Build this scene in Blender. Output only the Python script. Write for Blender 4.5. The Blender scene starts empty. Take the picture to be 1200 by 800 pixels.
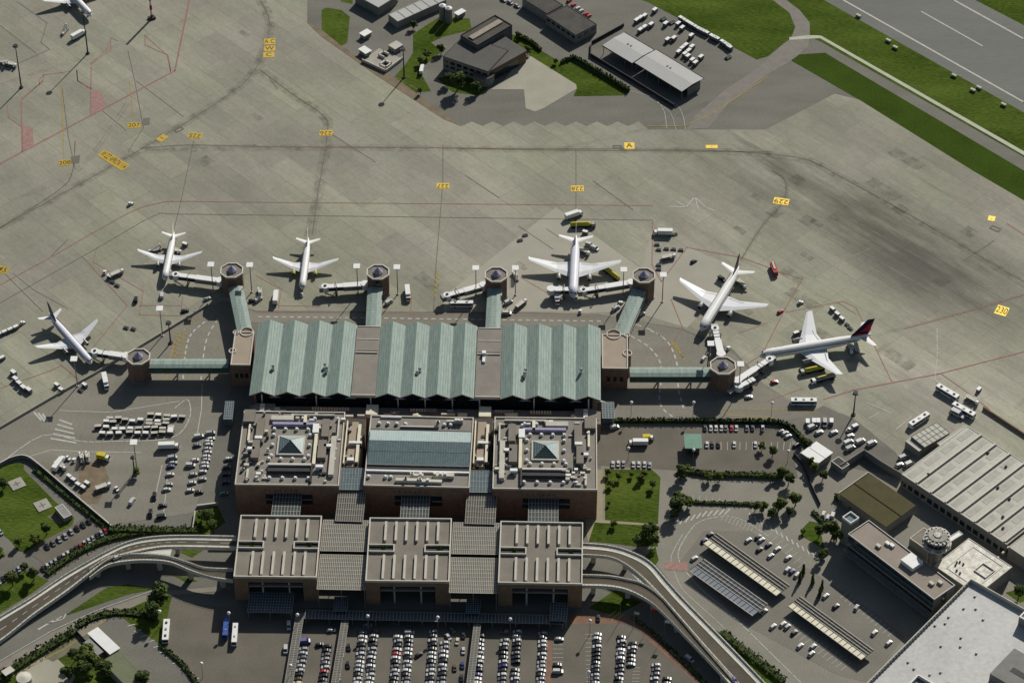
import bpy, bmesh, math, random
from mathutils import Vector, Matrix
random.seed(7)
R = math.radians
S = bpy.context.scene
COL = S.collection
# camera: an aircraft window about 1 km above the airfield, looking 42 degrees down through a long lens
PITCH, FOC, ALT = R(42), 3376.0, 993.0
SP, CP = math.sin(PITCH), math.cos(PITCH)
Y0 = ALT * CP / SP

def P(x, y, z=0.0):
    """survey point of the place: plan position at height z"""
    a, b = (x - 600) / FOC, (400 - y) / FOC
    d = (a, CP + b * SP, -SP + b * CP)
    t = (z - ALT) / d[2]
    return Vector((d[0] * t, d[1] * t - Y0, z))

def PL(pts, z=0.0):
    return [P(p[0], p[1], z) for p in pts]

# ------------------------------------------------------------------ materials
MATS = {}
KEEP = {'grass', 'grass_dark', 'leaves', 'leaves_dark', 'leaves_yellow', 'yellow_paint', 'stand_yellow', 'yellow_green_tank', 'skylight_lilac', 'parapet_stone', 'pale_paving', 'apron_concrete_new', 'copper_green', 'viaduct_kerb'}
def nd(nt, typ, **kw):
    n = nt.nodes.new(typ)
    for k, v in kw.items():
        if k in n.inputs.keys() if isinstance(k, str) else False: n.inputs[k].default_value = v
        else: setattr(n, k, v)
    return n

def mat(name, col, var=0.18, scale=0.25, fine=3.0, rough=0.8, metal=0.0, tint=None, spec=0.12, stretch=None, bump=0.0):
    if name in MATS: return MATS[name]
    if max(col) < .6 and name not in KEEP:
        col = tuple(c * .78 for c in col); tint = tuple(c * .78 for c in tint) if tint else None
    m = bpy.data.materials.new(name); m.use_nodes = True
    nt = m.node_tree; b = nt.nodes['Principled BSDF']
    b.inputs['Roughness'].default_value = rough; b.inputs['Metallic'].default_value = metal
    b.inputs['Specular IOR Level'].default_value = spec
    g = nt.nodes.new('ShaderNodeNewGeometry')
    mp = nt.nodes.new('ShaderNodeMapping')
    if stretch:
        mp.inputs['Rotation'].default_value = (0, 0, stretch[0]); mp.inputs['Scale'].default_value = (stretch[1], stretch[2], 1)
    nt.links.new(g.outputs['Position'], mp.inputs['Vector'])
    n1 = nt.nodes.new('ShaderNodeTexNoise'); n1.inputs['Scale'].default_value = scale; n1.inputs['Detail'].default_value = 5
    n2 = nt.nodes.new('ShaderNodeTexNoise'); n2.inputs['Scale'].default_value = fine; n2.inputs['Detail'].default_value = 3
    for n in (n1, n2): nt.links.new(mp.outputs[0], n.inputs['Vector'])
    add = nt.nodes.new('ShaderNodeMath'); add.operation = 'ADD'
    nt.links.new(n1.outputs[0], add.inputs[0]); nt.links.new(n2.outputs[0], add.inputs[1])
    r = nt.nodes.new('ShaderNodeMapRange'); r.inputs[1].default_value = 0.7; r.inputs[2].default_value = 1.3
    nt.links.new(add.outputs[0], r.inputs[0])
    mx = nt.nodes.new('ShaderNodeMix'); mx.data_type = 'RGBA'
    c2 = tint or tuple(c * (1 + var) for c in col)
    c1 = tuple(c * (1 - var) for c in col)
    mx.inputs[6].default_value = (*c1, 1); mx.inputs[7].default_value = (*c2, 1)
    nt.links.new(r.outputs[0], mx.inputs[0]); nt.links.new(mx.outputs[2], b.inputs['Base Color'])
    if bump:
        bp = nt.nodes.new('ShaderNodeBump'); bp.inputs['Strength'].default_value = bump; bp.inputs['Distance'].default_value = 0.3
        nt.links.new(n2.outputs[0], bp.inputs['Height']); nt.links.new(bp.outputs[0], b.inputs['Normal'])
    MATS[name] = m
    return m

def hexc(r, g, b):  # sRGB 0-255 -> linear
    f = lambda c: (c / 255 / 12.92) if c <= 10 else ((c / 255 + 0.055) / 1.055) ** 2.4
    return (f(r), f(g), f(b))

def paint_mat():
    m = mat('car_paint', (0.5, 0.5, 0.5), rough=0.3, spec=0.5)
    nt = m.node_tree; b = nt.nodes['Principled BSDF']
    oi = nt.nodes.new('ShaderNodeObjectInfo')
    nt.links.new(oi.outputs['Color'], b.inputs['Base Color'])
    return m

# ------------------------------------------------------------------ mesh builder
class MB:
    def __init__(s): s.v = []; s.f = []; s.mi = []; s.mats = []; s.sm = []
    def _m(s, m):
        if m not in s.mats: s.mats.append(m)
        return s.mats.index(m)
    def add(s, vs, fs, m, smooth=False):
        o = len(s.v); s.v += [tuple(v) for v in vs]; k = s._m(m)
        for f in fs: s.f.append([i + o for i in f]); s.mi.append(k); s.sm.append(smooth)
    def poly(s, pts, m):
        s.add(pts, [list(range(len(pts)))], m)
    def box(s, x0, x1, y0, y1, z0, z1, m, rz=0.0, c=None):
        vs = [Vector((x, y, z)) for z in (z0, z1) for x, y in ((x0, y0), (x1, y0), (x1, y1), (x0, y1))]
        if rz:
            c = c or Vector(((x0 + x1) / 2, (y0 + y1) / 2, 0)); M = Matrix.Rotation(rz, 4, 'Z')
            vs = [M @ (v - c) + c for v in vs]
        s.add(vs, [[3, 2, 1, 0], [4, 5, 6, 7], [0, 1, 5, 4], [1, 2, 6, 5], [2, 3, 7, 6], [3, 0, 4, 7]], m)
    def cbox(s, cx, cy, z0, lx, ly, lz, m, rz=0.0):
        s.box(cx - lx / 2, cx + lx / 2, cy - ly / 2, cy + ly / 2, z0, z0 + lz, m, rz)
    def prism(s, pts, z0, z1, m, mtop=None):
        n = len(pts)
        vs = [(p[0], p[1], z0) for p in pts] + [(p[0], p[1], z1) for p in pts]
        s.add(vs, [[i, (i + 1) % n, n + (i + 1) % n, n + i] for i in range(n)] + [list(range(n))[::-1]], m)
        s.add([(p[0], p[1], z1) for p in pts], [list(range(n))], mtop or m)
    def loft(s, rings, m, cap=True, smooth=True, closed=True):
        n = len(rings[0]); vs = [v for r in rings for v in r]; fs = []
        for a in range(len(rings) - 1):
            for i in range(n if closed else n - 1):
                j = (i + 1) % n
                fs.append([a * n + i, a * n + j, (a + 1) * n + j, (a + 1) * n + i])
        s.add(vs, fs, m, smooth)
        if cap:
            s.add(rings[0], [list(range(n))[::-1]], m); s.add(rings[-1], [list(range(n))], m)
    def cyl(s, x, y, z0, z1, r0, r1, m, n=10, smooth=True, rot=0.0):
        ring = lambda z, r: [(x + r * math.cos(rot + 2 * math.pi * i / n), y + r * math.sin(rot + 2 * math.pi * i / n), z) for i in range(n)]
        s.loft([ring(z0, r0), ring(z1, max(r1, 0.01))], m, True, smooth)
    def tube(s, a, b, r0, r1, m, n=6):
        a, b = Vector(a), Vector(b); d = (b - a).normalized()
        u = d.cross(Vector((0, 0, 1)) if abs(d.z) < .9 else Vector((1, 0, 0))).normalized(); w = d.cross(u)
        ring = lambda c, r: [c + u * r * math.cos(2 * math.pi * i / n) + w * r * math.sin(2 * math.pi * i / n) for i in range(n)]
        s.loft([ring(a, r0), ring(b, r1)], m)
    def side(s, prof, m):
        """closed side profile [(x, z, half width)] extruded across y"""
        n = len(prof)
        vs = [(x, -w, z) for x, z, w in prof] + [(x, w, z) for x, z, w in prof]
        s.add(vs, [list(range(n)), list(range(n, 2 * n))[::-1]] + [[i, n + i, n + (i + 1) % n, (i + 1) % n] for i in range(n)], m)
    def build(s, name, parent=None, loc=None, recalc=True):
        me = bpy.data.meshes.new(name); me.from_pydata(s.v, [], s.f)
        for m in s.mats: me.materials.append(m)
        for p, k, q in zip(me.polygons, s.mi, s.sm): p.material_index = k; p.use_smooth = q
        if recalc:
            bm = bmesh.new(); bm.from_mesh(me); bmesh.ops.recalc_face_normals(bm, faces=bm.faces); bm.to_mesh(me); bm.free()
        o = bpy.data.objects.new(name, me); COL.objects.link(o)
        if parent is not None: o.parent = parent
        if loc is not None: o.location = loc
        return o

def tag(o, label=None, cat=None, group=None, kind=None):
    if label: o['label'] = label
    if cat: o['category'] = cat
    if group: o['group'] = group
    if kind: o['kind'] = kind
    return o
def thing(name, label, cat, loc=(0, 0, 0), rz=0.0, group=None):
    o = bpy.data.objects.new(name, None); COL.objects.link(o); o.empty_display_size = 0.5
    o.location = loc; o.rotation_euler = (0, 0, rz)
    return tag(o, label, cat, group)
def copy_tree(o, parent=None):
    c = o.copy(); COL.objects.link(c); c.parent = parent
    for ch in KIDS.get(o.name, []):
        k = copy_tree(ch, c)
    return c
KIDS = {}
def register(o):
    KIDS[o.name] = [c for c in o.children]
    for c in o.children: register(c)
def rect(name, label, cat, A, B, C, h, group=None):
    """a rectangular building from three roof corners at height h; local x runs A->B, y towards C"""
    a, b, c = P(*A, h), P(*B, h), P(*C, h)
    ux = (b - a); w = ux.length; ux.normalize(); uy = Vector((-ux.y, ux.x, 0)); d = (c - a).dot(uy)
    t = thing(name, label, cat, (a.x, a.y, 0), math.atan2(ux.y, ux.x), group)
    return t, w, d
def to_local(t, p):
    M = Matrix.Translation(t.location) @ Matrix.Rotation(t.rotation_euler.z, 4, 'Z')
    return M.inverted() @ Vector(p)
def heading(x, y, dx, dy):
    a, b = P(x, y), P(x + dx, y + dy)
    return math.atan2(b.y - a.y, b.x - a.x)
def ring_box(mb, w, d, z0, z1, t, m, x0=0, y0=0):
    mb.box(x0, x0 + w, y0, y0 + t, z0, z1, m); mb.box(x0, x0 + w, y0 + d - t, y0 + d, z0, z1, m)
    mb.box(x0, x0 + t, y0 + t, y0 + d - t, z0, z1, m); mb.box(x0 + w - t, x0 + w, y0 + t, y0 + d - t, z0, z1, m)
def smooth(pts, n=6):
    out = []; m = len(pts)
    for i in range(m - 1):
        p0, p1, p2, p3 = [pts[max(0, min(m - 1, i + k))] for k in (-1, 0, 1, 2)]
        for j in range(n):
            t = j / n
            out.append(tuple(0.5 * (2 * b + (c - a) * t + (2 * a - 5 * b + 4 * c - d) * t * t + (3 * b - a - 3 * c + d) * t ** 3) for a, b, c, d in zip(p0, p1, p2, p3)))
    out.append(tuple(pts[-1])); return out
ORD = ['first', 'second', 'third', 'fourth', 'fifth', 'sixth', 'seventh', 'eighth', 'ninth', 'tenth', 'eleventh', 'twelfth', 'thirteenth', 'fourteenth', 'fifteenth', 'sixteenth']

SUN, SKY = 5.0, 0.052
# ---- palette (albedos)
CONC = mat('concrete_light', (0.40, 0.38, 0.32), .15)
PARA = mat('parapet_stone', (0.50, 0.475, 0.41), .12)
BRICK = mat('brick', (0.27, 0.175, 0.125), .25, .4, 6)
BRICK2 = mat('brick_pale', (0.30, 0.19, 0.12), .2, .4, 6)
TOWERBR = mat('tower_brick', (0.22, 0.15, 0.115), .2, .5, 5)
COPPER = mat('copper_green', (0.225, 0.28, 0.25), .20, .5, 1.6, rough=.6, stretch=(.5, 1.6, .22))
COPDARK = mat('copper_green_glass', (0.045, 0.10, 0.075), .3, .3, 2, rough=.35, spec=.5)
ROOFBR = mat('roof_felt_brown', (0.268, 0.245, 0.212), .14, .15, 2)
ROOFTAN = mat('roof_gravel_tan', (0.40, 0.33, 0.255), .1, .15, 2)
ROOFGREY = mat('roof_felt_grey', (0.24, 0.215, 0.18), .18, .15, 2)
ROOFDK = mat('roof_dark', (0.085, 0.08, 0.07), .3, .15, 1.5)
GLASS = mat('dark_glass', (0.02, 0.03, 0.04), .4, .5, 2, rough=.12, spec=.8)
GLASSB = mat('blue_glass', (0.11, 0.165, 0.175), .2, .5, 2, rough=.2, spec=.7)
GLASSL = mat('pale_glass', (0.40, 0.50, 0.48), .12, .4, 2, rough=.3, spec=.6)
METAL = mat('grey_metal', (0.30, 0.30, 0.29), .15, .5, 3, rough=.5, metal=.3)
DARKM = mat('dark_steel', (0.05, 0.05, 0.05), .3, .5, 3, rough=.6)
WHITE = mat('white_paint', (0.68, 0.68, 0.66), .06, .3, 2, rough=.4)
CREAM = mat('cream_paint', (0.62, 0.58, 0.44), .1, .3, 2, rough=.6)
RUBBER = mat('rubber', (0.02, 0.02, 0.02), .2)
YELLOW = mat('yellow_paint', (0.50, 0.40, 0.03), .15, .8, 3, rough=.5)
YGREEN = mat('yellow_green_tank', (0.42, 0.42, 0.06), .15, .8, 3, rough=.4)
RED = mat('red_paint', (0.40, 0.03, 0.03), .2, .8, 3, rough=.5)
BLUE = mat('blue_paint', (0.06, 0.12, 0.42), .15, .8, 3, rough=.4)
LILAC = mat('skylight_lilac', (0.30, 0.28, 0.40), .1, .8, 3, rough=.3)
TRUNK = mat('bark', (0.09, 0.065, 0.045), .25)
OLIVE = mat('roof_olive', (0.085, 0.075, 0.03), .18, .15, 1.5)
BULB = mat('white_globe', (0.8, 0.8, 0.78), .03, rough=.3)
PAINT = paint_mat()
# ------------------------------------------------------------------ ground, roads, grass, markings (the setting)
RWV = P(1200, 120) - P(987.5, 0); RWA = math.atan2(RWV.y, RWV.x)

def apron_material():
    m = bpy.data.materials.new('apron_concrete'); m.use_nodes = True
    nt = m.node_tree; L = nt.links.new; b = nt.nodes['Principled BSDF']; b.inputs['Roughness'].default_value = .85; b.inputs['Specular IOR Level'].default_value = .2
    g = nt.nodes.new('ShaderNodeNewGeometry')
    mp = nt.nodes.new('ShaderNodeMapping'); mp.vector_type = 'POINT'; mp.inputs['Rotation'].default_value = (0, 0, -RWA)
    L(g.outputs['Position'], mp.inputs['Vector'])
    def noise(scale, sx=1, sy=1, detail=5, rough=.55, src=None):
        q = nt.nodes.new('ShaderNodeMapping'); q.inputs['Scale'].default_value = (sx, sy, 1); L((src or mp).outputs[0], q.inputs['Vector'])
        n = nt.nodes.new('ShaderNodeTexNoise'); n.inputs['Scale'].default_value = scale; n.inputs['Detail'].default_value = detail; n.inputs['Roughness'].default_value = rough
        L(q.outputs[0], n.inputs['Vector']); return n.outputs[0]
    def mr(v, a, b2, c, d):
        r = nt.nodes.new('ShaderNodeMapRange'); L(v, r.inputs[0])
        for i, x in enumerate((a, b2, c, d)): r.inputs[i + 1].default_value = x
        return r.outputs[0]
    def mul(a, c):
        k = nt.nodes.new('ShaderNodeMath'); k.operation = 'MULTIPLY'; L(a, k.inputs[0])
        if isinstance(c, (int, float)): k.inputs[1].default_value = c
        else: L(c, k.inputs[1])
        return k.outputs[0]
    # slab joints + slab to slab tone
    br = nt.nodes.new('ShaderNodeTexBrick'); br.offset = 0; L(mp.outputs[0], br.inputs['Vector'])
    br.inputs['Scale'].default_value = 1; br.inputs['Brick Width'].default_value = 7.5; br.inputs['Row Height'].default_value = 7.5; br.inputs['Mortar Size'].default_value = .16
    br.inputs['Color1'].default_value = (.965, .965, .965, 1); br.inputs['Color2'].default_value = (1.015, 1.015, 1.015, 1); br.inputs['Mortar'].default_value = (.90, .895, .88, 1)
    fac = mr(noise(.008, 1, 1, 4), .32, .68, .90, 1.12)
    fac = mul(fac, mr(noise(.03, .45, 1.1, 6, .62), .3, .7, .86, 1.13))
    fac = mul(fac, mr(noise(.1, .35, 1.4, 6, .6), .32, .68, .93, 1.07))
    fac = mul(fac, mr(noise(.45, .6, 1.2, 8, .75), .3, .7, .86, 1.13))
    fac = mul(fac, mr(noise(1.6, .5, 1, 5, .8), .3, .7, .88, 1.10))
    # rubber and fuel staining: long dark smears where aircraft taxi, broken by noise
    rot = Matrix.Rotation(-RWA, 3, 'Z')
    for (px, py, lx, ly, amt) in ((1010, 262, 80, 24, .70), (1045, 295, 110, 48, .76), (965, 228, 62, 12, .80), (1075, 325, 60, 20, .82), (1120, 345, 60, 22, .90), (1120, 215, 60, 14, .85), (840, 185, 60, 18, .9), (100, 110, 120, 12, .88), (203, 305, 14, 12, .86), (357, 305, 14, 12, .88), (88, 395, 14, 14, .86), (505, 345, 12, 12, .9), (850, 352, 18, 16, .88), (950, 405, 18, 16, .88), (300, 95, 30, 60, .92), (1100, 440, 150, 55, 1.3), (770, 300, 60, 45, 1.12)):
        c = rot @ P(px, py)
        q = nt.nodes.new('ShaderNodeMapping'); q.inputs['Location'].default_value = (-c.x / lx, -c.y / ly, 0); q.inputs['Scale'].default_value = (1 / lx, 1 / ly, 0)
        L(mp.outputs[0], q.inputs['Vector'])
        ln = nt.nodes.new('ShaderNodeVectorMath'); ln.operation = 'LENGTH'; L(q.outputs[0], ln.inputs[0])
        ad = nt.nodes.new('ShaderNodeMath'); ad.operation = 'ADD'; L(ln.outputs['Value'], ad.inputs[0]); L(mr(noise(.05, .3, 1.6, 6, .65), .2, .8, -.9, .9), ad.inputs[1])
        fac = mul(fac, mr(ad.outputs[0], .2, 1.15, amt, 1.0))
    vm = nt.nodes.new('ShaderNodeMix'); vm.data_type = 'RGBA'; vm.inputs[6].default_value = (.240, .239, .178, 1); vm.inputs[7].default_value = (.262, .249, .203, 1)
    L(mr(noise(.012, 1, 1, 4), .38, .62, 0, 1), vm.inputs[0])
    v1 = nt.nodes.new('ShaderNodeVectorMath'); v1.operation = 'MULTIPLY'; L(vm.outputs[2], v1.inputs[0]); L(br.outputs['Color'], v1.inputs[1]); br2 = nt.nodes.new('ShaderNodeTexBrick'); br2.offset = .37; L(mp.outputs[0], br2.inputs['Vector']); br2.inputs['Scale'].default_value = 1; br2.inputs['Brick Width'].default_value = 45; br2.inputs['Row Height'].default_value = 15; br2.inputs['Mortar Size'].default_value = .25; br2.inputs['Color1'].default_value = (.90, .90, .905, 1); br2.inputs['Color2'].default_value = (1.06, 1.055, 1.04, 1); br2.inputs['Mortar'].default_value = (.87, .865, .85, 1); v3 = nt.nodes.new('ShaderNodeVectorMath'); v3.operation = 'MULTIPLY'; L(v1.outputs[0], v3.inputs[0]); L(br2.outputs['Color'], v3.inputs[1])
    v2 = nt.nodes.new('ShaderNodeVectorMath'); v2.operation = 'SCALE'; L(v3.outputs[0], v2.inputs[0]); L(fac, v2.inputs['Scale'])
    L(v2.outputs[0], b.inputs['Base Color'])
    return m
APR = apron_material()
ASPH = mat('asphalt', (0.185, 0.178, 0.15), .22, .05, 1.5, stretch=(RWA, .5, 1.4))
ASPHR = mat('asphalt_old', (0.245, 0.23, 0.188), .2, .06, 1.5, stretch=(0, .4, 1.3))
ASPHD = mat('asphalt_dark', (0.19, 0.178, 0.15), .2, .08, 1.5)
ROADDK = mat('viaduct_asphalt', (0.115, 0.10, 0.075), .2, .1, 1.5)
RUNW = mat('runway_asphalt', (0.18, 0.182, 0.165), .14, .03, 1.0, stretch=(-RWA, .15, 1.5))
GRASS = mat('grass', (0.034, 0.064, 0.008), .3, .045, .9, tint=(0.092, 0.126, 0.024), spec=0.0, stretch=(-RWA, .4, 1.4), bump=.8)
GRASSD = mat('grass_dark', (0.040, 0.066, 0.011), .25, .05, .8, spec=0.0, bump=.4)  # duller, darker green of its own, apart from the brighter grass
PADC = mat('pad_concrete', (0.40, 0.38, 0.30), .12, .08, 1.5)
PALE = mat('pale_path', (0.50, 0.52, 0.40), .12, .2, 2)
PAVE = mat('pale_paving', (0.44, 0.42, 0.36), .12, .2, 2)
PARKA = mat('car_park_asphalt', (0.165, 0.148, 0.118), .2, .06, 1.5)
DIRT = mat('dirt', (0.21, 0.165, 0.11), .3, .2, 2)
WLINE = mat('white_line', (0.54, 0.53, 0.48), .2, .5, 3)
YLINE = mat('yellow_line', (0.42, 0.31, 0.06), .22, .5, 3)
RLINE = mat('red_line', (0.34, 0.17, 0.14), .25, .5, 3)
DLINE = mat('dark_line', (0.165, 0.15, 0.12), .25, .5, 3)
REDPAD = mat('red_pad', (0.36, 0.22, 0.195), .25, .5, 3)

b = MB(); b.poly([(-9000, -9000, -.03), (9000, -9000, -.03), (9000, 9000, -.03), (-9000, 9000, -.03)], ASPH)
tag(b.build('ground', recalc=False), 'grey brown asphalt ground between the buildings', 'ground', kind='structure')
_layer = {}
ASPHL = mat('asphalt_light', (0.27, 0.255, 0.21), .16, .05, 1.2)
def sheet(name, polys, m, z, label):
    b = MB()
    for pts in polys:
        vs = [P(p[0], p[1], 0) for p in pts]
        vs = [Vector((v.x, v.y, z)) for v in vs]
        ar = sum(vs[i].x * vs[(i + 1) % len(vs)].y - vs[(i + 1) % len(vs)].x * vs[i].y for i in range(len(vs)))
        if ar < 0: vs.reverse()
        b.poly(vs, m)
    return tag(b.build(name, recalc=False), label, name.replace('_', ' '), kind='structure')

zig = []
for i in range(9): zig += [(541 + i * 24.4, 148), (553 + i * 24.4, 142.5)]
sheet('apron', [[(-90, -60), (360, -60), (360, 27)] + zig + [(760, 152), (897, 152), (978, 110), (1007, 117), (1140, 200), (1200, 235), (1320, 300), (1320, 640), (1065, 562), (1050, 530), (1000, 490), (985, 484), (940, 478), (895, 450), (860, 410), (800, 385), (740, 375), (700, 368), (600, 366), (300, 364), (262, 352), (245, 357), (110, 440), (0, 503), (-90, 550)]], APR, 0.0, 'pale concrete apron where the airliners park')
sheet('apron', [[(519, 348), (651, 243), (765, 325), (745, 366), (700, 366), (520, 364)], [(766, 262), (765, 300), (806, 290), (870, 316), (805, 384), (745, 366), (748, 330)]], mat('apron_concrete_new', (.315, .30, .245), .10, .06, 1.2), .02, 'paler newer concrete apron around the central stands')
sheet('service_road', [[(245, 357), (262, 352), (300, 366), (560, 367), (700, 369), (745, 376), (800, 387), (860, 415), (900, 455), (945, 479), (985, 485), (945, 492), (900, 493), (700, 490), (704, 384), (292, 378), (262, 482), (228, 600), (131, 615), (95, 588), (45, 545), (33, 536), (0, 543), (-60, 570), (-60, 535), (0, 503), (110, 440)]], ASPHR, .03, 'brown grey service road around the terminal')
sheet('road', [[(965, 475), (1000, 492), (1020, 505), (1052, 535), (1048, 552), (1012, 532), (985, 546), (950, 522), (930, 500), (905, 495), (940, 488)]], ASPHD, .045, 'dark asphalt parking bay beside the bus stands')
sheet('road', [[(704, 492), (945, 490), (985, 546), (1056, 560), (1180, 640), (1230, 650), (1230, 830), (905, 830), (800, 700), (760, 650), (704, 612)]], ASPHL, .015, 'light grey roads around the staff car parks and hangar')
sheet('taxiway', [[(905, -30), (925, -30), (921, 0), (937, 12), (949, 27), (949, 43), (947, 55), (927, 72), (905, 84), (855, 120), (830, 150), (805, 152), (815, 135), (850, 105), (888, 80), (915, 54), (927, 45), (932, 32), (925, 15), (905, 0)]], mat('taxi_asphalt', (.235, .215, .19), .15), .03, 'narrow grey road curving to the runway')
sheet('runway', [[(965, 0), (900, -36), (1080, -40), (1142, 0), (1200, 30), (1330, 105), (1330, 205), (1200, 132)]], RUNW, .03, 'grey runway crossing the top right corner')
sheet('grass', [[(377, 12), (382, 9), (400, 12), (410, 20), (407, 50), (400, 54), (377, 35)], [(392, -20), (415, -20), (413, 5), (400, 2)],
  [(484, 40), (515, 20), (550, 22), (553, 35), (520, 43), (505, 50), (518, 60), (500, 75), (490, 80), (505, 107), (485, 109), (462, 90), (475, 76), (484, 62)],
  [(512, 92), (530, 108), (560, 112), (572, 104), (545, 85)],
  [(592, 38), (605, 42), (660, 75), (670, 70), (737, 108), (730, 112), (672, 113), (676, 104), (675, 99), (622, 66), (600, 50)],
  [(752, 0), (760, 3), (887, 70), (900, 66), (915, 54), (927, 45), (932, 32), (925, 15), (905, 0), (905, -30), (740, -30)],
  [(921, 0), (921, -24), (965, 0), (1200, 132), (1330, 205), (1330, 262), (1200, 184), (962, 49), (949, 43), (949, 27), (937, 12)],
  [(1142, 0), (1080, -40), (1330, -40), (1330, 105), (1200, 30)],
  [(-80, 580), (0, 549), (13, 542), (28, 542), (28, 550), (64, 587), (81, 600), (87, 606), (85, 615), (53, 632), (30, 647), (21, 645), (13, 634), (0, 623), (-80, 590)],
  [(-60, 718), (0, 686), (30, 667), (57, 680), (37, 695), (0, 718), (-60, 755)],
  [(78, 719), (125, 688), (150, 684), (182, 690), (150, 696), (80, 720)], [(130, 711), (180, 700), (202, 697), (197, 720), (190, 755), (184, 752), (150, 728)],
  [(203, 643), (238, 644), (225, 653)], [(200, 672), (232, 680), (220, 683)], [(228, 600), (255, 592), (264, 612), (240, 628), (226, 627)],
  [(697, 612), (771, 616), (771, 640), (745, 640), (715, 636), (690, 634)], [(709, 550), (764, 550), (774, 559), (771, 614), (709, 609)],
  [(938, 621), (949, 610), (960, 613), (966, 643), (952, 635), (939, 628)], [(62, 772), (98, 757), (120, 775), (140, 790), (140, 812), (85, 812)],
  [(838, 737), (870, 756), (916, 795), (930, 812), (905, 812), (862, 775)], [(1178, 694), (1200, 688), (1212, 700), (1195, 706)], [(752, 655), (768, 640), (772, 656), (764, 668)],
  [(690, 712), (722, 690), (752, 705), (720, 722)], [(10, 785), (26, 776), (22, 800), (0, 800), (0, 790)]], GRASS, .035, 'green grass between the pavements and runway')
sheet('grass', [[(927, 71), (937, 64), (967, 62), (975, 67), (1200, 200), (1330, 272), (1330, 300), (1200, 235), (1140, 200), (1007, 117)]], GRASSD, .035, 'dull dark green grass strip beside the apron')
sheet('path', [[(925, 44), (948, 41.5), (962, 42), (1200, 177.5), (1330, 251), (1330, 256), (1200, 182), (961, 45), (925, 47)]], PALE, .05, 'pale green white path running beside the runway')
sheet('path', [[(696, 550), (706, 550), (706, 609), (771, 614), (771, 616), (697, 612), (689, 636), (686, 612)]], mat('sandy_path', (.34, .30, .2), .12), .055, 'sandy path around the lawn')
sheet('pad', [[(575, 105), (590, 95), (600, 82), (622, 66), (675, 99), (676, 104), (637, 127), (627, 131), (616, 127), (614, 105)]], PADC, .05, 'pale concrete pad behind the apron edge')
sheet('pad', [[(26, 780), (56, 760), (68, 772), (88, 792), (80, 812), (36, 812), (22, 795)]], PADC, .05, 'pale concrete yard in the bottom left corner')
sheet('pad', [[(50, 769), (86, 740), (98, 755), (62, 775)]], mat('pad_dull', (.19, .18, .12), .2), .055, 'dull gravel plot below the slip road')
sheet('car_park', [[(200, 703), (255, 710), (690, 716), (745, 722), (838, 812), (245, 812), (190, 757)], [(30, 647), (53, 632), (85, 615), (110, 600), (131, 618), (60, 668), (45, 655)], [(700, 500), (925, 500), (935, 560), (700, 545)]], PARKA, .04, 'worn asphalt car park surface')
sheet('car_park', [[(795, 660), (825, 622), (880, 622), (1030, 720), (1060, 745), (1020, 800), (980, 790), (880, 735)]], mat('staff_asphalt', (.225, .21, .175), .16, .05, 1.2), .05, 'staff car park around the solar carports')
sheet('pavement', [[(673, 717), (690, 718), (745, 722), (841, 812), (829, 812), (738, 730), (670, 731), (660, 731)], [(639, 746), (647, 746), (647, 812), (640, 812)]], mat('terracotta_paving', (.24, .145, .10), .2), .06, 'terracotta paving along the car park edge')
sheet('pavement', [[(-60, 795), (0, 776), (60, 741), (115, 716), (180, 693), (270, 686), (270, 691), (182, 699), (130, 722), (80, 757), (0, 800), (-60, 830)]], mat('slip_asphalt', (.27, .25, .20), .14), .045, 'ground level slip road below the viaduct')
sheet('dirt', [[(92, 545), (120, 540), (128, 560), (115, 590), (95, 590)], [(55, 605), (70, 598), (85, 606), (70, 614)], [(360, 27), (377, 35), (400, 54), (470, 96), (540, 148), (520, 140), (440, 88), (375, 42)]], DIRT, .06, 'bare brown dirt patches and verge')

# painted markings
def strips(name, lines, m, z, label):
    b = MB()
    for width, pts in lines:
        q = [P(*p) for p in pts]
        for i in range(len(q) - 1):
            d = (q[i + 1] - q[i]); 
            if d.length < .01: continue
            d.normalize(); n = Vector((-d.y, d.x, 0)) * width / 2; e = d * width * .3
            b.poly([(*(v.xy), z) for v in (q[i] - n - e, q[i + 1] - n + e, q[i + 1] + n + e, q[i] + n - e)], m)
    return tag(b.build(name, recalc=False), label, 'road marking', kind='structure')
def dashes(pts, n, on, width):
    q = smooth(pts, 8); out = []; tot = 0; seg = []
    for i in range(len(q) - 1):
        l = math.dist(q[i], q[i + 1]); seg.append((tot, l)); tot += l
    def at(s):
        for i, (a, l) in enumerate(seg):
            if s <= a + l or i == len(seg) - 1:
                t = (s - a) / max(l, 1e-6); return tuple(q[i][k] + (q[i + 1][k] - q[i][k]) * t for k in (0, 1))
    for i in range(n):
        s = i * tot / n; out.append((width, [at(s), at(min(tot, s + on * tot / n))]))
    return out
sm = smooth
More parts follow.
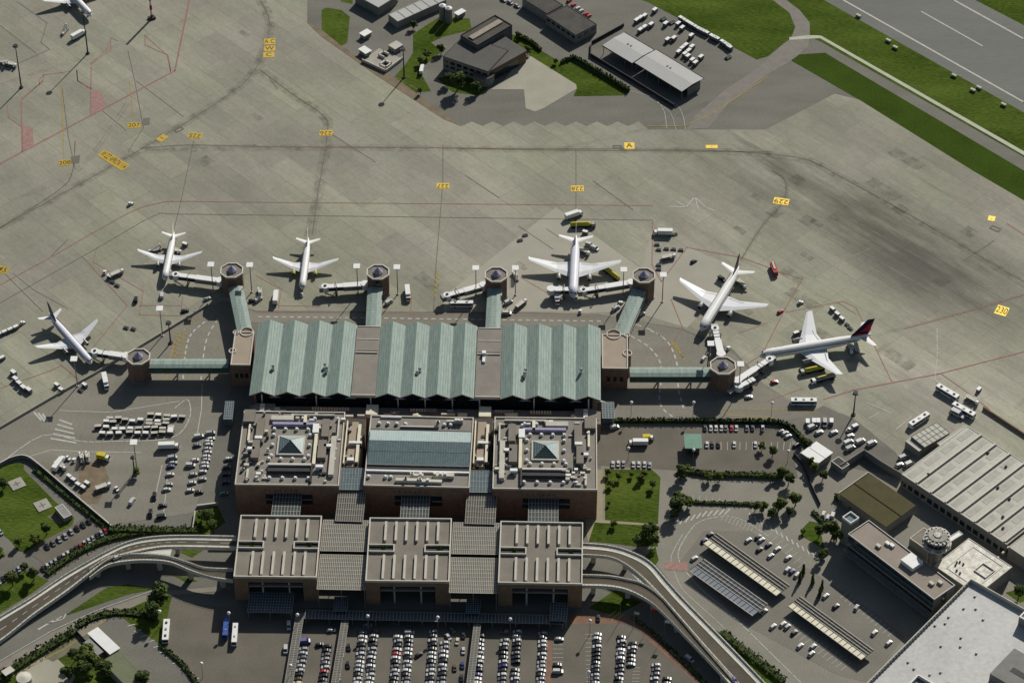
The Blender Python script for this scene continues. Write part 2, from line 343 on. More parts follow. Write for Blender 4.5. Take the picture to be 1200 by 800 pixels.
strips('red_marking', [(.9, [(222, 0), (205, 83), (0, 192)]), (.5, sm([(0, 334), (62, 300), (150, 250), (187, 238), (212, 236), (300, 237), (765, 241)], 4)),
  (.5, [(107, 0 + 78), (106, 135), (0, 0 + 192)][:2]), (.36, [(98, 20 + 60), (115, 290)][:1] + [(98, 301)][:0]), (.6, [(25, 118), (26, 178)]), (.5, [(50, 95), (26, 117)]), (.5, [(90, 82), (91, 95), (107, 105)]), (.36, [(106, 76), (130, 58), (130, 47)]), (.36, [(170, 42), (196, 65), (200, 84)]),
  (.5, [(0, 455), (60, 434), (72, 428), (98, 450)]), (.36, [(97, 301), (149, 358), (115, 400), (80, 440)]), (.36, [(113, 292), (109, 307), (168, 341), (163, 369), (212, 370), (214, 347)]), (.35, [(163, 358), (212, 358)]),
  (.36, [(300, 323), (330, 339), (325, 369)]), (.36, [(326, 358), (375, 359)]), (.4, [(300, 366), (700, 371)]), (.4, [(483, 342), (481, 369)]), (.36, [(610, 325), (648, 347)]), (.5, [(765, 258), (764, 310), (775, 330), (805, 290)]), (.5, [(805, 290), (870, 302), (918, 320), (940, 327), (920, 362), (893, 415), (870, 430)]),
  (.5, [(786, 350), (800, 384), (780, 415)]), (.4, [(866, 390), (900, 378)]), (.36, [(920, 366), (988, 353), (1003, 360), (1045, 447)]), (.36, [(981, 354), (1003, 368)]), (.7, [(965, 468), (1000, 457), (1100, 438), (1200, 412)]), (.5, [(1060, 385), (1130, 366), (1178, 352), (1200, 345)]), (.5, [(1103, 438), (1140, 464), (1160, 480)]),
  (.4, [(940, 455), (900, 470)]), (.5, [(1180, 262), (1200, 275)]), (.45, [(106, 75), (125, 58), (130, 45), (138, 48)]), (.45, [(90, 83), (91, 95), (108, 104)]), (.45, [(25, 116), (50, 96), (51, 88), (81, 84)]), (.45, [(170, 41), (170, 53), (197, 65), (200, 84)]), (.4, [(46, 100), (47, 92), (52, 88)]), (.4, [(9, 124), (10, 138), (25, 148)]), (.4, [(115, 400), (97, 301)][:1]), (.35, [(300, 172), (600, 174)])], RLINE, .075, 'red stand boundary lines painted on the apron')
strips('dark_marking', [(.5, sm([(0, 267), (70, 222), (85, 200), (88, 165)], 5)), (.4, sm([(0, 355), (115, 290), (180, 253), (205, 251), (300, 252), (765, 258)], 4)), (.4, sm([(305, 0), (316, 30), (300, 80), (262, 115), (160, 178), (0, 267)], 6)), (.4, sm([(305, 82), (345, 112), (378, 135), (384, 155), (372, 230), (366, 275)], 6)),
  (.45, sm([(165, 174), (220, 170), (300, 171.5), (600, 174), (900, 180), (1000, 215), (1200, 330)], 5)), (.36, [(227, 165), (212, 236), (204, 268)]), (.36, [(519, 170), (519, 215), (511, 310), (508, 366)]), (.36, [(675, 175), (675, 275)]), (.5, sm([(905, 200), (920, 212), (918, 236), (893, 265), (868, 305)], 5)), (.5, [(695, 212), (742, 246)]),
  (.36, [(5, 320), (50, 365)]), (.36, [(72, 98), (80, 160), (88, 198)]), (.36, [(150, 60), (158, 95), (168, 150), (150, 178)]), (.4, [(0, 30), (42, 62)]), (.4, [(20, 2), (55, 27), (48, 50), (58, 58), (20, 75)]), (.4, [(545, 205), (585, 232)]), (.4, [(385, 155), (440, 190)]), (.35, [(120, 130), (148, 153)]), (.35, [(160, 95), (215, 137)]), (.35, [(315, 90), (325, 105)]),
  (.35, [(640, 268), (655, 278)]), (.4, [(608, 265), (648, 292)]), (.5, [(1130, 305), (1165, 282)]), (.4, [(60, 300), (80, 280)]), (.5, [(540, 174), (640, 176), (900, 178)]), (.3, [(80, 362), (40, 340), (15, 320)])], DLINE, .07, 'thin dark taxi guide lines on the apron')
wl = [(1.2, [(960, -15.5), (987.5, 0), (1200, 120), (1330, 193)]), (1.2, [(1030, -46), (1117, 0), (1200, 46), (1330, 118)]), (.9, [(1080, 14), (1151, 54)])]
wl += dashes([(303, 371), (500, 373.5), (709, 376.5)], 44, .42, .8)
wl += dashes([(240, 377), (222, 395), (215, 430), (215, 447)], 11, .5, .8) + dashes([(255, 400 - 26), (243, 395), (238, 420), (235, 450)], 9, .5, .7)
wl += dashes([(740, 394), (762, 408), (775, 430), (773, 470), (785, 486), (800, 492)], 15, .5, .8) + dashes([(762, 387), (782, 400), (793, 425), (795, 455), (802, 482)], 13, .5, .8) + dashes([(745, 380), (820, 420)][:1] + [(766, 388), (780, 398)], 3, .5, .7)
wl += [(.5, sm([(0, 543), (50, 510), (95, 517), (130, 517), (200, 513), (222, 490), (220, 468), (205, 478)], 4)), (.4, [(70, 481), (130, 483), (210, 470)]), (.4, [(30, 536), (60, 527), (100, 529), (165, 530)]), (.4, [(237, 450), (236, 480), (230, 515)]), (.4, [(190, 545), (180, 590)]), (.4, [(196, 560), (192, 600)])]
for i in range(5): wl.append((1.0, [(70 + i * 0 - i * 2.5, 492 + i * 5.4), (84 + i * 1.2, 497 + i * 5.4)]))
for i in range(3): wl.append((1.0, [(40 + i * 5, 483 + i * 1), (48 + i * 4, 492 + i * 1)]))
wl += [(.6, [(794, 237), (804, 243), (814, 231), (827, 243), (837, 247)]), (.6, [(784, 242), (803, 243)]), (.5, [(815, 233), (818, 244)]), (.5, [(1017, 472), (1044, 484)]), (.4, [(1018, 490), (1030, 484)]), (.4, [(1050, 503), (1068, 488)]), (.4, sm([(1098, 385), (1098, 420), (1096, 445), (1108, 455)], 4))]
wl += [(.3, sm([(739, 107), (765, 115), (778, 130), (781, 150)], 4)), (.3, sm([(765, 112), (790, 120), (800, 135), (803, 152)], 4)), (.25, sm([(770, 120), (786, 133), (792, 152)], 4))]
for i in range(10): wl.append((.7, [(790 + i * 6.6, 616 - i * 2.2 + (i > 5) * (i - 5) * 1.5), (794 + i * 6.8, 609 - i * 2 + (i > 5) * (i - 5) * 1.3)]))
for i in range(14): wl.append((.7, [(878 + i * 6.2, 601 + i * 3.9), (880 + i * 6.2, 606 + i * 3.9)]))
for i in range(14): wl.append((.25, [(845 + i * 7.4, 518), (845 + i * 7.3, 527)]))
wl += [(.45, sm([(938, 799), (888, 750), (855, 718), (822, 690), (800, 664), (795, 646), (809, 621), (822, 610), (850, 605), (872, 610), (900, 628)], 4)), (.3, sm([(918, 799), (870, 755), (830, 718), (800, 690), (789, 665), (787, 650), (800, 626)], 4)), (.3, [(1045, 590), (1060, 600)])]
for r, (x0, y0, x1, y1, n, dx, dy) in enumerate([(812, 580, 905, 592, 13, 0, 10), (812, 545 + 20, 905, 570, 0, 0, 0), (890, 617, 935, 665, 10, 9, -7), (915, 735, 985, 785, 14, 12, -9), (985, 700, 1040, 745, 12, 8, -6), (700, 560 + 183, 701, 798, 12, -14, 0), (742, 782, 741, 798, 5, 8, 0), (648, 755, 648, 775, 5, 12, 0), (845, 610, 880, 622, 9, 4, -8)]):
    for i in range(n):
        t = i / max(1, n - 1); a = (x0 + (x1 - x0) * t, y0 + (y1 - y0) * t); wl.append((.2, [a, (a[0] + dx, a[1] + dy)]))
wl += [(.35, [(0, 774), (60, 739), (115, 714), (180, 691)]), (.35, [(38, 762), (90, 738), (120, 716)])]
wl += [(.9, [(45, 737), (62, 727)]), (.6, [(66, 726), (72, 722)]), (.5, [(56, 730), (74, 725), (77, 719)])]
for i in range(11): wl.append((.5, [(150 + i * 7.5, 733 + i * 6.3), (158 + i * 7.5, 731 + i * 6.3)]))
strips('white_marking', wl, WLINE, .085, 'white painted lines on runway and roads')
yl = [(.5, [(760, 148), (802, 148), (835, 133), (900, 90)]), (.4, [(0, 800), (80, 757), (130, 722)]), (.4, [(835, 480), (920, 480), (960, 483)]), (.5, [(850, 486), (905, 489)]), (.35, [(72, 98), (75, 185)]), (.35, [(152, 95), (157, 145)]), (.4, sm([(205, 418), (207, 400), (222, 380), (235, 373)], 4)), (.4, sm([(195, 450), (197, 430), (205, 400)], 3))]
for i in range(9): yl.append((.5, [(203 + i * .2, 428 - i * 5), (214 + i * .8, 428 - i * 4.4)]))
for i in range(7): yl.append((.6, [(785 + i * 2.5, 400 + i * 3), (793 + i * 1.6, 404 + i * 3)]))
for i in range(6): yl.append((.6, [(512 - i, 318 + i * 5), (515 - i, 322 + i * 5)]))
wl2 = None
yl += [(.6, [(712, 722), (722, 716)]), (.6, [(717, 726), (726, 717)]), (.6, [(745 - 14, 720), (740 - 16, 724)])]
strips('yellow_marking', yl, YLINE, .09, 'yellow painted lines and hatching')
sheet('red_pad', [[(106, 105), (119, 107), (124, 126), (108, 134)], [(26, 147), (38, 150), (40, 172), (27, 178)], [(779, 658), (806, 658), (806, 669), (779, 667)]], REDPAD, .1, 'faded red painted parking blocks and crossing')
sheet('asphalt_patch', [[(213, 365), (222, 360), (243, 360), (262, 352), (235, 372), (216, 373)][:0] or [(168, 139), (176, 138), (175, 146), (167, 147)], [(83, 184), (94, 182), (93, 191), (84, 192)]], ASPH, .1, 'small dark repair patches by the stand numbers')
def ground_text(s, x, y, w, ang_px, label, plate=(15, 7), col=YELLOW, tcol=DLINE):
    """a yellow stand number block painted on the apron"""
    rz = heading(x, y, *ang_px); c = P(x, y)
    t = thing('stand_marking', label, 'ground marking', (c.x, c.y, 0), rz); t['kind'] = 'structure'
    k = 2.27 * (y + 2640) / 3040; W, Hh = plate[0] / k, plate[1] / (k * .67)
    b = MB(); b.poly([(-W / 2, -Hh / 2, .10), (W / 2, -Hh / 2, .10), (W / 2, Hh / 2, .10), (-W / 2, Hh / 2, .10)], mat('stand_yellow', (.33, .24, .05), .2, 1.2, 4, .6, 2)); b.build('plate', t, recalc=False)
    fc = bpy.data.curves.new('digits', 'FONT'); fc.body = s; fc.size = Hh * .95; fc.align_x = 'CENTER'; fc.align_y = 'CENTER'; fc.extrude = 0; fc.offset = .04
    o = bpy.data.objects.new('digits', fc); COL.objects.link(o)
    me = bpy.data.meshes.new_from_object(o.evaluated_get(bpy.context.evaluated_depsgraph_get())); COL.objects.unlink(o); bpy.data.objects.remove(o)
    me.materials.clear(); me.materials.append(mat('stand_digit', (.10, .07, .015), .2))
    xs = [v.co.x for v in me.vertices] or [0]; sc = min(1.0, W * .92 / max(.1, max(xs) - min(xs)))
    q = bpy.data.objects.new('digits', me); COL.objects.link(q); q.parent = t; q.location = (0, 0, .115); q.scale = (sc, 1, 1)
for a in (('208', 76, 191, 15, (10, -1), 'yellow stand number block 208 left of the long yellow message'), ('207', 157, 147, 15, (10, -.4), 'yellow stand number block 207 beside a dark repair patch'), ('225', 228.5, 159, 15, (-10, -1), 'yellow number block 225 on the line above the upper left jet', (16, 7)), ('226', 382, 156, 15, (-10, 0), 'yellow number block 226 on the guide line of the second jet'),
          ('227', 519, 218, 15, (-10, 0), 'yellow number block 227 between the second and fourth stands'), ('228', 676.5, 221, 15, (-10, 0), 'yellow number block 228 directly behind the jet with the tanker'), ('229', 915.5, 236, 16, (-10, -1.5), 'yellow number block 229 tilted slightly above the dark tailed jet', (18, 8)), ('45', 3, 316, 12, (10, 3), 'yellow block cut by the left edge of the picture', (14, 8))):
    ground_text(*a)
ground_text('W ZZ APRON 114', 133, 188, 40, (30, 19), 'long slanted yellow message block with dark letters on the apron', (44, 9))
ground_text('A C', 316, 49, 12, (10, -.5), 'orange three line block on the apron near its upper edge', (13, 8)); ground_text('W', 316, 57, 12, (10, -.5), 'second line of the orange block below the first', (13, 7)); ground_text('C', 315, 64.5, 12, (10, -.5), 'lowest line of the orange block on the guide line', (13, 7))
ground_text('A', 737.5, 171, 12, (10, 0), 'orange square block beside the small dark outlined box', (12, 8)); ground_text('230', 1174, 364, 14, (10, 3), 'yellow number block by the right edge of the apron', (14, 11)); ground_text('I', 190, 162, 12, (10, -7), 'small plain yellow patch right of the long yellow message', (13, 6)); ground_text('-', 834, 172, 12, (10, 0), 'faint orange patch on the taxi line near the asphalt', (14, 4)); ground_text('-', 1162, 256, 12, (10, 2), 'faint orange patch beside the right hand dark outlined box', (8, 6))
for (x, y, w, h, dx, dy) in ((209.5, 152, 11, 4.5, 10, -4.5), (723.5, 172, 11, 3.6, 10, 0), (1166.5, 268, 12, 5, 10, 4)):
    rz = heading(x, y, dx, dy); c = P(x, y); b = MB(); k = 2.1; W, Hh = w / k, h / (k * .67)
    ring_box(b, W, Hh, .095, .1, .7, DLINE, -W / 2, -Hh / 2); o = b.build('outlined_box_marking'); o.location = c; o.rotation_euler.z = rz; tag(o, 'dark outlined box painted on the apron', 'ground marking', kind='structure')

def worn(name, col, dens):
    m = mat(name, col, rough=.9); nt = m.node_tree; b = nt.nodes['Principled BSDF']; g = nt.nodes.new('ShaderNodeNewGeometry')
    n = nt.nodes.new('ShaderNodeTexNoise'); n.inputs['Scale'].default_value = .18; n.inputs['Detail'].default_value = 6; nt.links.new(g.outputs['Position'], n.inputs['Vector'])
    r = nt.nodes.new('ShaderNodeMapRange'); r.inputs[1].default_value = .35; r.inputs[2].default_value = .7; r.inputs[3].default_value = 0; r.inputs[4].default_value = dens
    nt.links.new(n.outputs[0], r.inputs[0]); nt.links.new(r.outputs[0], b.inputs['Alpha']); return m
PJ = worn('pale_joint', (.55, .53, .45), .5)
strips('pale_joints', [(.5, [(x0, y0), (x0 + L_, y0 - L_ * .43)]) for x0, y0, L_ in ((0, 150, 230), (0, 130, 150), (20, 152, 160), (0, 118, 90), (60, 108, 130), (0, 255, 120), (120, 210, 90), (250, 60, 60), (420, 300, 120), (520, 352, 130), (1010, 470, 80), (1120, 480, 80), (930, 330, 90))] + [(.45, [(x0, y0), (x0 + L_, y0 + L_ * .565)]) for x0, y0, L_ in ((900, 150, 300), (880, 190, 200), (960, 200, 240), (930, 250, 260), (1000, 330, 180), (860, 240, 120), (300, 60, 120), (320, 100, 90), (410, 60, 80), (450, 120, 60))], PJ, .061, 'pale worn joints between apron slabs')
TYRE = worn('tyre_wear', (.13, .125, .10), .16)
trk = []
for pts in ([(305, 0), (316, 30), (300, 80), (262, 115), (160, 178), (0, 267)], [(305, 82), (345, 112), (378, 135), (384, 155), (372, 230), (360, 290)], [(165, 176), (300, 173), (600, 175), (900, 181), (1000, 216), (1200, 332)], [(905, 200), (920, 212), (918, 236), (893, 265), (862, 315)], [(150, 120), (90, 200), (0, 240)], [(1200, 345), (1130, 366), (1030, 392)], [(640, 178), (760, 150), (830, 120)], [(0, 100), (120, 60), (230, 20)]):
    q = smooth(pts, 5); trk.append((1.2, [(x - 1.6, y - .6) for x, y in q])); trk.append((1.0, [(x + 1.8, y + .6) for x, y in q])); trk.append((6, q)) if len(pts) > 5 else None
strips('tyre_marks', trk, TYRE, .062, 'faint tyre marks along the taxi routes')
patches = []
rr = random.Random(3)
for k in range(26):
    x, y = rr.choice([(rr.uniform(10, 980), rr.uniform(20, 330)), (rr.uniform(860, 1180), rr.uniform(170, 440))])
    if 360 < x < 960 and y < 160: continue
    a = heading(x, y, 10, 5.6); c = P(x, y); w_, h_ = rr.choice([(7.5, 7.5), (15, 7.5), (7.5, 3.7), (22, 7.5)])
    patches.append((c, a, w_, h_))
b = MB()
for c, a, w_, h_ in patches: b.box(c.x - w_ / 2, c.x + w_ / 2, c.y - h_ / 2, c.y + h_ / 2, .04, .055, worn('slab_patch', (.17, .165, .14), .18), RWA)
tag(b.build('slab_patches'), 'repaired and stained slabs in the apron', 'apron', kind='structure')
# ------------------------------------------------------------------ the terminal
HG = 17.0
def pieces(name, t, boxes):
    for bb in boxes:
        b = MB(); b.box(min(bb[0], bb[1]), max(bb[0], bb[1]), *bb[2:]); b.build(name, t)
hall, HW, HD = rect('terminal_hall', 'long terminal hall under three green copper zigzag roofs facing the apron', 'terminal', (292, 463), (704, 469), (304.5, 379), HG)
def hx(px): return to_local(hall, P(px, 463 + (px - 292) * 6 / 412, HG)).x
b = MB(); b.box(1.5, HW - 1.5, 4, HD - 3, 0, HG - .6, BRICK2); b.build('wall', hall)
b = MB(); b.box(3, HW - 3, 3.6, 3.98, 3, HG - 1.2, GLASS); b.build('window_wall', hall)
b = MB(); b.box(3, HW - 3, HD - 3, HD - 2.7, 5, HG - 1.2, GLASS); b.build('window_wall', hall)
for (a, c) in ((292, 411), (440, 556), (586, 704)):
    x0, x1 = hx(a), hx(c); n = 4; w = (x1 - x0) / n
    for side_, nm in ((0, 'roof_slope'), (1, 'roof_slope')): pass
    b = MB(); rd = MB()
    for i in range(n):
        l, m_, r = x0 + i * w, x0 + (i + .5) * w, x0 + (i + 1) * w
        f, k = 0.0, HD
        zr = HG + 2.8
        vs = [(l, f, HG), (m_, f, zr), (r, f, HG), (l, k, HG), (m_, k, zr), (r, k, HG)]
        b.add(vs, [[0, 1, 4, 3], [1, 2, 5, 4]], COPPER)
        lo = [(x, y, z - .5) for x, y, z in vs]
        b.add(lo, [[3, 4, 1, 0], [4, 5, 2, 1]], COPDARK)
        b.add([vs[0], vs[1], lo[1], lo[0]], [[0, 1, 2, 3]], PARA); b.add([vs[1], vs[2], lo[2], lo[1]], [[0, 1, 2, 3]], PARA)
        b.add([vs[3], vs[4], lo[4], lo[3]], [[0, 1, 2, 3]], COPPER); b.add([vs[4], vs[5], lo[5], lo[4]], [[0, 1, 2, 3]], COPPER)
        # standing seams on the copper
        for s2, (xa, xb, za, zb) in enumerate(((l, m_, HG, zr), (m_, r, zr, HG))):
            for q in range(1, 5):
                t = q / 5; x = xa + (xb - xa) * t; z = za + (zb - za) * t
                b.add([(x - .06, .05, z + .05), (x + .06, .05, z + .05), (x + .06, HD, z + .05), (x - .06, HD, z + .05)], [[0, 1, 2, 3]], mat('copper_seam', (.12, .22, .165), .2))
        rd.add([(m_ - .2, f, zr + .06), (m_ + .2, f, zr + .06), (m_ + .2, k, zr + .06), (m_ - .2, k, zr + .06)], [[0, 1, 2, 3]], mat('copper_pale', (.33, .45, .37), .1))
    b.build('zigzag_roof', hall, recalc=False); rd.build('ridge_cap', hall, recalc=False)
    b = MB()
    for i in range(n):
        l, m_, r = x0 + i * w, x0 + (i + .5) * w, x0 + (i + 1) * w
        b.prism([(l + .3, 3.4), (r - .3, 3.4), (r - .3, 3.58), (l + .3, 3.58)], HG - 1, HG - .4, GLASS)
        b.add([(l + .4, 3.5, HG - .5), (m_, 3.5, HG + 2.1), (r - .4, 3.5, HG - .5)], [[0, 1, 2]], GLASS)
        b.add([(r - 3.2, -.5, HG - .75), (r + 3.2, -.5, HG - .75), (r, -.1, HG - .55), (r, 1.0, HG - .75)], [[0, 1, 2], [0, 3, 1]], PARA)
    b.build('gable_glazing', hall, recalc=False)
for i in range(13):
    x = 6 + i * (HW - 12) / 12
    if i % 2 == 0 or 4 < i < 9:
        b = MB(); b.tube((x, 1.8, 8), (x, 1.8, HG - .8), .35, .35, WHITE, 8); b.build('column', hall)
for (px, py) in ((320, 430), (381, 428), (383, 432), (492, 433), (489, 437), (616, 434), (615, 438), (681, 434)):
    q = to_local(hall, P(px, py, HG + 2.6)); b = MB(); b.cbox(q.x, q.y, HG + .8, 1.3, 1.3, 2.6, WHITE); b.cyl(q.x, q.y, HG + 3.4, HG + 4.0, .9, .5, METAL, 8); b.build('roof_vent', hall)
for (a, c) in ((411, 440), (556, 586)):
    x0, x1 = hx(a) + .1, hx(c) - .1
    b = MB(); b.box(x0, x1, 1.0, HD - 2.2, HG - .5, HG + .7, ROOFBR); b.build('flat_roof', hall)
    pieces('parapet', hall, [(x0, x1, .4, .98, HG - .8, HG + .95, PARA), (x0 + .5, x1 - .5, HD * .78, HD * .78 + .4, HG + .7, HG + .95, PARA), (x0 + .3, x1 - .3, HD - 2.18, HD - 1.7, HG - .4, HG + 1.0, PARA)])
    pieces('roof_step', hall, [(x0 + .6, x1 - .6, HD * .6, HD * .6 + 1.5, HG + .7, HG + .75, DARKM), (x0 + .6, x1 - .6, HD * .6 - .6, HD * .6, HG + .7, HG + 1.3, PARA)])
b = MB()
for px in (486.5,):
    q = to_local(hall, P(567, 420, HG + 1)); b.cbox(q.x, q.y, HG + .7, 1.4, 6, 1.0, WHITE); b.cbox(q.x, q.y + 3, HG + .7, 2.0, 2.0, 2.2, WHITE)
b.build('roof_unit', hall)
# brick wings at either end of the hall
def wing(name, label, A, B, C, turrets):
    t, w, d = rect(name, label, 'terminal wing', A, B, C, 15)
    b = MB(); b.box(0, w, 0, d, 0, 14.2, BRICK); b.build('wall', t)
    b = MB(); b.box(.6, w - .6, .6, d - .6, 14.2, 14.5, ROOFTAN); b.build('roof', t)
    b = MB(); ring_box(b, w, d, 14.2, 15, .55, PARA)
    for (x, y, r) in turrets(w, d):
        n = 12
        for i in range(n):
            a = i * math.pi * 2 / n; a2 = (i + 1) * math.pi * 2 / n
            b.tube((x + r * math.cos(a), y + r * math.sin(a), 14.7), (x + r * math.cos(a2), y + r * math.sin(a2), 14.7), .35, .35, PARA, 5)
    b.build('parapet', t)
    for (x, y, r) in turrets(w, d): b = MB(); b.cyl(x, y, 0, 14.3, r - .2, r - .2, BRICK, 14); b.build('turret', t)
    for k in range(3):
        b = MB(); b.box(w * (.2 + .25 * k), w * (.2 + .25 * k) + 1.6, -.06, .1, 6 , 9, GLASS); b.build('window', t)
    return t
wing('terminal_wing', 'brick terminal wing with tan flat roof at the left end of the hall', (270, 427), (293, 427.3), (276, 388), lambda w, d: ((0, d * .42, 1.7), (w * .6, d, 3.3), (.6, d - .5, 1.5)))
wing('terminal_wing', 'brick terminal wing with tan flat roof at the right end of the hall', (705.5, 431), (736, 431.5), (706, 391), lambda w, d: ((w - .3, d * .45, 2.2), (w * .45, d, 3.6), (w - .4, d - .4, 1.4)))
# narrow plant yard between the hall and the blocks
t, w, d = rect('plant_deck', 'dark service deck with cream ducts between hall and rear blocks', 'service deck', (290, 489), (704, 496), (292, 476), 11)
b = MB(); b.box(0, w, 0, d + 1, 0, 10.6, ROOFGREY); b.build('deck', t)
b = MB()
for i in range(26): 
    x = 3 + random.random() * (w - 8); b = MB(); b.cbox(x, 1 + random.random() * (d - 2), 10.6, 2 + random.random() * 5, .8 + random.random(), .8 + random.random() * 1.5, random.choice([METAL, PARA, PARA, CREAM])); b.build('duct', t)
for k, f in enumerate((.335, .655)):
    b = MB(); b.box(w * f, w * f + 6, 1.5, d + .5, 10.7, 13.2, CREAM); b.build('stair_hood', t)
for x0, x1 in ((.18, .30), (.46, .52), (.70, .76), (.80, .87)):
    b = MB(); b.box(w * x0, w * x1, d * .75, d * .85, 10.7, 11.0, METAL)
    for i in range(int((x1 - x0) * w / 1.4)): b.cbox(w * x0 + .5 + i * 1.35, d * .8, 11.0, .9, .8, 1.6, PARA)
    b.build('louvre_bank', t)
b = MB(); b.prism([(w - 13, .5), (w - 4, .5), (w - 2, 3), (w - 2, d - 1), (w - 4, d + .5), (w - 13, d + .5)], 10.6, 12.8, PARA, ROOFBR)
for k in range(3): b.cbox(w - 7.5, 2 + k * 2.4, 12.8, 2.2, 1.4, .8, WHITE)
b.build('roof_house', t); b = MB(); b.prism([(4, .5), (13, .5), (13, d + .5), (4, d + .5), (2, d - 1), (2, 3)], 10.6, 12.8, PARA, ROOFBR)
for k in range(3): b.cbox(7, 2 + k * 2.4, 12.8, 2.2, 1.4, .8, WHITE)
b.build('roof_house', t)
for (name, A, B, C, lab) in (('glass_stair', (262, 491), (272, 491), (266, 470), 'small glazed stair tower left of the service deck'), ('glass_stair', (706, 490), (720, 490), (706.5, 471), 'small glazed stair tower right of the service deck')):
    t, w, d = rect(name, lab, 'stair tower', A, B, C, 5); b = MB(); b.box(0, w, 0, d, 0, 5, GLASSB); b.build('glazing', t)
    b = MB()
    for i in range(5): b.box(i * w / 4 - .1, i * w / 4 + .1, -.05, d + .05, 5, 5.12, METAL); 
    for i in range(8): b.box(0, w, i * d / 7 - .08, i * d / 7 + .08, 5.13, 5.2, METAL)
    b.build('frame', t)

def pyramid(t, cx, cy, s, z, h):
    b = MB(); b.box(cx - s / 2 - .8, cx + s / 2 + .8, cy - s / 2 - .8, cy + s / 2 + .8, z, z + .9, PAVE); o = b.build('skylight', t)
    b = MB(); v = [(cx - s / 2, cy - s / 2, z + .95), (cx + s / 2, cy - s / 2, z + .95), (cx + s / 2, cy + s / 2, z + .95), (cx - s / 2, cy + s / 2, z + .95), (cx, cy, z + h)]
    b.add(v, [[0, 1, 4]], mat('skylight_shade', (.05, .085, .09), .2, rough=.2, spec=.5)); b.add(v, [[3, 0, 4]], GLASSB); b.add(v, [[1, 2, 4], [2, 3, 4]], GLASSL)  # shading put into the pane colours: right and back pale, front dark
    b.build('pane', o)
    b = MB()
    for i in range(4): b.tube(v[i], v[4], .12, .12, METAL, 4)
    for k in range(1, 5):
        f = k / 5; pts = [tuple(Vector(v[i]).lerp(Vector(v[4]), f)) for i in range(4)]
        for i in range(4): b.tube(pts[i], pts[(i + 1) % 4], .06, .06, METAL, 4)
    b.build('frame', o)
def vents(t, pts, z, name='vent'):
    for (x, y) in pts:
        b = MB(); b.cbox(x, y, z, 1.5, 1.5, .7, PARA); b.cyl(x, y, z + .7, z + 1.5, 1.05, .6, WHITE, 8); b.build(name, t)
HB = 20.0
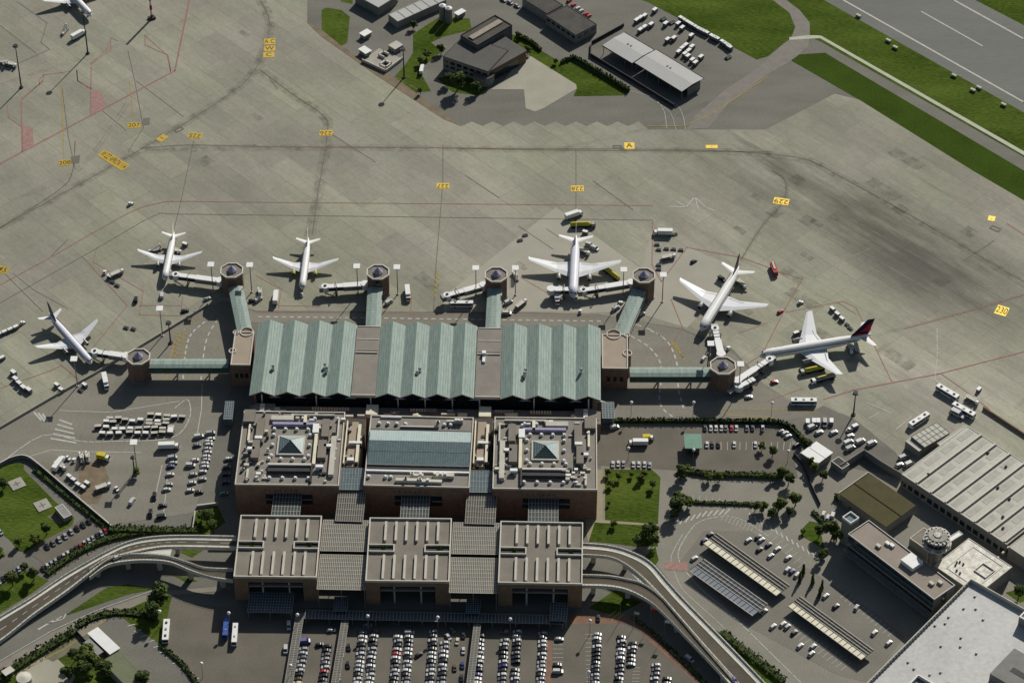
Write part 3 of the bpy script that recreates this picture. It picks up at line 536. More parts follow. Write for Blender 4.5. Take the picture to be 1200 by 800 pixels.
def block(label, A, B, C, kind, mirror=False):
    t, w, d = rect('terminal_block', label, 'terminal block', A, B, C, HB, None)
    X = (lambda x: w - x) if mirror else (lambda x: x)
    def bx(b, x0, x1, y0, y1, z0, z1, m): b.box(min(X(x0), X(x1)), max(X(x0), X(x1)), y0, y1, z0, z1, m)
    def bxp(nm, x0, x1, *r): b = MB(); bx(b, x0, x1, *r); b.build(nm, t)
    b = MB(); b.box(0, w, 0, d, 0, HB - .9, BRICK); b.build('wall', t)
    b = MB(); b.box(.5, w - .5, .5, d - .5, HB - .9, HB - .6, ROOFBR); b.build('roof', t)
    b = MB(); ring_box(b, w, d, HB - .9, HB + .05, .5, PARA); b.build('parapet', t)
    zr = HB - .6
    # recessed doorway bays in the front wall
    pieces('window', t, [(w * .29, w * .37, -.05, .3, 7, 13.5, GLASS), (w * .63, w * .74, -.05, .3, 7, 13.5, GLASS)])
    pieces('sill', t, [(w * .29, w * .36, -.3, -.06, 9.8, 10.6, METAL), (w * .64, w * .74, -.3, -.06, 9.8, 10.6, METAL)])
    for k in range(7):
        b = MB(); b.box(w * (.28 + .05 * k), w * (.28 + .05 * k) + .7, -.04, .1, HB - 4.2, HB - 3.5, DARKM); b.build('wall_slot', t)
    if kind == 'plant':
        cx, cy = w * .5, d * .53
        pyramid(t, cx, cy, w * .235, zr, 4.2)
        pts = [(cx + sx * w * .25, cy + dy * d * .14) for sx in (-.72, .72) for dy in (-1, 0.02, 1)] + [(w * (.32 + .11 * i), d * .75) for i in range(4)] + [(w * (.30 + .115 * i), d * .345) for i in range(4)] + [(w * (.2 + .125 * i), d * .09) for i in range(5)] + [(w * (.36 + .115 * i), d * .9) for i in range(4)] + [(w * .93, d * (.35 + .14 * i)) for i in range(3)]
        vents(t, [(X(x), y) for x, y in pts], zr)
        bxp('screen_wall', w * .30, w * .72, d * .80, d * .83, zr, zr + 1.6, LILAC); bxp('screen_wall', w * .30, w * .72, d * .24, d * .265, zr, zr + 1.9, PARA); bxp('screen_wall', w * .30, w * .72, d * .16, d * .23, zr, zr + 1.0, DARKM); bxp('screen_wall', w * .72, w * .735, d * .02, d * .26, zr, zr + 2.0, DARKM); bxp('screen_wall', w * .30, w * .72, d * .155, d * .16, zr, zr + 2, DARKM)
        bxp('plant_house', w * .15, w * .22, d * .62, d * .86, zr, zr + 2.6, ROOFGREY); bxp('plant_house', w * .13, w * .20, d * .32, d * .56, zr, zr + 2.6, ROOFGREY); bxp('plant_house', w * .79, w * .86, d * .62, d * .86, zr, zr + 2.6, ROOFGREY); bxp('plant_house', w * .77, w * .85, d * .33, d * .57, zr, zr + 2.6, ROOFGREY); bxp('plant_house', w * .01, w * .12, d * .82, d * .985, zr, zr + 2.2, ROOFGREY)
        bxp('duct', w * .725, w * .755, d * .26, d * .8, zr, zr + 1.8, CREAM); bxp('duct', w * .89, w * .94, d * .12, d * .64, zr, zr + 1.9, PAVE); bxp('duct', w * .07, w * .09, d * .58, d * .80, zr, zr + 1.4, CREAM); bxp('duct', w * .94, w * .955, d * .64, d * .9, zr, zr + 1.4, PARA); bxp('duct', w * .5, w * .9, d * .93, d * .955, zr, zr + 1.3, METAL)
        bxp('duct', w * .28, w * .5, d * .86, d * .92, zr, zr + 1.7, PAVE); bxp('duct', w * .1, w * .12, d * .05, d * .2, zr, zr + 1.2, PARA); bxp('duct', w * .6, w * .63, d * .8, d * .93, zr, zr + 1.6, CREAM); bxp('duct', w * .7, w * .76, d * .68, d * .8, zr, zr + 2.2, WHITE)
        for q in range(60):
            fx, fy = random.choice([(random.uniform(.03, .28), random.uniform(.12, .8)), (random.uniform(.74, .97), random.uniform(.04, .9)), (random.uniform(.1, .9), random.uniform(.84, .97)), (random.uniform(.06, .3), random.uniform(.05, .3))])
            s1, s2 = random.uniform(.6, 2.6), random.uniform(.5, 1.4)
            bxp('roof_unit', w * fx, w * fx + s1, d * fy, d * fy + s2, zr, zr + random.uniform(.6, 2.0), random.choice([WHITE, METAL, DARKM, PARA, CREAM, PARA]))
        for (fx, fy) in ((.18, .6), (.86, .5), (.8, .22), (.12, .45)):
            b = MB(); x = X(w * fx); b.box(x - 1.8, x + 1.8, d * fy - .9, d * fy + .9, zr + 1, zr + 2.6, WHITE); b.box(x - 1.4, x + 1.4, d * fy - .6, d * fy + .6, zr, zr + 1, DARKM); b.build('chiller', t)
    else:
        vents(t, [(w * (.09 + .085 * i), d * .88) for i in range(4)] + [(w * (.72 + .06 * i), d * .88) for i in range(2)] + [(w * f, d * .12) for f in (.04, .2, .25)], zr)
        # glazed atrium roof in three bands
        y0, y1, y2, y3 = d * .29, d * .46, d * .60, d * .76
        b = MB(); b.box(.7, w - .7, y3, y3 + .8, zr, zr + 1.6, DARKM); b.box(.7, w - .7, d * .22, y0 - .2, zr, zr + .25, DARKM); b.box(.6, w - .6, d * .195, d * .215, zr, zr + 1.0, WHITE)
        b.add([(.7, y3, zr + 1.7), (w - .7, y3, zr + 1.7), (w - .7, y2, zr + 2.4), (.7, y2, zr + 2.4)], [[0, 3, 2, 1]], GLASSL)
        o = b.build('atrium_roof', t)
        b = MB(); b.add([(.7, y2, zr + 2.4), (w - .7, y2, zr + 2.4), (w - .7, y0, zr + .9), (.7, y0, zr + .9)], [[0, 3, 2, 1]], GLASSB)
        b.box(.7, w - .7, y0 - .2, y0, zr, zr + .9, METAL); b.build('pane', o, recalc=False)
        b = MB()
        for i in range(1, 40):
            x = .7 + i * (w - 1.4) / 40; b.tube((x, y3, zr + 1.75), (x, y2, zr + 2.45), .06, .06, WHITE, 4); b.tube((x, y2, zr + 2.45), (x, y0, zr + .95), .06, .06, METAL, 4)
        b.tube((.7, y1, zr + 1.75), (w - .7, y1, zr + 1.75), .14, .14, METAL, 4); b.build('glazing_bar', o)
        b = MB(); b.box(w * .3, w * .66, d * .835, d * .85, zr, zr + 1.0, PARA); b.box(w * .1, w * .3, d * .97, d * .98, zr, zr + 1, WHITE); b.build('duct', t)
        b = MB()
        for (fx, fy, lx, ly) in ((.42, .07, 12, 1.8), (.62, .06, 12, 1.8), (.75, .15, 10, 2.2), (.5, .14, 6, 1.5), (.66, .88, 1, 4), (.82, .92, 8, 1)):
            b.cbox(w * fx, d * fy, zr, lx, ly, 1.8, PARA)
            for q in range(3): b.cbox(w * fx + random.uniform(-lx / 2, lx / 2), d * fy, zr + 1.8, 1.2, 1.2, 1, WHITE)
        b.build('roof_plant', t)
    return t
block('brick terminal block with pyramid skylight and crowded roof plant on the left', (275, 567), (397, 568.5), (288.5, 481), 'plant')
block('middle brick terminal block with striped green glass atrium roof', (426, 568), (550, 571), (435, 486), 'atrium')
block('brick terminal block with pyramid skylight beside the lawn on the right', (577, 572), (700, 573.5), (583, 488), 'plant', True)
# slots between the blocks: low deck with cream duct, then stepped glass roof
for (xa, xb, xc, s) in ((399, 424, 408, 'left'), (551.5, 576, 556, 'right')):
    t, w, d = rect('link_building', 'narrow roof deck with cream duct in the %s hand gap between brick blocks' % s, 'link building', (xa, 549), (xb, 549.5), (xc, 490), 13)
    b = MB(); b.box(.3, w - .3, 0, d, 0, 13, BRICK); b.build('wall', t)
    b = MB(); b.box(w * .25, w * .65, 1, d - 3, 13, 13.6, ROOFTAN); b.box(.4, w - .4, 0, d, 13, 13.1, ROOFDK); b.build('roof', t)
    pieces('duct', t, [(w * .66, w * .8, 3, d - 6, 13.2, 15, CREAM), (w * .1, w * .16, 2, d * .9, 13.2, 15, CREAM), (w * .3, w * .9, d * .44, d * .48, 13.2, 15.4, WHITE), (w * .3, w * .6, d * .1, d * .16, 13.6, 15.4, WHITE)])
    for q in range(12): b = MB(); b.cbox(random.uniform(1, w - 1.5), random.uniform(1, d - 2), 13.2, random.uniform(.5, 2), random.uniform(.5, 2), random.uniform(.5, 1.6), random.choice([DARKM, METAL, PARA, ROOFDK])); b.build('roof_unit', t)

def lattice(t, w, d, z, nx, ny, glass, bar, legs=True, slope=0.0, nm='roof_glass', bw=.16):
    b = MB(); b.add([(0, 0, z), (w, 0, z), (w, d, z + slope), (0, d, z + slope)], [[0, 1, 2, 3]], glass); b.build(nm, t, recalc=False)
    b = MB()
    for i in range(nx + 1):
        x = i * w / nx; b.add([(x - bw, 0, z + .12), (x + bw, 0, z + .12), (x + bw, d, z + slope + .12), (x - bw, d, z + slope + .12)], [[0, 1, 2, 3]], bar)
    for j in range(ny + 1):
        y = j * d / ny; zz = z + slope * j / ny + .14; b.add([(0, y - bw, zz), (w, y - bw, zz), (w, y + bw, zz), (0, y + bw, zz)], [[0, 1, 2, 3]], bar)
    b.build('roof_frame', t, recalc=False)
    if legs:
        b = MB(); k = max(2, int(w / 10) + 1); q = max(2, int(d / 12) + 1)
        for i in range(k):
            for j in range(q): b.tube((.4 + i * (w - .8) / (k - 1), .4 + j * (d - .8) / (q - 1), 0), (.4 + i * (w - .8) / (k - 1), .4 + j * (d - .8) / (q - 1), z + slope * j / (q - 1) - .02), .22, .22, METAL, 6)
        b.build('post', t)
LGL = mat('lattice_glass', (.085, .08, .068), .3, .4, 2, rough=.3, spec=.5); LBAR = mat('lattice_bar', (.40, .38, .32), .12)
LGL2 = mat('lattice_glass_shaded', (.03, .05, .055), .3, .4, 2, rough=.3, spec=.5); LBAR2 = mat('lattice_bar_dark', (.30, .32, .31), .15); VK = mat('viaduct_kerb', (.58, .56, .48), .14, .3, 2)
def canopy(label, A, B, C, h, nx, ny, g=None, br=None, name='glass_canopy', slope=0.0, bw=.16, legs=True, group=None):
    t, w, d = rect(name, label, 'canopy', A, B, C, h, group); lattice(t, w, d, h, nx, ny, g or LGL, br or LBAR, legs, slope, 'roof_glass', bw); return t, w, d
for s, (fl, fr, bl) in (('left', ((371.5, 692), (428, 693), (378.5, 609))), ('right', ((526.5, 696), (582.5, 697), (531, 612)))):
    mid = (fl[0] + (bl[0] - fl[0]) * .50, fl[1] - 2 + (bl[1] - fl[1] + 2) * .50); rr0 = (fr[0] + (bl[0] - fl[0]) * .56, mid[1] - 3.5); canopy('front half of the lattice canopy in the %s gap between front blocks' % s, (fl[0], fl[1] - 2), (fr[0], fr[1] - 2), mid, 12.5, 26, 9, bw=.2); canopy('rear half of the lattice canopy in the %s gap between front blocks' % s, (mid[0] + .6, mid[1] - 4.5), rr0, bl, 12.7, 26, 7, bw=.2)
    t, w, d = rect('canopy_gap_strip', 'added dark strip for the shaded split of the lattice canopy in the %s gap' % s, 'gap_strip', (mid[0], mid[1] + .5), (rr0[0], rr0[1] + 4), (mid[0] + .7, mid[1] - 4), 11.5); b = MB(); b.box(0, w, 0, d, 11, 11.5, DARKM); b.build('gap_strip', t); b = MB(); b.tube((w / 2, d / 2, 0), (w / 2, d / 2, 11), .4, .4, METAL, 6); b.build('post', t)  # dark strip added where the canopy only has an open, shaded split
for s, (fl, fr, bl) in (('left', ((393, 610), (425, 611), (400, 553))), ('right', ((545, 613), (580, 614), (549, 556)))):
    canopy('stepped lattice glass roof in the %s slot between brick blocks' % s, fl, fr, bl, 13.5, 12, 9, LGL, LBAR, slope=2.5, bw=.15); tt, ww, dd = rect('glass_canopy', 'small blue glass panel roof at the head of the %s slot canopy' % s, 'canopy', (bl[0] - 2, bl[1] + 21), (bl[0] + 29 if s == 'left' else bl[0] + 31, bl[1] + 21.4), (bl[0] + 1, bl[1] - 3), 15.6); lattice(tt, ww * .88, dd, 15.9, 8, 4, GLASSB, METAL, True, .8, 'roof_glass', .1)
for s, (fl, fr, bl) in (('left', ((318, 604), (351, 604.5), (322, 577))), ('middle', ((469, 607), (502, 607.5), (472, 580))), ('right', ((619, 611), (654, 611.5), (622, 584)))):
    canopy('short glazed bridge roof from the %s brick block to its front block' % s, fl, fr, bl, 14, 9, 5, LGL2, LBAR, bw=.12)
# the three forecourt blocks
HF = 16.0
def front_block(label, A, B, C):
    t, w, d = rect('forecourt_block', label, 'forecourt block', A, B, C, HF)
    b = MB(); b.box(0, w, .0, d, 12.2, HF - 1.2, BRICK2)
    for x0, x1 in ((0, w * .17), (w * .83, w)): b.box(x0, x1, 0, 7, 0, 12.2, BRICK2); b.box(x0, x1, d - 7, d, 0, 12.2, BRICK2)
    b.box(.6, w - .6, 9, d - 8, 0, 12.2, DARKM); b.build('wall', t)
    b = MB(); b.box(.5, w - .5, .5, d - .5, HF - 1.2, HF - .9, ROOFGREY); b.build('roof', t)
    b = MB(); ring_box(b, w, d, HF - 1.2, HF + .1, .55, PARA); b.build('parapet', t)
    for (x0, x1) in ((.55, w * .31), (w * .70, w - .55)):
        b = MB(); y0, y1 = d * .47, d * .56
        b.box(x0, x1, y0, y1, HF - .9, HF - .8, DARKM); b.box(x0, x1, y0 - .6, y0, HF - .9, HF + .3, PAVE); b.box(x0, x1, y1, y1 + .6, HF - .9, HF + .3, PAVE)
        xe = x1 if x0 < w / 2 else x0 - .6; b.box(xe, xe + .6, y0 - .6, y1 + .6, HF - .9, HF + .3, PAVE); b.build('light_well', t)
        b = MB(); q = (x0 + x1) / 2 + 1
        for k in range(40):
            a = random.random() * 6.28; r = random.random() * 1.6; c = Vector((q + r * math.cos(a), (y0 + y1) / 2 + r * .6 * math.sin(a), HF - .6 + random.random() * 1.2)); u = Vector((random.random() - .5, random.random() - .5, random.random() - .5)).normalized() * .5; v2 = u.orthogonal().normalized() * .4
            b.add([c - u, c + v2, c + u, c - v2], [[0, 1, 2, 3]], GRASSD)
        b.build('planting', t, recalc=False)
    for row, (y0, y1) in enumerate(((d * .03, d * .40), (d * .63, d * .93))):
        for i in range(6):
            x = w * (.205 + i * .127)
            b = MB(); b.box(x - .55, x + .55, y0, y1, HF - .9, HF + .5, PAVE); b.build('roof_beam', t)
    b = MB()
    for x in (w * .34, w * .66): b.tube((x, 1.2, 0), (x, 1.2, 12.2), .45, .45, PAVE, 8)
    b.build('column', t)
    b = MB(); b.box(w * .175, w * .825, .4, 2.0, 8.6, 9.6, METAL); b.build('lintel', t)
    b = MB(); b.box(w * .175, w * .825, 2.2, 2.5, 9.7, 12, GLASS); b.build('window', t)
front_block('left flat roofed front block with twelve pale roof beams', (273.5, 675), (371, 676), (282.5, 603))
front_block('middle flat roofed front block between the two lattice canopies', (428, 680), (526.5, 681), (437, 606))
front_block('right flat roofed front block beside the curving viaduct', (583.5, 682), (682.5, 684), (589, 610))
# covered walks on the ground in front
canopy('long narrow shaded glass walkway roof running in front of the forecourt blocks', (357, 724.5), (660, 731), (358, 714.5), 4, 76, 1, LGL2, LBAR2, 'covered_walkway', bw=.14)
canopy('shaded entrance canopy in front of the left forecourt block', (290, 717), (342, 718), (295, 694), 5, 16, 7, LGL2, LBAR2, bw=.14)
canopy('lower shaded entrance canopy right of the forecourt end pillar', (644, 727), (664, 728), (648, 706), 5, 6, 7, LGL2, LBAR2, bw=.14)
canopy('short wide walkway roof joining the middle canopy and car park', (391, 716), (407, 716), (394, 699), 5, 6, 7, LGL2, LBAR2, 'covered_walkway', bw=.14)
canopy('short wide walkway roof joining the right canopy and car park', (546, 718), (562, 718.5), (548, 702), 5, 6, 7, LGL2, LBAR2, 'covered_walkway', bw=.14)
WBAR = mat('walkway_bar', (.36, .34, .29), .12); WGL = mat('walkway_glass', (.17, .165, .15), .2, .4, 2, rough=.35)
for nm, (A, B, C) in (('first', ((331.5, 812), (341, 812.5), (345, 718))), ('second', ((386.5, 812), (395, 812.5), (393, 722))), ('third', ((545.5, 812), (553.5, 812.5), (549.5, 725)))):
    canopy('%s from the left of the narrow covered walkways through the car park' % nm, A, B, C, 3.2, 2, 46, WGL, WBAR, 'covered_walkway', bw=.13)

# ------------------------------------------------------------------ octagonal boarding towers, bridges and corridors
def boarding_tower(px, py, label, h=14.0, r=6.3):
    c = P(px, py, h); t = thing('boarding_tower', label, 'boarding tower', (c.x, c.y, 0), R(22.5), 'octagonal boarding towers')
    b = MB(); b.cyl(0, 0, 0, h - .8, r - .25, r - .25, TOWERBR, 8, False); b.build('wall', t)
    b = MB(); b.cyl(0, 0, h - .8, h - .5, r - .6, r - .6, ROOFGREY, 8, False); b.build('roof', t)
    b = MB()
    for i in range(8):
        a, a2 = i * math.pi / 4, (i + 1) * math.pi / 4; ro, ri = r + .12, r - .55
        v = [(q * math.cos(s), q * math.sin(s)) for s in (a, a2) for q in (ro, ri)]
        b.prism([v[0], v[2], v[3], v[1]], h - .8, h + .15, PARA)
    b.build('parapet', t)
    b = MB(); b.cyl(0, 0, h - .5, h + .2, 2.6, 2.6, METAL, 8, False); o = b.build('skylight', t)
    b = MB(); b.cyl(0, 0, h + .22, h + 3.0, 2.45, .02, LILAC, 8, False); b.build('pane', o)
    b = MB(); b.cyl(0, 0, 0, 1.0, r + .1, r + .1, METAL, 8, False); b.build('plinth', t)
    return t
TW = [(162, 417.5, 'octagonal brick boarding tower at the far left end of its green corridor'), (271.5, 316.5, 'octagonal brick boarding tower serving the jet nearest the upper left'), (443, 318.5, 'octagonal brick boarding tower right of the yellow engined jet'), (581.5, 321.5, 'octagonal brick boarding tower whose bridge meets an empty stand'), (754.5, 322.5, 'octagonal brick boarding tower right of the jet with two bridges'), (847.3, 428, 'octagonal brick boarding tower between the two jets on the right')]
for i, (x, y, l) in enumerate(TW): boarding_tower(x, y, l, 14, 6.3 if i < 5 else 6.9)

def corridor(label, a, c, width, h=9.6, low=4.6):
    """elevated corridor between two roof points, green copper roof and glazed sides"""
    p, q = P(*a, h), P(*c, h); d = q - p; L = d.length
    t = thing('corridor', label, 'skybridge', (p.x, p.y, 0), math.atan2(d.y, d.x), 'green roofed corridors')
    b = MB(); b.box(0, L, -width / 2, width / 2, low, low + .6, PAVE); b.build('deck', t)
    b = MB(); b.box(0, L, -width / 2 + .15, width / 2 - .15, low + .6, h - .7, COPDARK); b.build('side_glazing', t)
    b = MB(); w2 = width / 2 + .35; k = .35
    b.add([(0, -w2, h - .7), (L, -w2, h - .7), (L, w2, h - .7), (0, w2, h - .7), (0, -k * 4, h), (L, -k * 4, h), (L, k * 4, h), (0, k * 4, h)], [[0, 1, 5, 4], [4, 5, 6, 7], [7, 6, 2, 3], [0, 4, 7, 3], [1, 2, 6, 5], [0, 3, 2, 1]], COPPER); b.build('roof', t)
    b = MB()
    n = max(3, int(L / 2.2))
    for i in range(n + 1): x = i * L / n; b.box(x - .05, x + .05, -1.4, 1.4, h + .0, h + .05, MATS['copper_pale'])
    b.box(0, L, -width / 2 + .05, -width / 2 + .14, low + 2, low + 2.2, COPPER); b.box(0, L, width / 2 - .14, width / 2 - .05, low + 2, low + 2.2, COPPER); b.build('roof_seam', t)
    for f in (.35, .75):
        b = MB(); b.tube((L * f, -width * .3, 0), (L * f, -width * .3, low), .45, .45, PAVE, 8); b.build('pier', t); b = MB(); b.tube((L * f, width * .3, 0), (L * f, width * .3, low), .45, .45, PAVE, 8); b.build('pier', t)
corridor('level green roofed corridor from the far left tower to the terminal wing', (174, 424.5), (268, 424.5), 6.2)
corridor('slanting green roofed corridor from the upper left tower', (276, 335), (287, 388), 7.0)
corridor('straight green roofed corridor behind the yellow engined jet', (439.5, 336), (437, 390), 7.2)
corridor('straight green roofed corridor in the middle of the terminal front', (580, 337), (577, 392), 7.0)
corridor('slanting green roofed corridor right of the two bridge stand', (749, 339), (727, 391), 7.2)
corridor('level green roofed corridor from the far right tower to the terminal wing', (738, 434.5), (834, 434.5), 6.6)

def jet_bridge(label, pts, h=5.6, cab=True):
    g = [P(x, y, h) for x, y in pts]; o = g[0]
    t = thing('jet_bridge', label, 'jet bridge', (o.x, o.y, 0), 0, 'jet bridges'); q = [v - Vector((o.x, o.y, 0)) for v in g]
    b = MB(); b.cyl(0, 0, h - 3.0, h + .2, 2.4, 2.4, WHITE, 12); b.build('rotunda', t)
    b = MB(); b.cyl(0, 0, 0, h - 3.0, .8, .8, METAL, 8); b.build('column', t)
    n = len(q)
    for i in range(n - 1):
        a, c = q[i], q[i + 1]; d = c - a; L = d.length; rz = math.atan2(d.y, d.x)
        segs = ((0, .55, 1.75, 3.0), (.5, 1, 1.45, 2.7))
        for s, (f0, f1, hw, th) in enumerate(segs):
            b = MB(); m1 = a.lerp(c, (f0 + f1) / 2); b.cbox(m1.x, m1.y, h - 3.0 + .2 * s, L * (f1 - f0), hw * 2, .5, METAL, rz); b.cbox(m1.x, m1.y, h - 2.5 + .2 * s, L * (f1 - f0), hw * 1.9, th - .9, GLASS if s else METAL, rz); b.cbox(m1.x, m1.y, h - .6 - .1 * s, L * (f1 - f0), hw * 2, .55, WHITE, rz); b.build('tunnel', t)
        m1 = a.lerp(c, .72); nv = Vector((-d.y, d.x, 0)).normalized()
        b = MB(); 
        for sgn in (-1, 1): b.tube(m1 + nv * 2.1 * sgn - Vector((0, 0, h - .3)) , m1 + nv * 2.1 * sgn + Vector((0, 0, .9)), .28, .28, METAL, 6)
        b.tube(m1 - nv * 2.4 - Vector((0, 0, h - .6)), m1 + nv * 2.4 - Vector((0, 0, h - .6)), .45, .45, DARKM, 6); b.tube(m1 - nv * 2.3 + Vector((0, 0, .9)), m1 + nv * 2.3 + Vector((0, 0, .9)), .2, .2, METAL, 6); b.build('lift_gear', t)
    if cab:
        e = q[-1]; d = (q[-1] - q[-2]); rz = math.atan2(d.y, d.x)
        b = MB(); b.cyl(e.x, e.y, h - 3.0, h + .1, 2.3, 2.1, WHITE, 12); f = e + Vector((math.cos(rz), math.sin(rz), 0)) * 1.9; b.cbox(f.x, f.y, h - 2.9, 2.6, 3.6, 2.9, METAL, rz); b.cyl(e.x, e.y, h + .12, h + .5, .8, .8, DARKM, 8); o2 = b.build('cab', t)
        b = MB(); g2 = e + Vector((-math.sin(rz), math.cos(rz), 0)) * 2.6
        b.tube(g2 - Vector((0, 0, h)), g2 - Vector((0, 0, 2.6)), .08, .08, METAL, 4)
        for k in range(7): b.cbox(g2.x - math.cos(rz) * k * .7, g2.y - math.sin(rz) * k * .7, (h - 2.9) * (1 - k / 7), .7, 1.0, .12, METAL, rz)
        b.build('stairs', t)
jet_bridge('jet bridge from the far left tower to the dark tailed jet', [(148, 416), (111, 411)])
jet_bridge('jet bridge from the upper left tower to the slim white jet', [(258, 328), (206, 321)])
jet_bridge('retracted jet bridge beside the yellow engined jet', [(428, 332), (381, 335)])
jet_bridge('jet bridge slanting down to the empty central stand', [(567, 333), (524, 345)])
jet_bridge('long jet bridge to the nose of the central wide body jet', [(740, 330), (684, 339)])
jet_bridge('short jet bridge on the left side of the central wide body jet', [(645, 343), (646, 338), (667, 338)][1:], cab=False)
jet_bridge('jet bridge reaching up to the nose of the dark finned white jet', [(845, 414), (838, 384)])
jet_bridge('jet bridge reaching to the nose of the red and blue tailed jet', [(864, 445), (902, 420)])
jet_bridge('stubby retracted bridge below the bridge of the red tailed jet', [(866, 451), (884, 443)], 4.6, cab=False)
# ------------------------------------------------------------------ viaducts
def viaduct(name, label, up, lo, h, kerb_up=2.6, kerb_lo=1.8, step=6, piers=True, line=None):
    """up / lo: plan polylines of the two deck edges, h: height at each"""
    U = smooth([(x, y, z) for (x, y), z in zip(up, h)], step); Lo = smooth([(x, y, z) for (x, y), z in zip(lo, h)], step)
    a = [P(x, y, z) for x, y, z in U]; c = [P(x, y, z) for x, y, z in Lo]
    t = bpy.data.objects.new(name, None); COL.objects.link(t); tag(t, label, 'viaduct', kind='structure')
    b = MB(); n = len(a); dn = Vector((0, 0, -1.1))
    for i in range(n - 1):
        b.add([a[i], a[i + 1], c[i + 1], c[i]], [[3, 2, 1, 0]], ROADDK); b.add([a[i] + dn, a[i + 1] + dn, c[i + 1] + dn, c[i] + dn], [[0, 1, 2, 3]], PAVE)
    b.build('deck', t, recalc=False)
    for E, O, kw in ((a, c, kerb_up), (c, a, kerb_lo)):
        b = MB(); k = MB()
        inn = [e + (o - e).normalized() * kw for e, o in zip(E, O)]; th = [e + (o - e).normalized() * .35 for e, o in zip(E, O)]
        for i in range(n - 1):
            z1, z0 = Vector((0, 0, 1.0)), dn
            b.add([E[i] + z0, E[i + 1] + z0, E[i + 1] + z1, E[i] + z1], [[0, 1, 2, 3]], VK); b.add([th[i], th[i + 1], th[i + 1] + z1, th[i] + z1], [[3, 2, 1, 0]], VK); b.add([E[i] + z1, E[i + 1] + z1, th[i + 1] + z1, th[i] + z1], [[0, 1, 2, 3]], VK)
            u = Vector((0, 0, .16)); k.add([th[i] + u, th[i + 1] + u, inn[i + 1] + u, inn[i] + u], [[0, 1, 2, 3]], VK); k.add([inn[i], inn[i + 1], inn[i + 1] + u, inn[i] + u], [[0, 1, 2, 3]], VK)
            m1 = (E[i] + th[i]) / 2 + z1; b.tube(m1, m1 + Vector((0, 0, .5)), .09, .09, METAL, 4)
            m2 = (E[i + 1] + th[i + 1]) / 2 + z1; b.tube(m1 + Vector((0, 0, .5)), m2 + Vector((0, 0, .5)), .07, .07, METAL, 4)
        b.build('parapet', t, recalc=False); k.build('kerb_strip', t, recalc=False)
    if line is not None:
        b = MB()
        for i in range(n - 1):
            f0 = [a[j].lerp(c[j], line[0]) + Vector((0, 0, .05)) for j in (i, i + 1)]; f1 = [a[j].lerp(c[j], line[0] + line[1]) + Vector((0, 0, .05)) for j in (i, i + 1)]
            if line[2] or i % 2 == 0: b.add([f0[0], f0[1], f1[1], f1[0]], [[0, 1, 2, 3]], line[3])
        b.build('lane_line', t, recalc=False)
    if piers:
        for i in range(3, n - 2, 9):
            m1 = (a[i] + c[i]) / 2
            if m1.z > 3: b = MB(); b.cbox(m1.x, m1.y, 0, 2.2, 2.2, m1.z - 1.1, PAVE, math.atan2((a[i] - c[i]).y, (a[i] - c[i]).x)); b.build('pier', t)
hl = [1.2, 1.2, 2.2, 3.2, 4.4, 5.6, 6.4, 7.0, 7.4, 7.8]
viaduct('viaduct', 'dark elevated road curving to the terminal from the left', [(-60, 760), (0, 723), (38, 700), (75, 675), (105, 657.5), (125, 646.5), (150, 635.5), (175, 630), (212, 628), (277, 629)], [(-60, 790), (0, 752), (38, 722), (78, 694), (105, 673), (126, 657), (148, 650), (176, 644), (204, 641.5), (277, 643)], hl, line=(.5, .03, False, WLINE))
viaduct('viaduct', 'lower branch of the left elevated road below the pale gore', [(105, 667), (126, 654), (148, 650), (172, 649.5), (197, 652), (220, 659), (240, 665.5), (273, 667)], [(105, 678), (126, 663.5), (150, 658.5), (175, 657.5), (200, 660), (225, 670), (250, 677.5), (273, 681)], [4.3, 5.5, 6.3, 6.9, 7.2, 7.4, 7.6, 7.8], kerb_up=1.4, kerb_lo=1.6)
b = MB(); b.poly([P(148, 650, 6.75), P(175, 645, 7.2), P(202, 641.5, 7.6), P(199, 652, 7.4), P(172, 650, 7.1)], VK); tag(b.build('gore', recalc=False), 'pale paved gore where the left viaduct forks', 'pavement', kind='structure')
hr = [7.8, 7.8, 7.6, 7.2, 6.6, 6.0, 5.4, 4.8, 4.4]
viaduct('viaduct', 'upper branch of the right elevated road sweeping down to the corner', [(682, 637), (712, 639.5), (737, 646), (762, 659), (783, 682), (803, 704), (850, 752), (893, 797), (925, 832)], [(682, 651), (712, 653), (730, 660), (748, 673), (766, 690), (786, 712), (828, 760), (864, 800), (895, 836)], hr, kerb_up=3.2, kerb_lo=.9, line=(.93, .035, True, YLINE))
viaduct('viaduct', 'lower branch of the right elevated road joining beside the car park', [(682, 674), (712, 675), (735, 679), (752, 684), (770, 696), (787, 714), (828, 762), (864, 802), (895, 838)], [(682, 687), (712, 688), (737, 693), (762, 706), (780, 722), (800, 743), (838, 783), (858, 806), (884, 838)], hr, kerb_up=.8, kerb_lo=1.7)
b = MB(); b.poly([P(730, 661, 7.3), P(748, 673, 6.9), P(766, 690, 6.35), P(772, 698, 6.2), P(752, 684, 6.9)], VK); tag(b.build('gore', recalc=False), 'pale paved gore where the right viaduct forks', 'pavement', kind='structure')
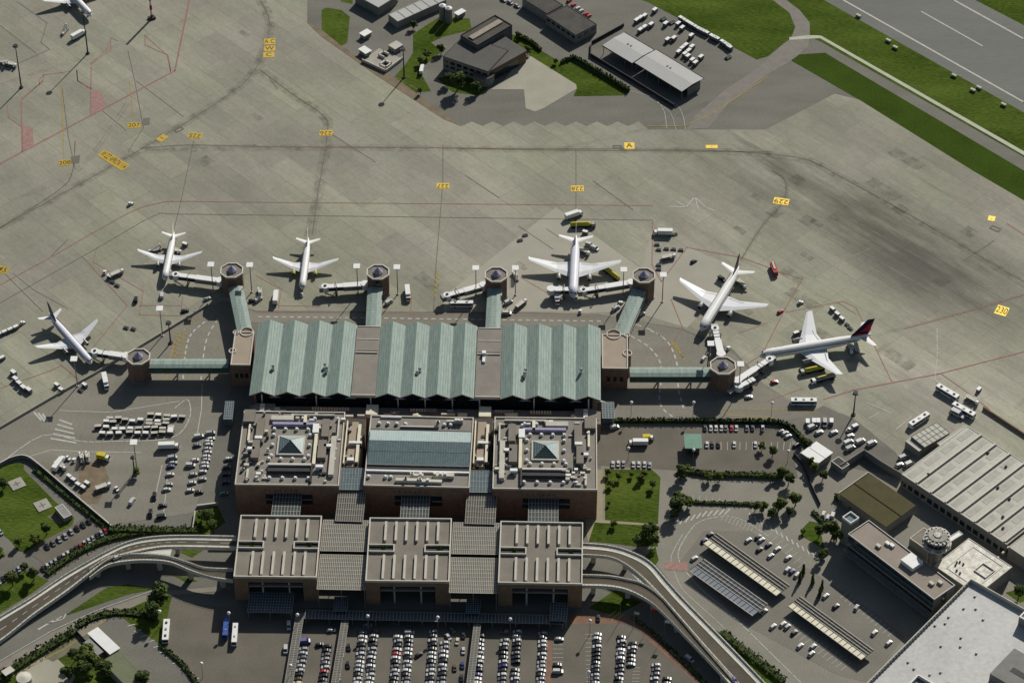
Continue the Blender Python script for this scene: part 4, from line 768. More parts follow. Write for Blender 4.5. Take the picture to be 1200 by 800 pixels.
# ------------------------------------------------------------------ other buildings
def simple_building(name, label, cat, A, B, C, h, wall, roof, trim=None, para=.8, win=None, parapet=True):
    t, w, d = rect(name, label, cat, A, B, C, h)
    b = MB(); b.box(0, w, 0, d, 0, h - para, wall); b.build('wall', t)
    e = .45 if parapet else -.5
    b = MB(); b.box(e, w - e, e, d - e, h - para, h - para + .3, roof); b.build('roof', t)
    if parapet: b = MB(); ring_box(b, w, d, h - para, h, .4, trim or PARA); b.build('parapet', t)
    if win:
        for (z0, z1) in win:
            n = max(2, int(w / 4))
            for i in range(n):
                b = MB(); b.box(w * (i + .15) / n, w * (i + .85) / n, -.06, .1, z0, z1, GLASS); b.build('window', t)
            n = max(1, int(d / 5))
            for i in range(n):
                b = MB(); b.box(w - .1, w + .06, d * (i + .2) / n, d * (i + .8) / n, z0, z1, GLASS); b.build('window', t)
    return t, w, d
GWALL = mat('grey_wall', (.30, .29, .26), .12); PANEL = mat('panel_wall', (.24, .24, .22), .15)
# office block by the control tower
t, w, d = simple_building('office_building', 'long dark glazed office block with pale brown flat roof beside the control tower', 'office building', (993.7, 625), (1095, 702), (1018.5, 609), 15, PANEL, ROOFTAN if False else mat('roof_beige', (.33, .28, .23), .12, .08, 1.5), METAL)
for z in (2, 5.4, 8.8, 12):
    b = MB(); b.box(.5, w - .5, -.08, -.02, z, z + 1.9, GLASS); b.build('window_band', t)
b = MB(); b.box(-1, w + .2, -1.6, -.1, 12.4 - 8, 12.7 - 8, METAL); b.box(0, w, -1.0, -.1, 11.0, 11.3, GLASSB); b.build('ledge', t)
b = MB(); b.box(w - .1, w + .05, d * .35, d * .6, 1, 14, GLASS); b.build('stair_window', t)
b = MB(); b.box(w * .52, w * .66, d * .38, d * .88, 14.4, 16.8, WHITE); b.build('roof_house', t)
for (fx, fy) in ((.3, .68), (.27, .36), (.86, .45), (.9, .7), (.34, .72)): b = MB(); b.cbox(w * fx, d * fy, 14.4, 2.4, 1.6, 1.3, random.choice([WHITE, PARA])); b.build('roof_unit', t)
t, w, d = simple_building('stair_tower', 'square pale shaft with open white topped rim left of the office block', 'stair tower', (987, 605), (997, 612.6), (996.5, 598), 17, GWALL, GLASSB, WHITE, 1.4)
t, w, d = simple_building('olive_roof_shed', 'shed with a large dull olive pitched roof behind the office block', 'shed', (984.5, 577), (1038.5, 615), (1017, 553), 7, GWALL, OLIVE, METAL, .8, parapet=False)
b = MB(); b.box(-.5, w + .5, d / 2 - .25, d / 2 + .25, 6.52, 6.75, mat('ridge_dark', (.05, .045, .02))); b.build('ridge', t)
b = MB(); b.box(-.55, -.2, -.5, d + .5, 6.52, 6.9, PARA); b.build('verge', t)
# big ribbed hangar
t, w, d = simple_building('cargo_hangar', 'huge grey ribbed roof cargo hangar at the right edge', 'hangar', (1056.5, 555), (1179.8, 637.5), (1136, 500), 8, GWALL, mat('hangar_roof', (.575, .56, .49), .12, .06, .8), PARA, .5, win=((1, 4),))
for i in range(1, 8):
    b = MB(); b.box(w * i / 7.2 - .45, w * i / 7.2 + .45, .4, d, 7.8, 8.5, PARA); b.box(w * i / 7.2 + .46, w * i / 7.2 + 1.3, .4, d, 7.8, 7.9, DARKM); b.build('roof_rib', t)
for i in range(7):
    for j in range(4):
        b = MB(); b.box(w * (i + .25) / 7.2, w * (i + .62) / 7.2, d * (j + .12) / 4, d * (j + .88) / 4, 7.8, 7.88, mat('rooflight_stain', (.48, .46, .40), .2)); b.build('roof_light', t)
b = MB()
for q in range(7): b.cbox(random.uniform(4, w - 4), random.uniform(3, d - 3), 7.8, 1, 1, .9, DARKM)
b.build('roof_vent', t)
t, w, d = simple_building('cargo_hangar', 'second grey hangar piece in the corner below the ribbed roof', 'hangar', (1182, 640), (1240, 679), (1200, 625), 8, GWALL, MATS['hangar_roof'], PARA, .5)
t, w, d = simple_building('annex', 'flat annex with small vents at the top of the ribbed hangar', 'annex', (1098, 519), (1105, 524), (1128, 496.5), 7.2, GWALL, MATS['hangar_roof'], PARA, .5)
t, w, d = simple_building('baggage_shed', 'small shed with a pale gridded roof beside the waiting bus', 'shed', (1068, 511.5), (1083.5, 524), (1096, 493.5), 6, GWALL, PAVE, METAL, .5)
lattice(t, w, d, 6.05, 3, 6, mat('grid_panel', (.56, .55, .47), .1), mat('grid_line', (.2, .2, .17)), False, 0, 'grid_panel', .12)
t, w, d = simple_building('baggage_shed', 'narrow low shed attached below the pale gridded roof', 'shed', (1061, 516.5), (1077, 528.5), (1066.5, 512.6), 5, GWALL, PAVE, METAL, .4)
t, w, d = simple_building('guard_canopy', 'square white roofed gatehouse beside the dark hedge', 'gatehouse', (940, 530), (958, 542), (957, 518), 5, GWALL, WHITE, WHITE, .4, parapet=False)
b = MB(); b.box(-.4, w + .4, d * .5 - .1, d * .5 + .1, 4.95, 5.0, METAL); b.build('roof_seam', t)
t, w, d = simple_building('dark_cabin', 'small dark roofed cabin right of the white gatehouse', 'cabin', (974, 540), (987, 549.5), (981, 533), 4, GWALL, ROOFDK, METAL, .4)
t, w, d = simple_building('flat_roof_building', 'building with a bright weathered stained flat roof below the control tower', 'building', (1094.4, 662), (1145.4, 696.5), (1127.4, 624.5), 8, GWALL, mat('weathered_roof', (.60, .575, .50), .34, .35, 1.6), PARA, .5)
b = MB(); ring_box(b, 7, 7, 7.8, 8.4, .35, METAL, w * .58, d * .42); b.build('roof_hatch', t)
b = MB(); ring_box(b, w - 8, d - 6, 7.8, 8.0, .25, METAL, 5, 3); b.build('roof_rim', t)
for q in range(6): b = MB(); b.cbox(w * .32 + random.uniform(-4, 4), d * .3 + random.uniform(-3, 3), 7.8, .7, .7, .8, DARKM); b.build('roof_vent', t)
t, w, d = simple_building('plant_house', 'thin white roofed plant house left of the weathered roof', 'plant house', (1105, 633), (1110, 637), (1121, 619), 8.6, GWALL, WHITE, PARA, .5)
t, w, d = simple_building('low_building', 'low grey annex between olive shed and control tower', 'annex', (1066, 630), (1092, 648), (1082, 617), 5, GWALL, ROOFGREY, PARA, .5)
t, w, d = simple_building('white_roof_hall', 'very large white flat roofed hall filling the bottom right corner', 'hall', (1000, 815), (1150, 905), (1160.6, 690), 13, PANEL, mat('white_membrane', (.575, .575, .55), .13, .035, .5, rough=.7), PARA, 2.6)
for k in range(1, 9): pieces('roof_seam', t, [(w * k / 9, w * k / 9 + .14, 2, d - 2, 10.7, 10.74, PARA)])
for k in range(16):
    fx, fy = random.uniform(.03, .45), random.uniform(.3, .97); b = MB(); b.cbox(w * fx, d * fy, 10.7, .9, .9, .7, METAL); b.build('roof_vent', t)
b = MB()
for i in range(int(d / 2.2)): b.box(.4, .7, i * 2.2, i * 2.2 + .4, 10.7, 12.8, METAL); b.box(-.9, -.05, i * 4.4, i * 4.4 + 1.2, 6, 7, PARA) if i < 30 else None
b.build('parapet_rib', t)
q = to_local(t, P(1197, 727, 13)); b = MB(); b.box(q.x - 1, q.x + 9, q.y - 1, q.y + 11, 10.7, 15.4, PANEL); b.box(q.x, q.x + 8, q.y, q.y + 10, 15.4, 15.5, ROOFGREY); ring_box(b, 10, 12, 15.4, 16.2, .6, WHITE, q.x - 1, q.y - 1); b.build('roof_house', t)
q = to_local(t, P(1168, 784, 13)); b = MB(); b.box(q.x, q.x + 30, q.y - 6, q.y + 14, 10.7, 15.5, PANEL); b.box(q.x + 6, q.x + 26, q.y + 1, q.y + 4, 15.5, 15.6, DARKM); b.build('roof_house', t)
q = to_local(t, P(1078, 798, 13)); b = MB(); b.box(q.x - 3, q.x + 9, q.y - 10, q.y + 3, 10.7, 11.5, ROOFGREY); ring_box(b, 12, 13, 11.5, 13.2, .5, WHITE, q.x - 3, q.y - 10); b.build('roof_well', t)
# control tower
c = P(1093, 668); ct = thing('control_tower', 'round headed control tower with crowned roof between the office block and weathered roof', 'control tower', c, 0)
b = MB(); b.cyl(0, 0, 0, 19, 2.9, 2.6, GWALL, 12, False); b.box(-3.4, 3.4, -1.1, 1.1, 0, 18.5, GWALL); b.build('shaft', ct)
b = MB(); b.cyl(0, 0, 16.4, 18.2, 3.2, 6.8, GWALL, 24); b.cyl(0, 0, 18.2, 18.7, 7.1, 7.1, PARA, 12, False); b.build('lower_deck', ct)
b = MB()
for i in range(16):
    a, a2 = i * math.pi / 8, (i + 1) * math.pi / 8
    b.tube((6.4 * math.cos(a), 6.4 * math.sin(a), 18.7), (6.4 * math.cos(a), 6.4 * math.sin(a), 19.9), .1, .1, METAL, 4); b.tube((6.4 * math.cos(a), 6.4 * math.sin(a), 19.9), (6.4 * math.cos(a2), 6.4 * math.sin(a2), 19.9), .12, .12, PARA, 4)
    if i % 2: b.cyl(5.9 * math.cos(a), 5.9 * math.sin(a), 18.7, 19.6, 1.0, 1.0, PARA, 6)
b.build('railing', ct)
b = MB(); b.cyl(0, 0, 18.7, 22.4, 4.6, 5.7, GLASS, 16, False); b.build('window', ct)
b = MB()
for i in range(16): a = i * math.pi / 8; b.tube((4.65 * math.cos(a), 4.65 * math.sin(a), 18.8), (5.75 * math.cos(a), 5.75 * math.sin(a), 22.4), .16, .16, METAL, 4)
b.build('window_frame', ct)
b = MB(); b.cyl(0, 0, 22.4, 23.3, 6.1, 6.1, METAL, 16, False); b.cyl(0, 0, 23.3, 23.9, 5.0, 4.4, CONC, 16, False); b.cyl(0, 0, 23.9, 24.3, 2.2, 1.8, METAL, 12, False); b.build('roof', ct)
b = MB()
for i in range(16): a = i * math.pi / 8; b.cbox(5.3 * math.cos(a), 5.3 * math.sin(a), 23.3, .7, .6, .6, PARA if i % 2 else METAL, a); None
for i in range(5): b.tube((math.cos(i * 1.3) * 2, math.sin(i * 1.3) * 2, 24.5), (math.cos(i * 1.3) * 2, math.sin(i * 1.3) * 2, 27), .09, .05, DARKM, 4)
b.build('antenna', ct)
# upper middle: sheds and workshop
WR = mat('white_shed_roof', (.50, .50, .48), .07, .08, 1)
for lab, A, B, C in (('left half of the pale roofed open shed above the hedge', (706, 52.8), (740.8, 73.6), (731.7, 37.6)), ('longer right half of the pale roofed open shed', (743.6, 73), (799, 106.9), (768, 57.2))):
    t, w, d = rect('open_shed', lab, 'shed', A, B, C, 6.5)
    b = MB(); b.add([(0, 0, 6.2), (w, 0, 6.2), (w, d * .5, 6.9), (0, d * .5, 6.9), (w, d, 6.3), (0, d, 6.3)], [[0, 1, 2, 3], [3, 2, 4, 5]], WR); b.add([(0, 0, 6.0), (w, 0, 6.0), (w, d, 6.1), (0, d, 6.1)], [[3, 2, 1, 0]], METAL); b.build('roof', t, recalc=False)
    b = MB(); b.box(-.1, w + .1, -.25, -.02, 5.6, 6.3, DARKM); b.box(-.1, w + .1, d + .02, d + .25, 5.6, 6.5, DARKM); b.build('fascia', t)
    b = MB(); b.box(0, w, d - 3, d - 2.7, 0, 5.6, PANEL); b.box(w - .4, w, 5, d - 3, 0, 5.6, PANEL); b.build('wall', t)
    for i in range(5): b = MB(); b.tube((.5 + i * (w - 1) / 4, .6, 0), (.5 + i * (w - 1) / 4, .6, 6), .2, .2, METAL, 6); b.build('post', t)
    for i in range(2): b = MB(); b.cbox(w * .42 + i * 2.4, d * .6, 6.7, .9, .9, .6, METAL); b.build('roof_vent', t)
t, w, d = simple_building('flat_roof_building', 'dark mossy flat roofed building left of the pale open shed', 'building', (640, 18.3), (674.8, 41.2), (660, 2.7), 6.5, GWALL, ROOFDK, DARKM, .5, win=((3.2, 5),))
t, w, d = simple_building('flat_roof_building', 'dark flat roofed building cut by the upper edge', 'building', (612, -2), (641, 16), (628, -14), 6, GWALL, ROOFDK, DARKM, .5)
t, w, d = simple_building('fire_station', 'large dark grey roofed building with a raised box beside the concrete pad', 'building', (519, 66), (572, 84), (546, 42), 9, GWALL, mat('slate_roof', (.12, .115, .105), .15, .1, 1), DARKM, .4, win=((2, 3.6), (5, 7)))
t, w, d = rect('workshop', 'wide dark roof hall with a brown open front above the concrete pad', 'building', (571, 84), (616.5, 59), (545, 64), 8.6)
b = MB(); b.box(0, w, 0, d, 0, 8.0, mat('brown_wall', (.2, .13, .09), .2)); b.build('wall', t)
b = MB(); b.box(-.4, w + .4, -.4, d + .4, 8.0, 8.35, MATS['slate_roof']); b.build('roof', t)
b = MB(); b.box(w * .2, w * .8, -.07, .1, .3, 5.5, GLASS); b.build('door', t)
t, w, d = simple_building('hose_tower', 'raised grey box with a pale ribbed strip on the dark roofed building', 'building', (539.5, 41), (559.6, 53), (578.8, 16.5), 12.2, mat('bluegrey_wall', (.14, .15, .16), .15), ROOFDK, DARKM, .8)
b = MB(); b.box(w * .34, w * .60, 2, d - 2, 11.7, 12.5, mat('ribbed_strip', (.36, .31, .25), .2, 1, 3)); b.build('roof_strip', t)
c = P(567, 95); t = thing('curved_annex', 'curved glazed annex at the front corner of the dark roofed building', 'annex', c, R(-35))
b = MB(); b.cyl(0, 0, 0, 5.4, 6, 6, PANEL, 18); b.build('wall', t); b = MB(); b.cyl(0, 0, 5.4, 5.8, 6.2, 6.2, MATS['slate_roof'], 18); b.build('roof', t)
t, w, d = simple_building('white_shed', 'long pale roofed shed above the concrete ruin', 'shed', (455, 17), (466, 25.5), (510, -10), 5, GWALL, WR, METAL, .4)
for i in range(6): b = MB(); b.box(-.1, w + .1, d * i / 6, d * i / 6 + .25, 5.0, 5.1, METAL); b.build('roof_seam', t)
t, w, d = simple_building('grey_shed', 'grey walled shed with pale roof at the top edge', 'shed', (416, -6), (443.5, 9), (437, -19), 6, PANEL, WR, METAL, .4)
t, w, d = simple_building('utility_cabin', 'small white roofed cabin beside the silver silos', 'cabin', (533, 15), (537, 17.5), (541, 10.5), 3, GWALL, WHITE, WHITE, .3, parapet=False)
for i, (x, y, l) in enumerate(((519, 23, 'left silver silo near the top edge'), (526, 26, 'right silver silo standing beside its twin'))):
    c = P(x, y); t = thing('silo', l, 'silo', c, 0, 'silver silos'); b = MB(); b.cyl(0, 0, 0, 10, 2.1, 2.1, METAL, 16); b.build('tank', t); b = MB(); b.cyl(0, 0, 10, 11, 2.1, .4, WHITE, 16); b.build('cap', t)
# the low concrete ruin
t, w, d = rect('concrete_yard', 'low broken concrete structure with open pits beside the apron edge', 'concrete structure', (424, 70), (452, 83), (438, 52), 1.6)
b = MB(); b.box(0, w, 0, d, 0, .5, CONC); b.build('slab', t)
b = MB()
for (x0, x1, y0, y1) in ((0, w, 0, .5), (w - .5, w, 0, d), (w * .62, w * .9, d * .15, d * .2), (w * .62, w * .9, d * .45, d * .5), (w * .62, w * .66, d * .15, d * .5), (w * .86, w * .9, d * .15, d * .5), (w * .25, w * .5, d * .6, d * .64), (w * .25, w * .5, d * .85, d * .9), (w * .25, w * .29, d * .6, d * .9)): b.box(x0, x1, y0, y1, .5, 2.0, PARA)
b.box(w * .67, w * .85, d * .21, d * .44, .5, .55, DARKM); b.box(w * .3, w * .48, d * .66, d * .84, .5, .55, DARKM); b.build('pit_wall', t)
t, w, d = simple_building('utility_cabin', 'white topped cabin at the lower end of the concrete ruin', 'cabin', (421, 57.5), (428.5, 62.5), (425, 53), 3, BLUE if False else GWALL, WHITE, WHITE, .3, parapet=False)
t, w, d = simple_building('utility_cabin', 'white topped cabin at the upper end of the concrete ruin', 'cabin', (422, 39), (427, 42), (431, 35), 3, GWALL, WHITE, WHITE, .3, parapet=False)
t, w, d = simple_building('utility_cabin', 'round ended pale cabin right of the concrete ruin', 'cabin', (455, 53), (463, 58), (462, 46), 3, GWALL, PAVE, PARA, .3)
# gatehouse with green roof in the staff car park
t, w, d = rect('green_roof_kiosk', 'square kiosk with a flat green roof in the staff car park', 'kiosk', (802.5, 525), (823, 525), (802.5, 508), 5.6)
b = MB(); b.box(1.2, w - 1.2, 1.2, d - 1.2, 0, 5.1, mat('kiosk_wall', (.1, .08, .06), .2)); b.build('wall', t); b = MB(); b.box(0, w, 0, d, 5.1, 5.6, mat('kiosk_roof', (.20, .34, .26), .12)); b.build('roof', t); b = MB(); b.box(2, w - 2, 1.1, 1.19, 1, 3.5, GLASS); b.build('window', t)
# bottom left cluster
t, w, d = simple_building('white_canopy', 'white flat canopy roof in the bottom left yard', 'canopy', (104, 741.5), (129, 765), (115, 736), 4, GWALL, WHITE, WHITE, .3, parapet=False)
t, w, d = simple_building('long_shed', 'narrow silver roofed shed beside the white canopy', 'shed', (100, 752), (114.5, 766), (104.5, 748.5), 3.5, GWALL, METAL, METAL, .3, parapet=False)
t, w, d = simple_building('green_roof_building', 'flat building with a pale olive green roof at the bottom left', 'building', (119, 774), (150, 806), (138.5, 761), 5, GWALL, mat('sage_roof', (.18, .20, .12), .12, .1, 1), MATS['sage_roof'] if 'sage_roof' in MATS else PARA, .3)
t, w, d = simple_building('utility_cabin', 'tiny pale roofed cabin near the lower left corner', 'cabin', (3, 786), (7, 790), (11, 780), 3, GWALL, PARA, PARA, .3, parapet=False)
c = P(29, 798); t = thing('water_tank', 'round pale water tank in the bottom left yard', 'tank', c, 0); b = MB(); b.cyl(0, 0, 0, 3, 3.6, 3.6, PAVE, 20); b.build('tank', t); b = MB(); b.cyl(0, 0, 3, 3.6, 3.3, .6, PARA, 20); b.build('cap', t)
for k, (x, y) in enumerate(((20, 567), (50, 592))):
    c = P(x, y); t = thing('manhole_slab', ('upper' if k == 0 else 'lower') + ' square concrete slab set in the lawn', 'concrete slab', c, heading(x, y, 10, -4)); b = MB(); b.cbox(0, 0, 0, 7, 7, .4, CONC); b.build('slab', t); b = MB(); b.cbox(0, 0, .4, 3.5, .3, .2, METAL); b.cbox(0, 0, .4, .3, 3.5, .2, METAL); b.build('grate', t)
t, w, d = simple_building('pump_house', 'low grey roofed pump house at the lower corner of the lawn', 'pump house', (64, 594), (75, 607), (72, 588), 3, GWALL, LILAC if False else METAL, PARA, .3)
# solar carports
def carport(label, A, B, C, strip, dark):
    t, w, d = rect('carport', label, 'carport', A, B, C, 3.4, 'carports in the staff car park')
    b = MB(); b.box(0, w, 0, d, 3.1, 3.3, dark); b.build('roof', t)
    b = MB(); b.box(.2, w - .2, .3, d * .42, 3.32, 3.45, strip); b.build('pale_strip', t)
    b = MB()
    for i in range(17): x = i * w / 16; b.box(x - .12, x + .12, 0, d, 3.5, 3.6, DARKM)
    for f in (0, .42, .6, .8, .99): b.box(0, w, d * f, d * f + .25, 3.62, 3.7, PARA)
    b.build('panel_frame', t)
    for i in range(6): b = MB(); b.tube((w * (i + .5) / 6, d * .5, 0), (w * (i + .5) / 6, d * .5, 3.1), .18, .18, METAL, 6); b.build('post', t)
SOL = mat('solar_panel', (.045, .045, .04), .2, rough=.3)
carport('upper carport with cream strip and dark slatted rear half', (824, 636.5), (909.5, 698), (841.5, 626), CREAM, SOL)
carport('middle carport with blue grey slatted roof', (807, 668.5), (881.7, 721.5), (822.5, 653.5), mat('bluegrey_strip', (.24, .27, .30), .1), mat('solar_blue', (.09, .10, .12), .15, rough=.3))
carport('lower carport with cream strip nearest the office block', (923, 710), (1009, 773), (936.5, 698), CREAM, SOL)
# walls and fences
def wall_line(name, label, cat, pts, h, th, m, cap=None, n=4):
    q = [P(*p) for p in smooth(pts, n)]; o = q[0]; t = thing(name, label, cat, o, 0)
    b = MB(); k = MB()
    for i in range(len(q) - 1):
        a, c = q[i] - o, q[i + 1] - o; d = (c - a).normalized(); nn = Vector((-d.y, d.x, 0)) * th / 2
        b.prism([(a - nn).xy, (c - nn).xy, (c + nn).xy, (a + nn).xy], 0, h, m)
        if cap: k.prism([(a - nn * 1.3).xy, (c - nn * 1.3).xy, (c + nn * 1.3).xy, (a + nn * 1.3).xy], h + .01, h + .2, cap)
    b.build('wall', t)
    if cap: k.build('coping', t)
wall_line('boundary_wall', 'pale topped boundary wall around the bottom left lawn', 'wall', [(-30, 560), (0, 546), (14, 539), (30, 537), (46, 547), (80, 576), (131, 619)], 2.2, .5, PANEL, PAVE)
wall_line('boundary_wall', 'low wall along the bottom of the equipment yard', 'wall', [(131, 619), (180, 621), (226, 622), (229, 601)], 1.6, .4, PANEL, PAVE, 1)
wall_line('boundary_wall', 'dark fence curving through the staff car park by the trees', 'fence', [(930, 533), (938, 542), (945, 556), (952, 573), (961, 592)], 1.8, .3, DARKM)
wall_line('boundary_wall', 'dark wall around the pale open shed', 'wall', [(731, 31), (693, 52), (692, 66), (740, 95), (790, 126)], 2.2, .4, DARKM, None, 1)
wall_line('boundary_wall', 'tall dark screen wall between gatehouse and hangar', 'wall', [(984, 552), (1012, 534), (1034, 549), (1056, 562)], 4.5, .5, PANEL, None, 1)
wall_line('boundary_wall', 'low reddish wall with dry verge in the right corner of the apron', 'wall', [(1152, 479), (1175, 494), (1215, 520)], 1.5, .5, BRICK2, DIRT, 1)
wall_line('apron_fence', 'thin pale fence between the apron and service road on the left', 'fence', [(0, 502), (60, 467), (110, 439), (180, 397), (244, 358)], 1.4, .25, PAVE, None, 1)
wall_line('boundary_wall', 'pale low wall above the grass beside the left brick block', 'wall', [(231, 594), (255, 591)], 1.5, .8, PAVE, None, 1)
wall_line('yard_fence', 'fence along the lower slip road at the bottom left', 'fence', [(60, 757), (88, 739), (120, 774)], 1.8, .25, DARKM, None, 1)
# ------------------------------------------------------------------ airliners
def airliner(label, nose, tail, span, fin=None, r=2.0, zc=3.7, eng=None, ne=.33, body=None, logo=False, chord=.2, sweep=.19):
    fin = fin or WHITE; eng = eng or METAL; body = body or WHITE
    a, c = P(*nose, zc), P(*tail, zc + 1.2); d = a - c; d.z = 0; L = d.length; mid = (a + c) / 2
    t = thing('airliner', label, 'airliner', (mid.x, mid.y, 0), math.atan2(d.y, d.x), 'airliners parked on the apron')
    X = lambda f: L / 2 - f * L
    prof = [(0, .02, -.35), (.008, .3, -.3), (.02, .5, -.22), (.045, .78, -.1), (.08, .95, 0), (.12, 1, 0), (.3, 1, 0), (.62, 1, 0), (.72, .95, .05), (.82, .76, .22), (.9, .5, .45), (.96, .28, .6), (1, .08, .7)]
    n = 16; b = MB()
    b.loft([[(X(f), r * k * math.cos(2 * math.pi * i / n), zc + r * dz + r * k * math.sin(2 * math.pi * i / n)) for i in range(n)] for f, k, dz in prof], body); b.build('fuselage', t)
    b = MB()
    for s in (-1, 1): b.prism([(X(.022), s * r * .35), (X(.034), s * r * .64), (X(.042), s * r * .62), (X(.03), s * r * .05)], zc + r * .28, zc + r * .5, GLASS)
    b.build('cockpit_window', t)
    for s in (-1, 1):
        b = MB(); b.box(X(.88), X(.1), s * r * .93 - .05, s * r * .93 + .05, zc + r * .32, zc + r * .32 + .42, mat('cabin_window', (.10, .10, .12), .2)); o = b.build('window_row', t)
    def foil(root_le, root_te, tip_le, tip_te, y0, y1, z0, z1, th0, th1, m, name, vertical=False):
        def sec(le, te, y, z, th):
            xs = [le, le - (le - te) * .3, te, le - (le - te) * .3]; zs = [0, th, 0, -th * .6]
            return [((x, y, z + q) if not vertical else (x, q * .8, z)) for x, q in zip(xs, zs)]
        b = MB(); b.loft([sec(root_le, root_te, y0, z0, th0), sec(tip_le, tip_te, y1, z1, th1)], m, True, False); return b.build(name, t)
    h = span / 2; xle = .345; cr = chord
    for s in (-1, 1):
        b = MB()
        def sec(f, le, te, th):
            y = s * (r * .6 + (h - r * .6) * f); z = zc - r * .55 + 2.3 * f * f + .6 * f
            return [(X(le), y, z), (X(le + (te - le) * .3), y, z + th), (X(te), y, z), (X(le + (te - le) * .3), y, z - th * .6)]
        b.loft([sec(0, xle, xle + cr * 1.12, .65), sec(.34, xle + sweep * .36, xle + cr * .98, .4), sec(.97, xle + sweep, xle + sweep + cr * .24, .12), sec(1, xle + sweep + .03, xle + sweep + cr * .26, .05)], mat('wing_grey', (.60, .61, .62), .05, rough=.4), True, False)
        w = b.build('wing', t)
        b = MB(); b.add([(X(xle + cr * 1.0), s * r * 1.3, zc - r * .55 + .46), (X(xle + cr * .88), s * h * .5, zc - r * .55 + 1.2), (X(xle + cr * .86), s * h * .5, zc - r * .55 + 1.22), (X(xle + cr * .97), s * r * 1.3, zc - r * .55 + .48)], [[0, 1, 2, 3]], METAL); b.build('flap', w)
        y = s * h * ne; x = X(xle + sweep * .36 * ne / .34 - .03); er = r * .5; z = zc - r * .55 - er * .75 + .3
        n2 = 14; b = MB(); b.loft([[(x + q, y + er * k * math.cos(2 * math.pi * i / n2), z + er * k * math.sin(2 * math.pi * i / n2)) for i in range(n2)] for q, k in ((er * 2.2, .82), (er * 1.9, 1.0), (0, 1.02), (-er * 1.6, .7), (-er * 2.3, .42))], eng); e = b.build('engine', t)
        b = MB(); b.cyl(0, 0, 0, .1, er * .74, er * .74, DARKM, 14); o = b.build('intake', e); o.rotation_euler = (0, math.pi / 2, 0); o.location = (x + er * 2.17, y, z)
        b = MB(); b.box(x - er * 2, x + er, y - .12, y + .12, z + er * .7, z + er * 1.25, WHITE); b.build('pylon', e)
        foil(X(.875), X(.955), X(.955), X(.99), s * r * .3, s * span * .185, zc + r * .5, zc + r * .5 + .8, .22, .08, WHITE, 'tailplane')
        for gx, gy in (((.48, r * 1.15),)):
            b = MB(); b.tube((X(gx), s * gy, .5), (X(gx), s * gy, zc - r * .5), .16, .2, METAL, 6)
            for q in (-.55, .55): b.tube((X(gx) + q, s * gy - .35, .5), (X(gx) + q, s * gy + .35, .5), .5, .5, RUBBER, 10)
            b.build('landing_gear', t)
    b = MB(); b.tube((X(.1), 0, .4), (X(.1), 0, zc - r * .8), .14, .16, METAL, 6); b.tube((X(.1), -.4, .42), (X(.1), .4, .42), .42, .42, RUBBER, 10); b.build('landing_gear', t)
    fh = L * .155 + .6; z0 = zc + r * .85
    f = foil(X(.80), X(.965), X(.945), X(1.01), 0, 0, z0, z0 + fh, .28, .1, fin, 'tail_fin', True)
    if logo:
        b = MB()
        for s in (-1, 1):
            q = lambda u, v: (X(.80 + .165 * u + (.145 - .1 * u) * v), s * .42, z0 + fh * v)
            b.add([q(.35, .25), q(1.02, .25), q(.75, .86)], [[0, 1, 2]], mat('tail_red', (.42, .02, .03), .1)); b.add([q(.1, .05), q(.95, .05), q(.3, .18)], [[0, 1, 2]], mat('tail_red', (.42, .02, .03)))
        b.build('tail_emblem', f, recalc=False)
        fc = bpy.data.curves.new('title', 'FONT'); fc.body = 'DELTA'; fc.size = 1.9; fc.extrude = .02; o = bpy.data.objects.new('title', fc); COL.objects.link(o)
        me = bpy.data.meshes.new_from_object(o.evaluated_get(bpy.context.evaluated_depsgraph_get())); COL.objects.unlink(o); bpy.data.objects.remove(o); me.materials.clear(); me.materials.append(mat('navy', (.015, .02, .07), .1))
        for s, rz in ((1, math.pi), (-1, 0)):
            q = bpy.data.objects.new('title', me); COL.objects.link(q); q.parent = t; q.rotation_euler = (R(55), 0, rz); q.location = (X(.20) if s < 0 else X(.10), s * r * .88, zc + r * .42)
            if s < 0: q.location.x = X(.22)
    return t
NAVY = mat('fin_navy', (.03, .03, .07), .1, rough=.4); PURP = mat('fin_dark_purple', (.06, .045, .12), .1, rough=.4); GREYF = mat('fuselage_lilac', (.62, .62, .68), .05, rough=.4)
airliner('white jet with a slim white tail at the upper left tower bridge', (193, 327), (204, 272), 34.5, r=1.95)
airliner('white jet with yellow engines parked alone between two towers', (354, 338), (361.5, 279), 35, r=1.95, eng=mat('engine_yellow', (.55, .5, .08), .1))
airliner('white jet with a dark purple tail at the far left bridge', (107, 425), (57, 367), 36, fin=PURP, body=GREYF, r=2.0)
airliner('white wide body jet with tankers around its tail in the middle', (671.5, 347), (675, 276), 49, r=2.6, zc=4.6, body=GREYF, chord=.24, sweep=.2)
airliner('white wide body jet with a thin dark fin pointing up right', (822, 386), (866, 313), 49.5, fin=NAVY, r=2.6, zc=4.6, chord=.23, sweep=.2)
airliner('white wide body jet with a dark blue and red tail nearest the right', (890, 416), (1022, 392), 50, fin=mat('fin_blue', (.02, .025, .06), .1), r=2.6, zc=4.6, logo=True, chord=.22, sweep=.2)
airliner('jet cut off by the top left edge with pale wing and shaded tail', (107, 18), (63, -30), 36, r=2.0)

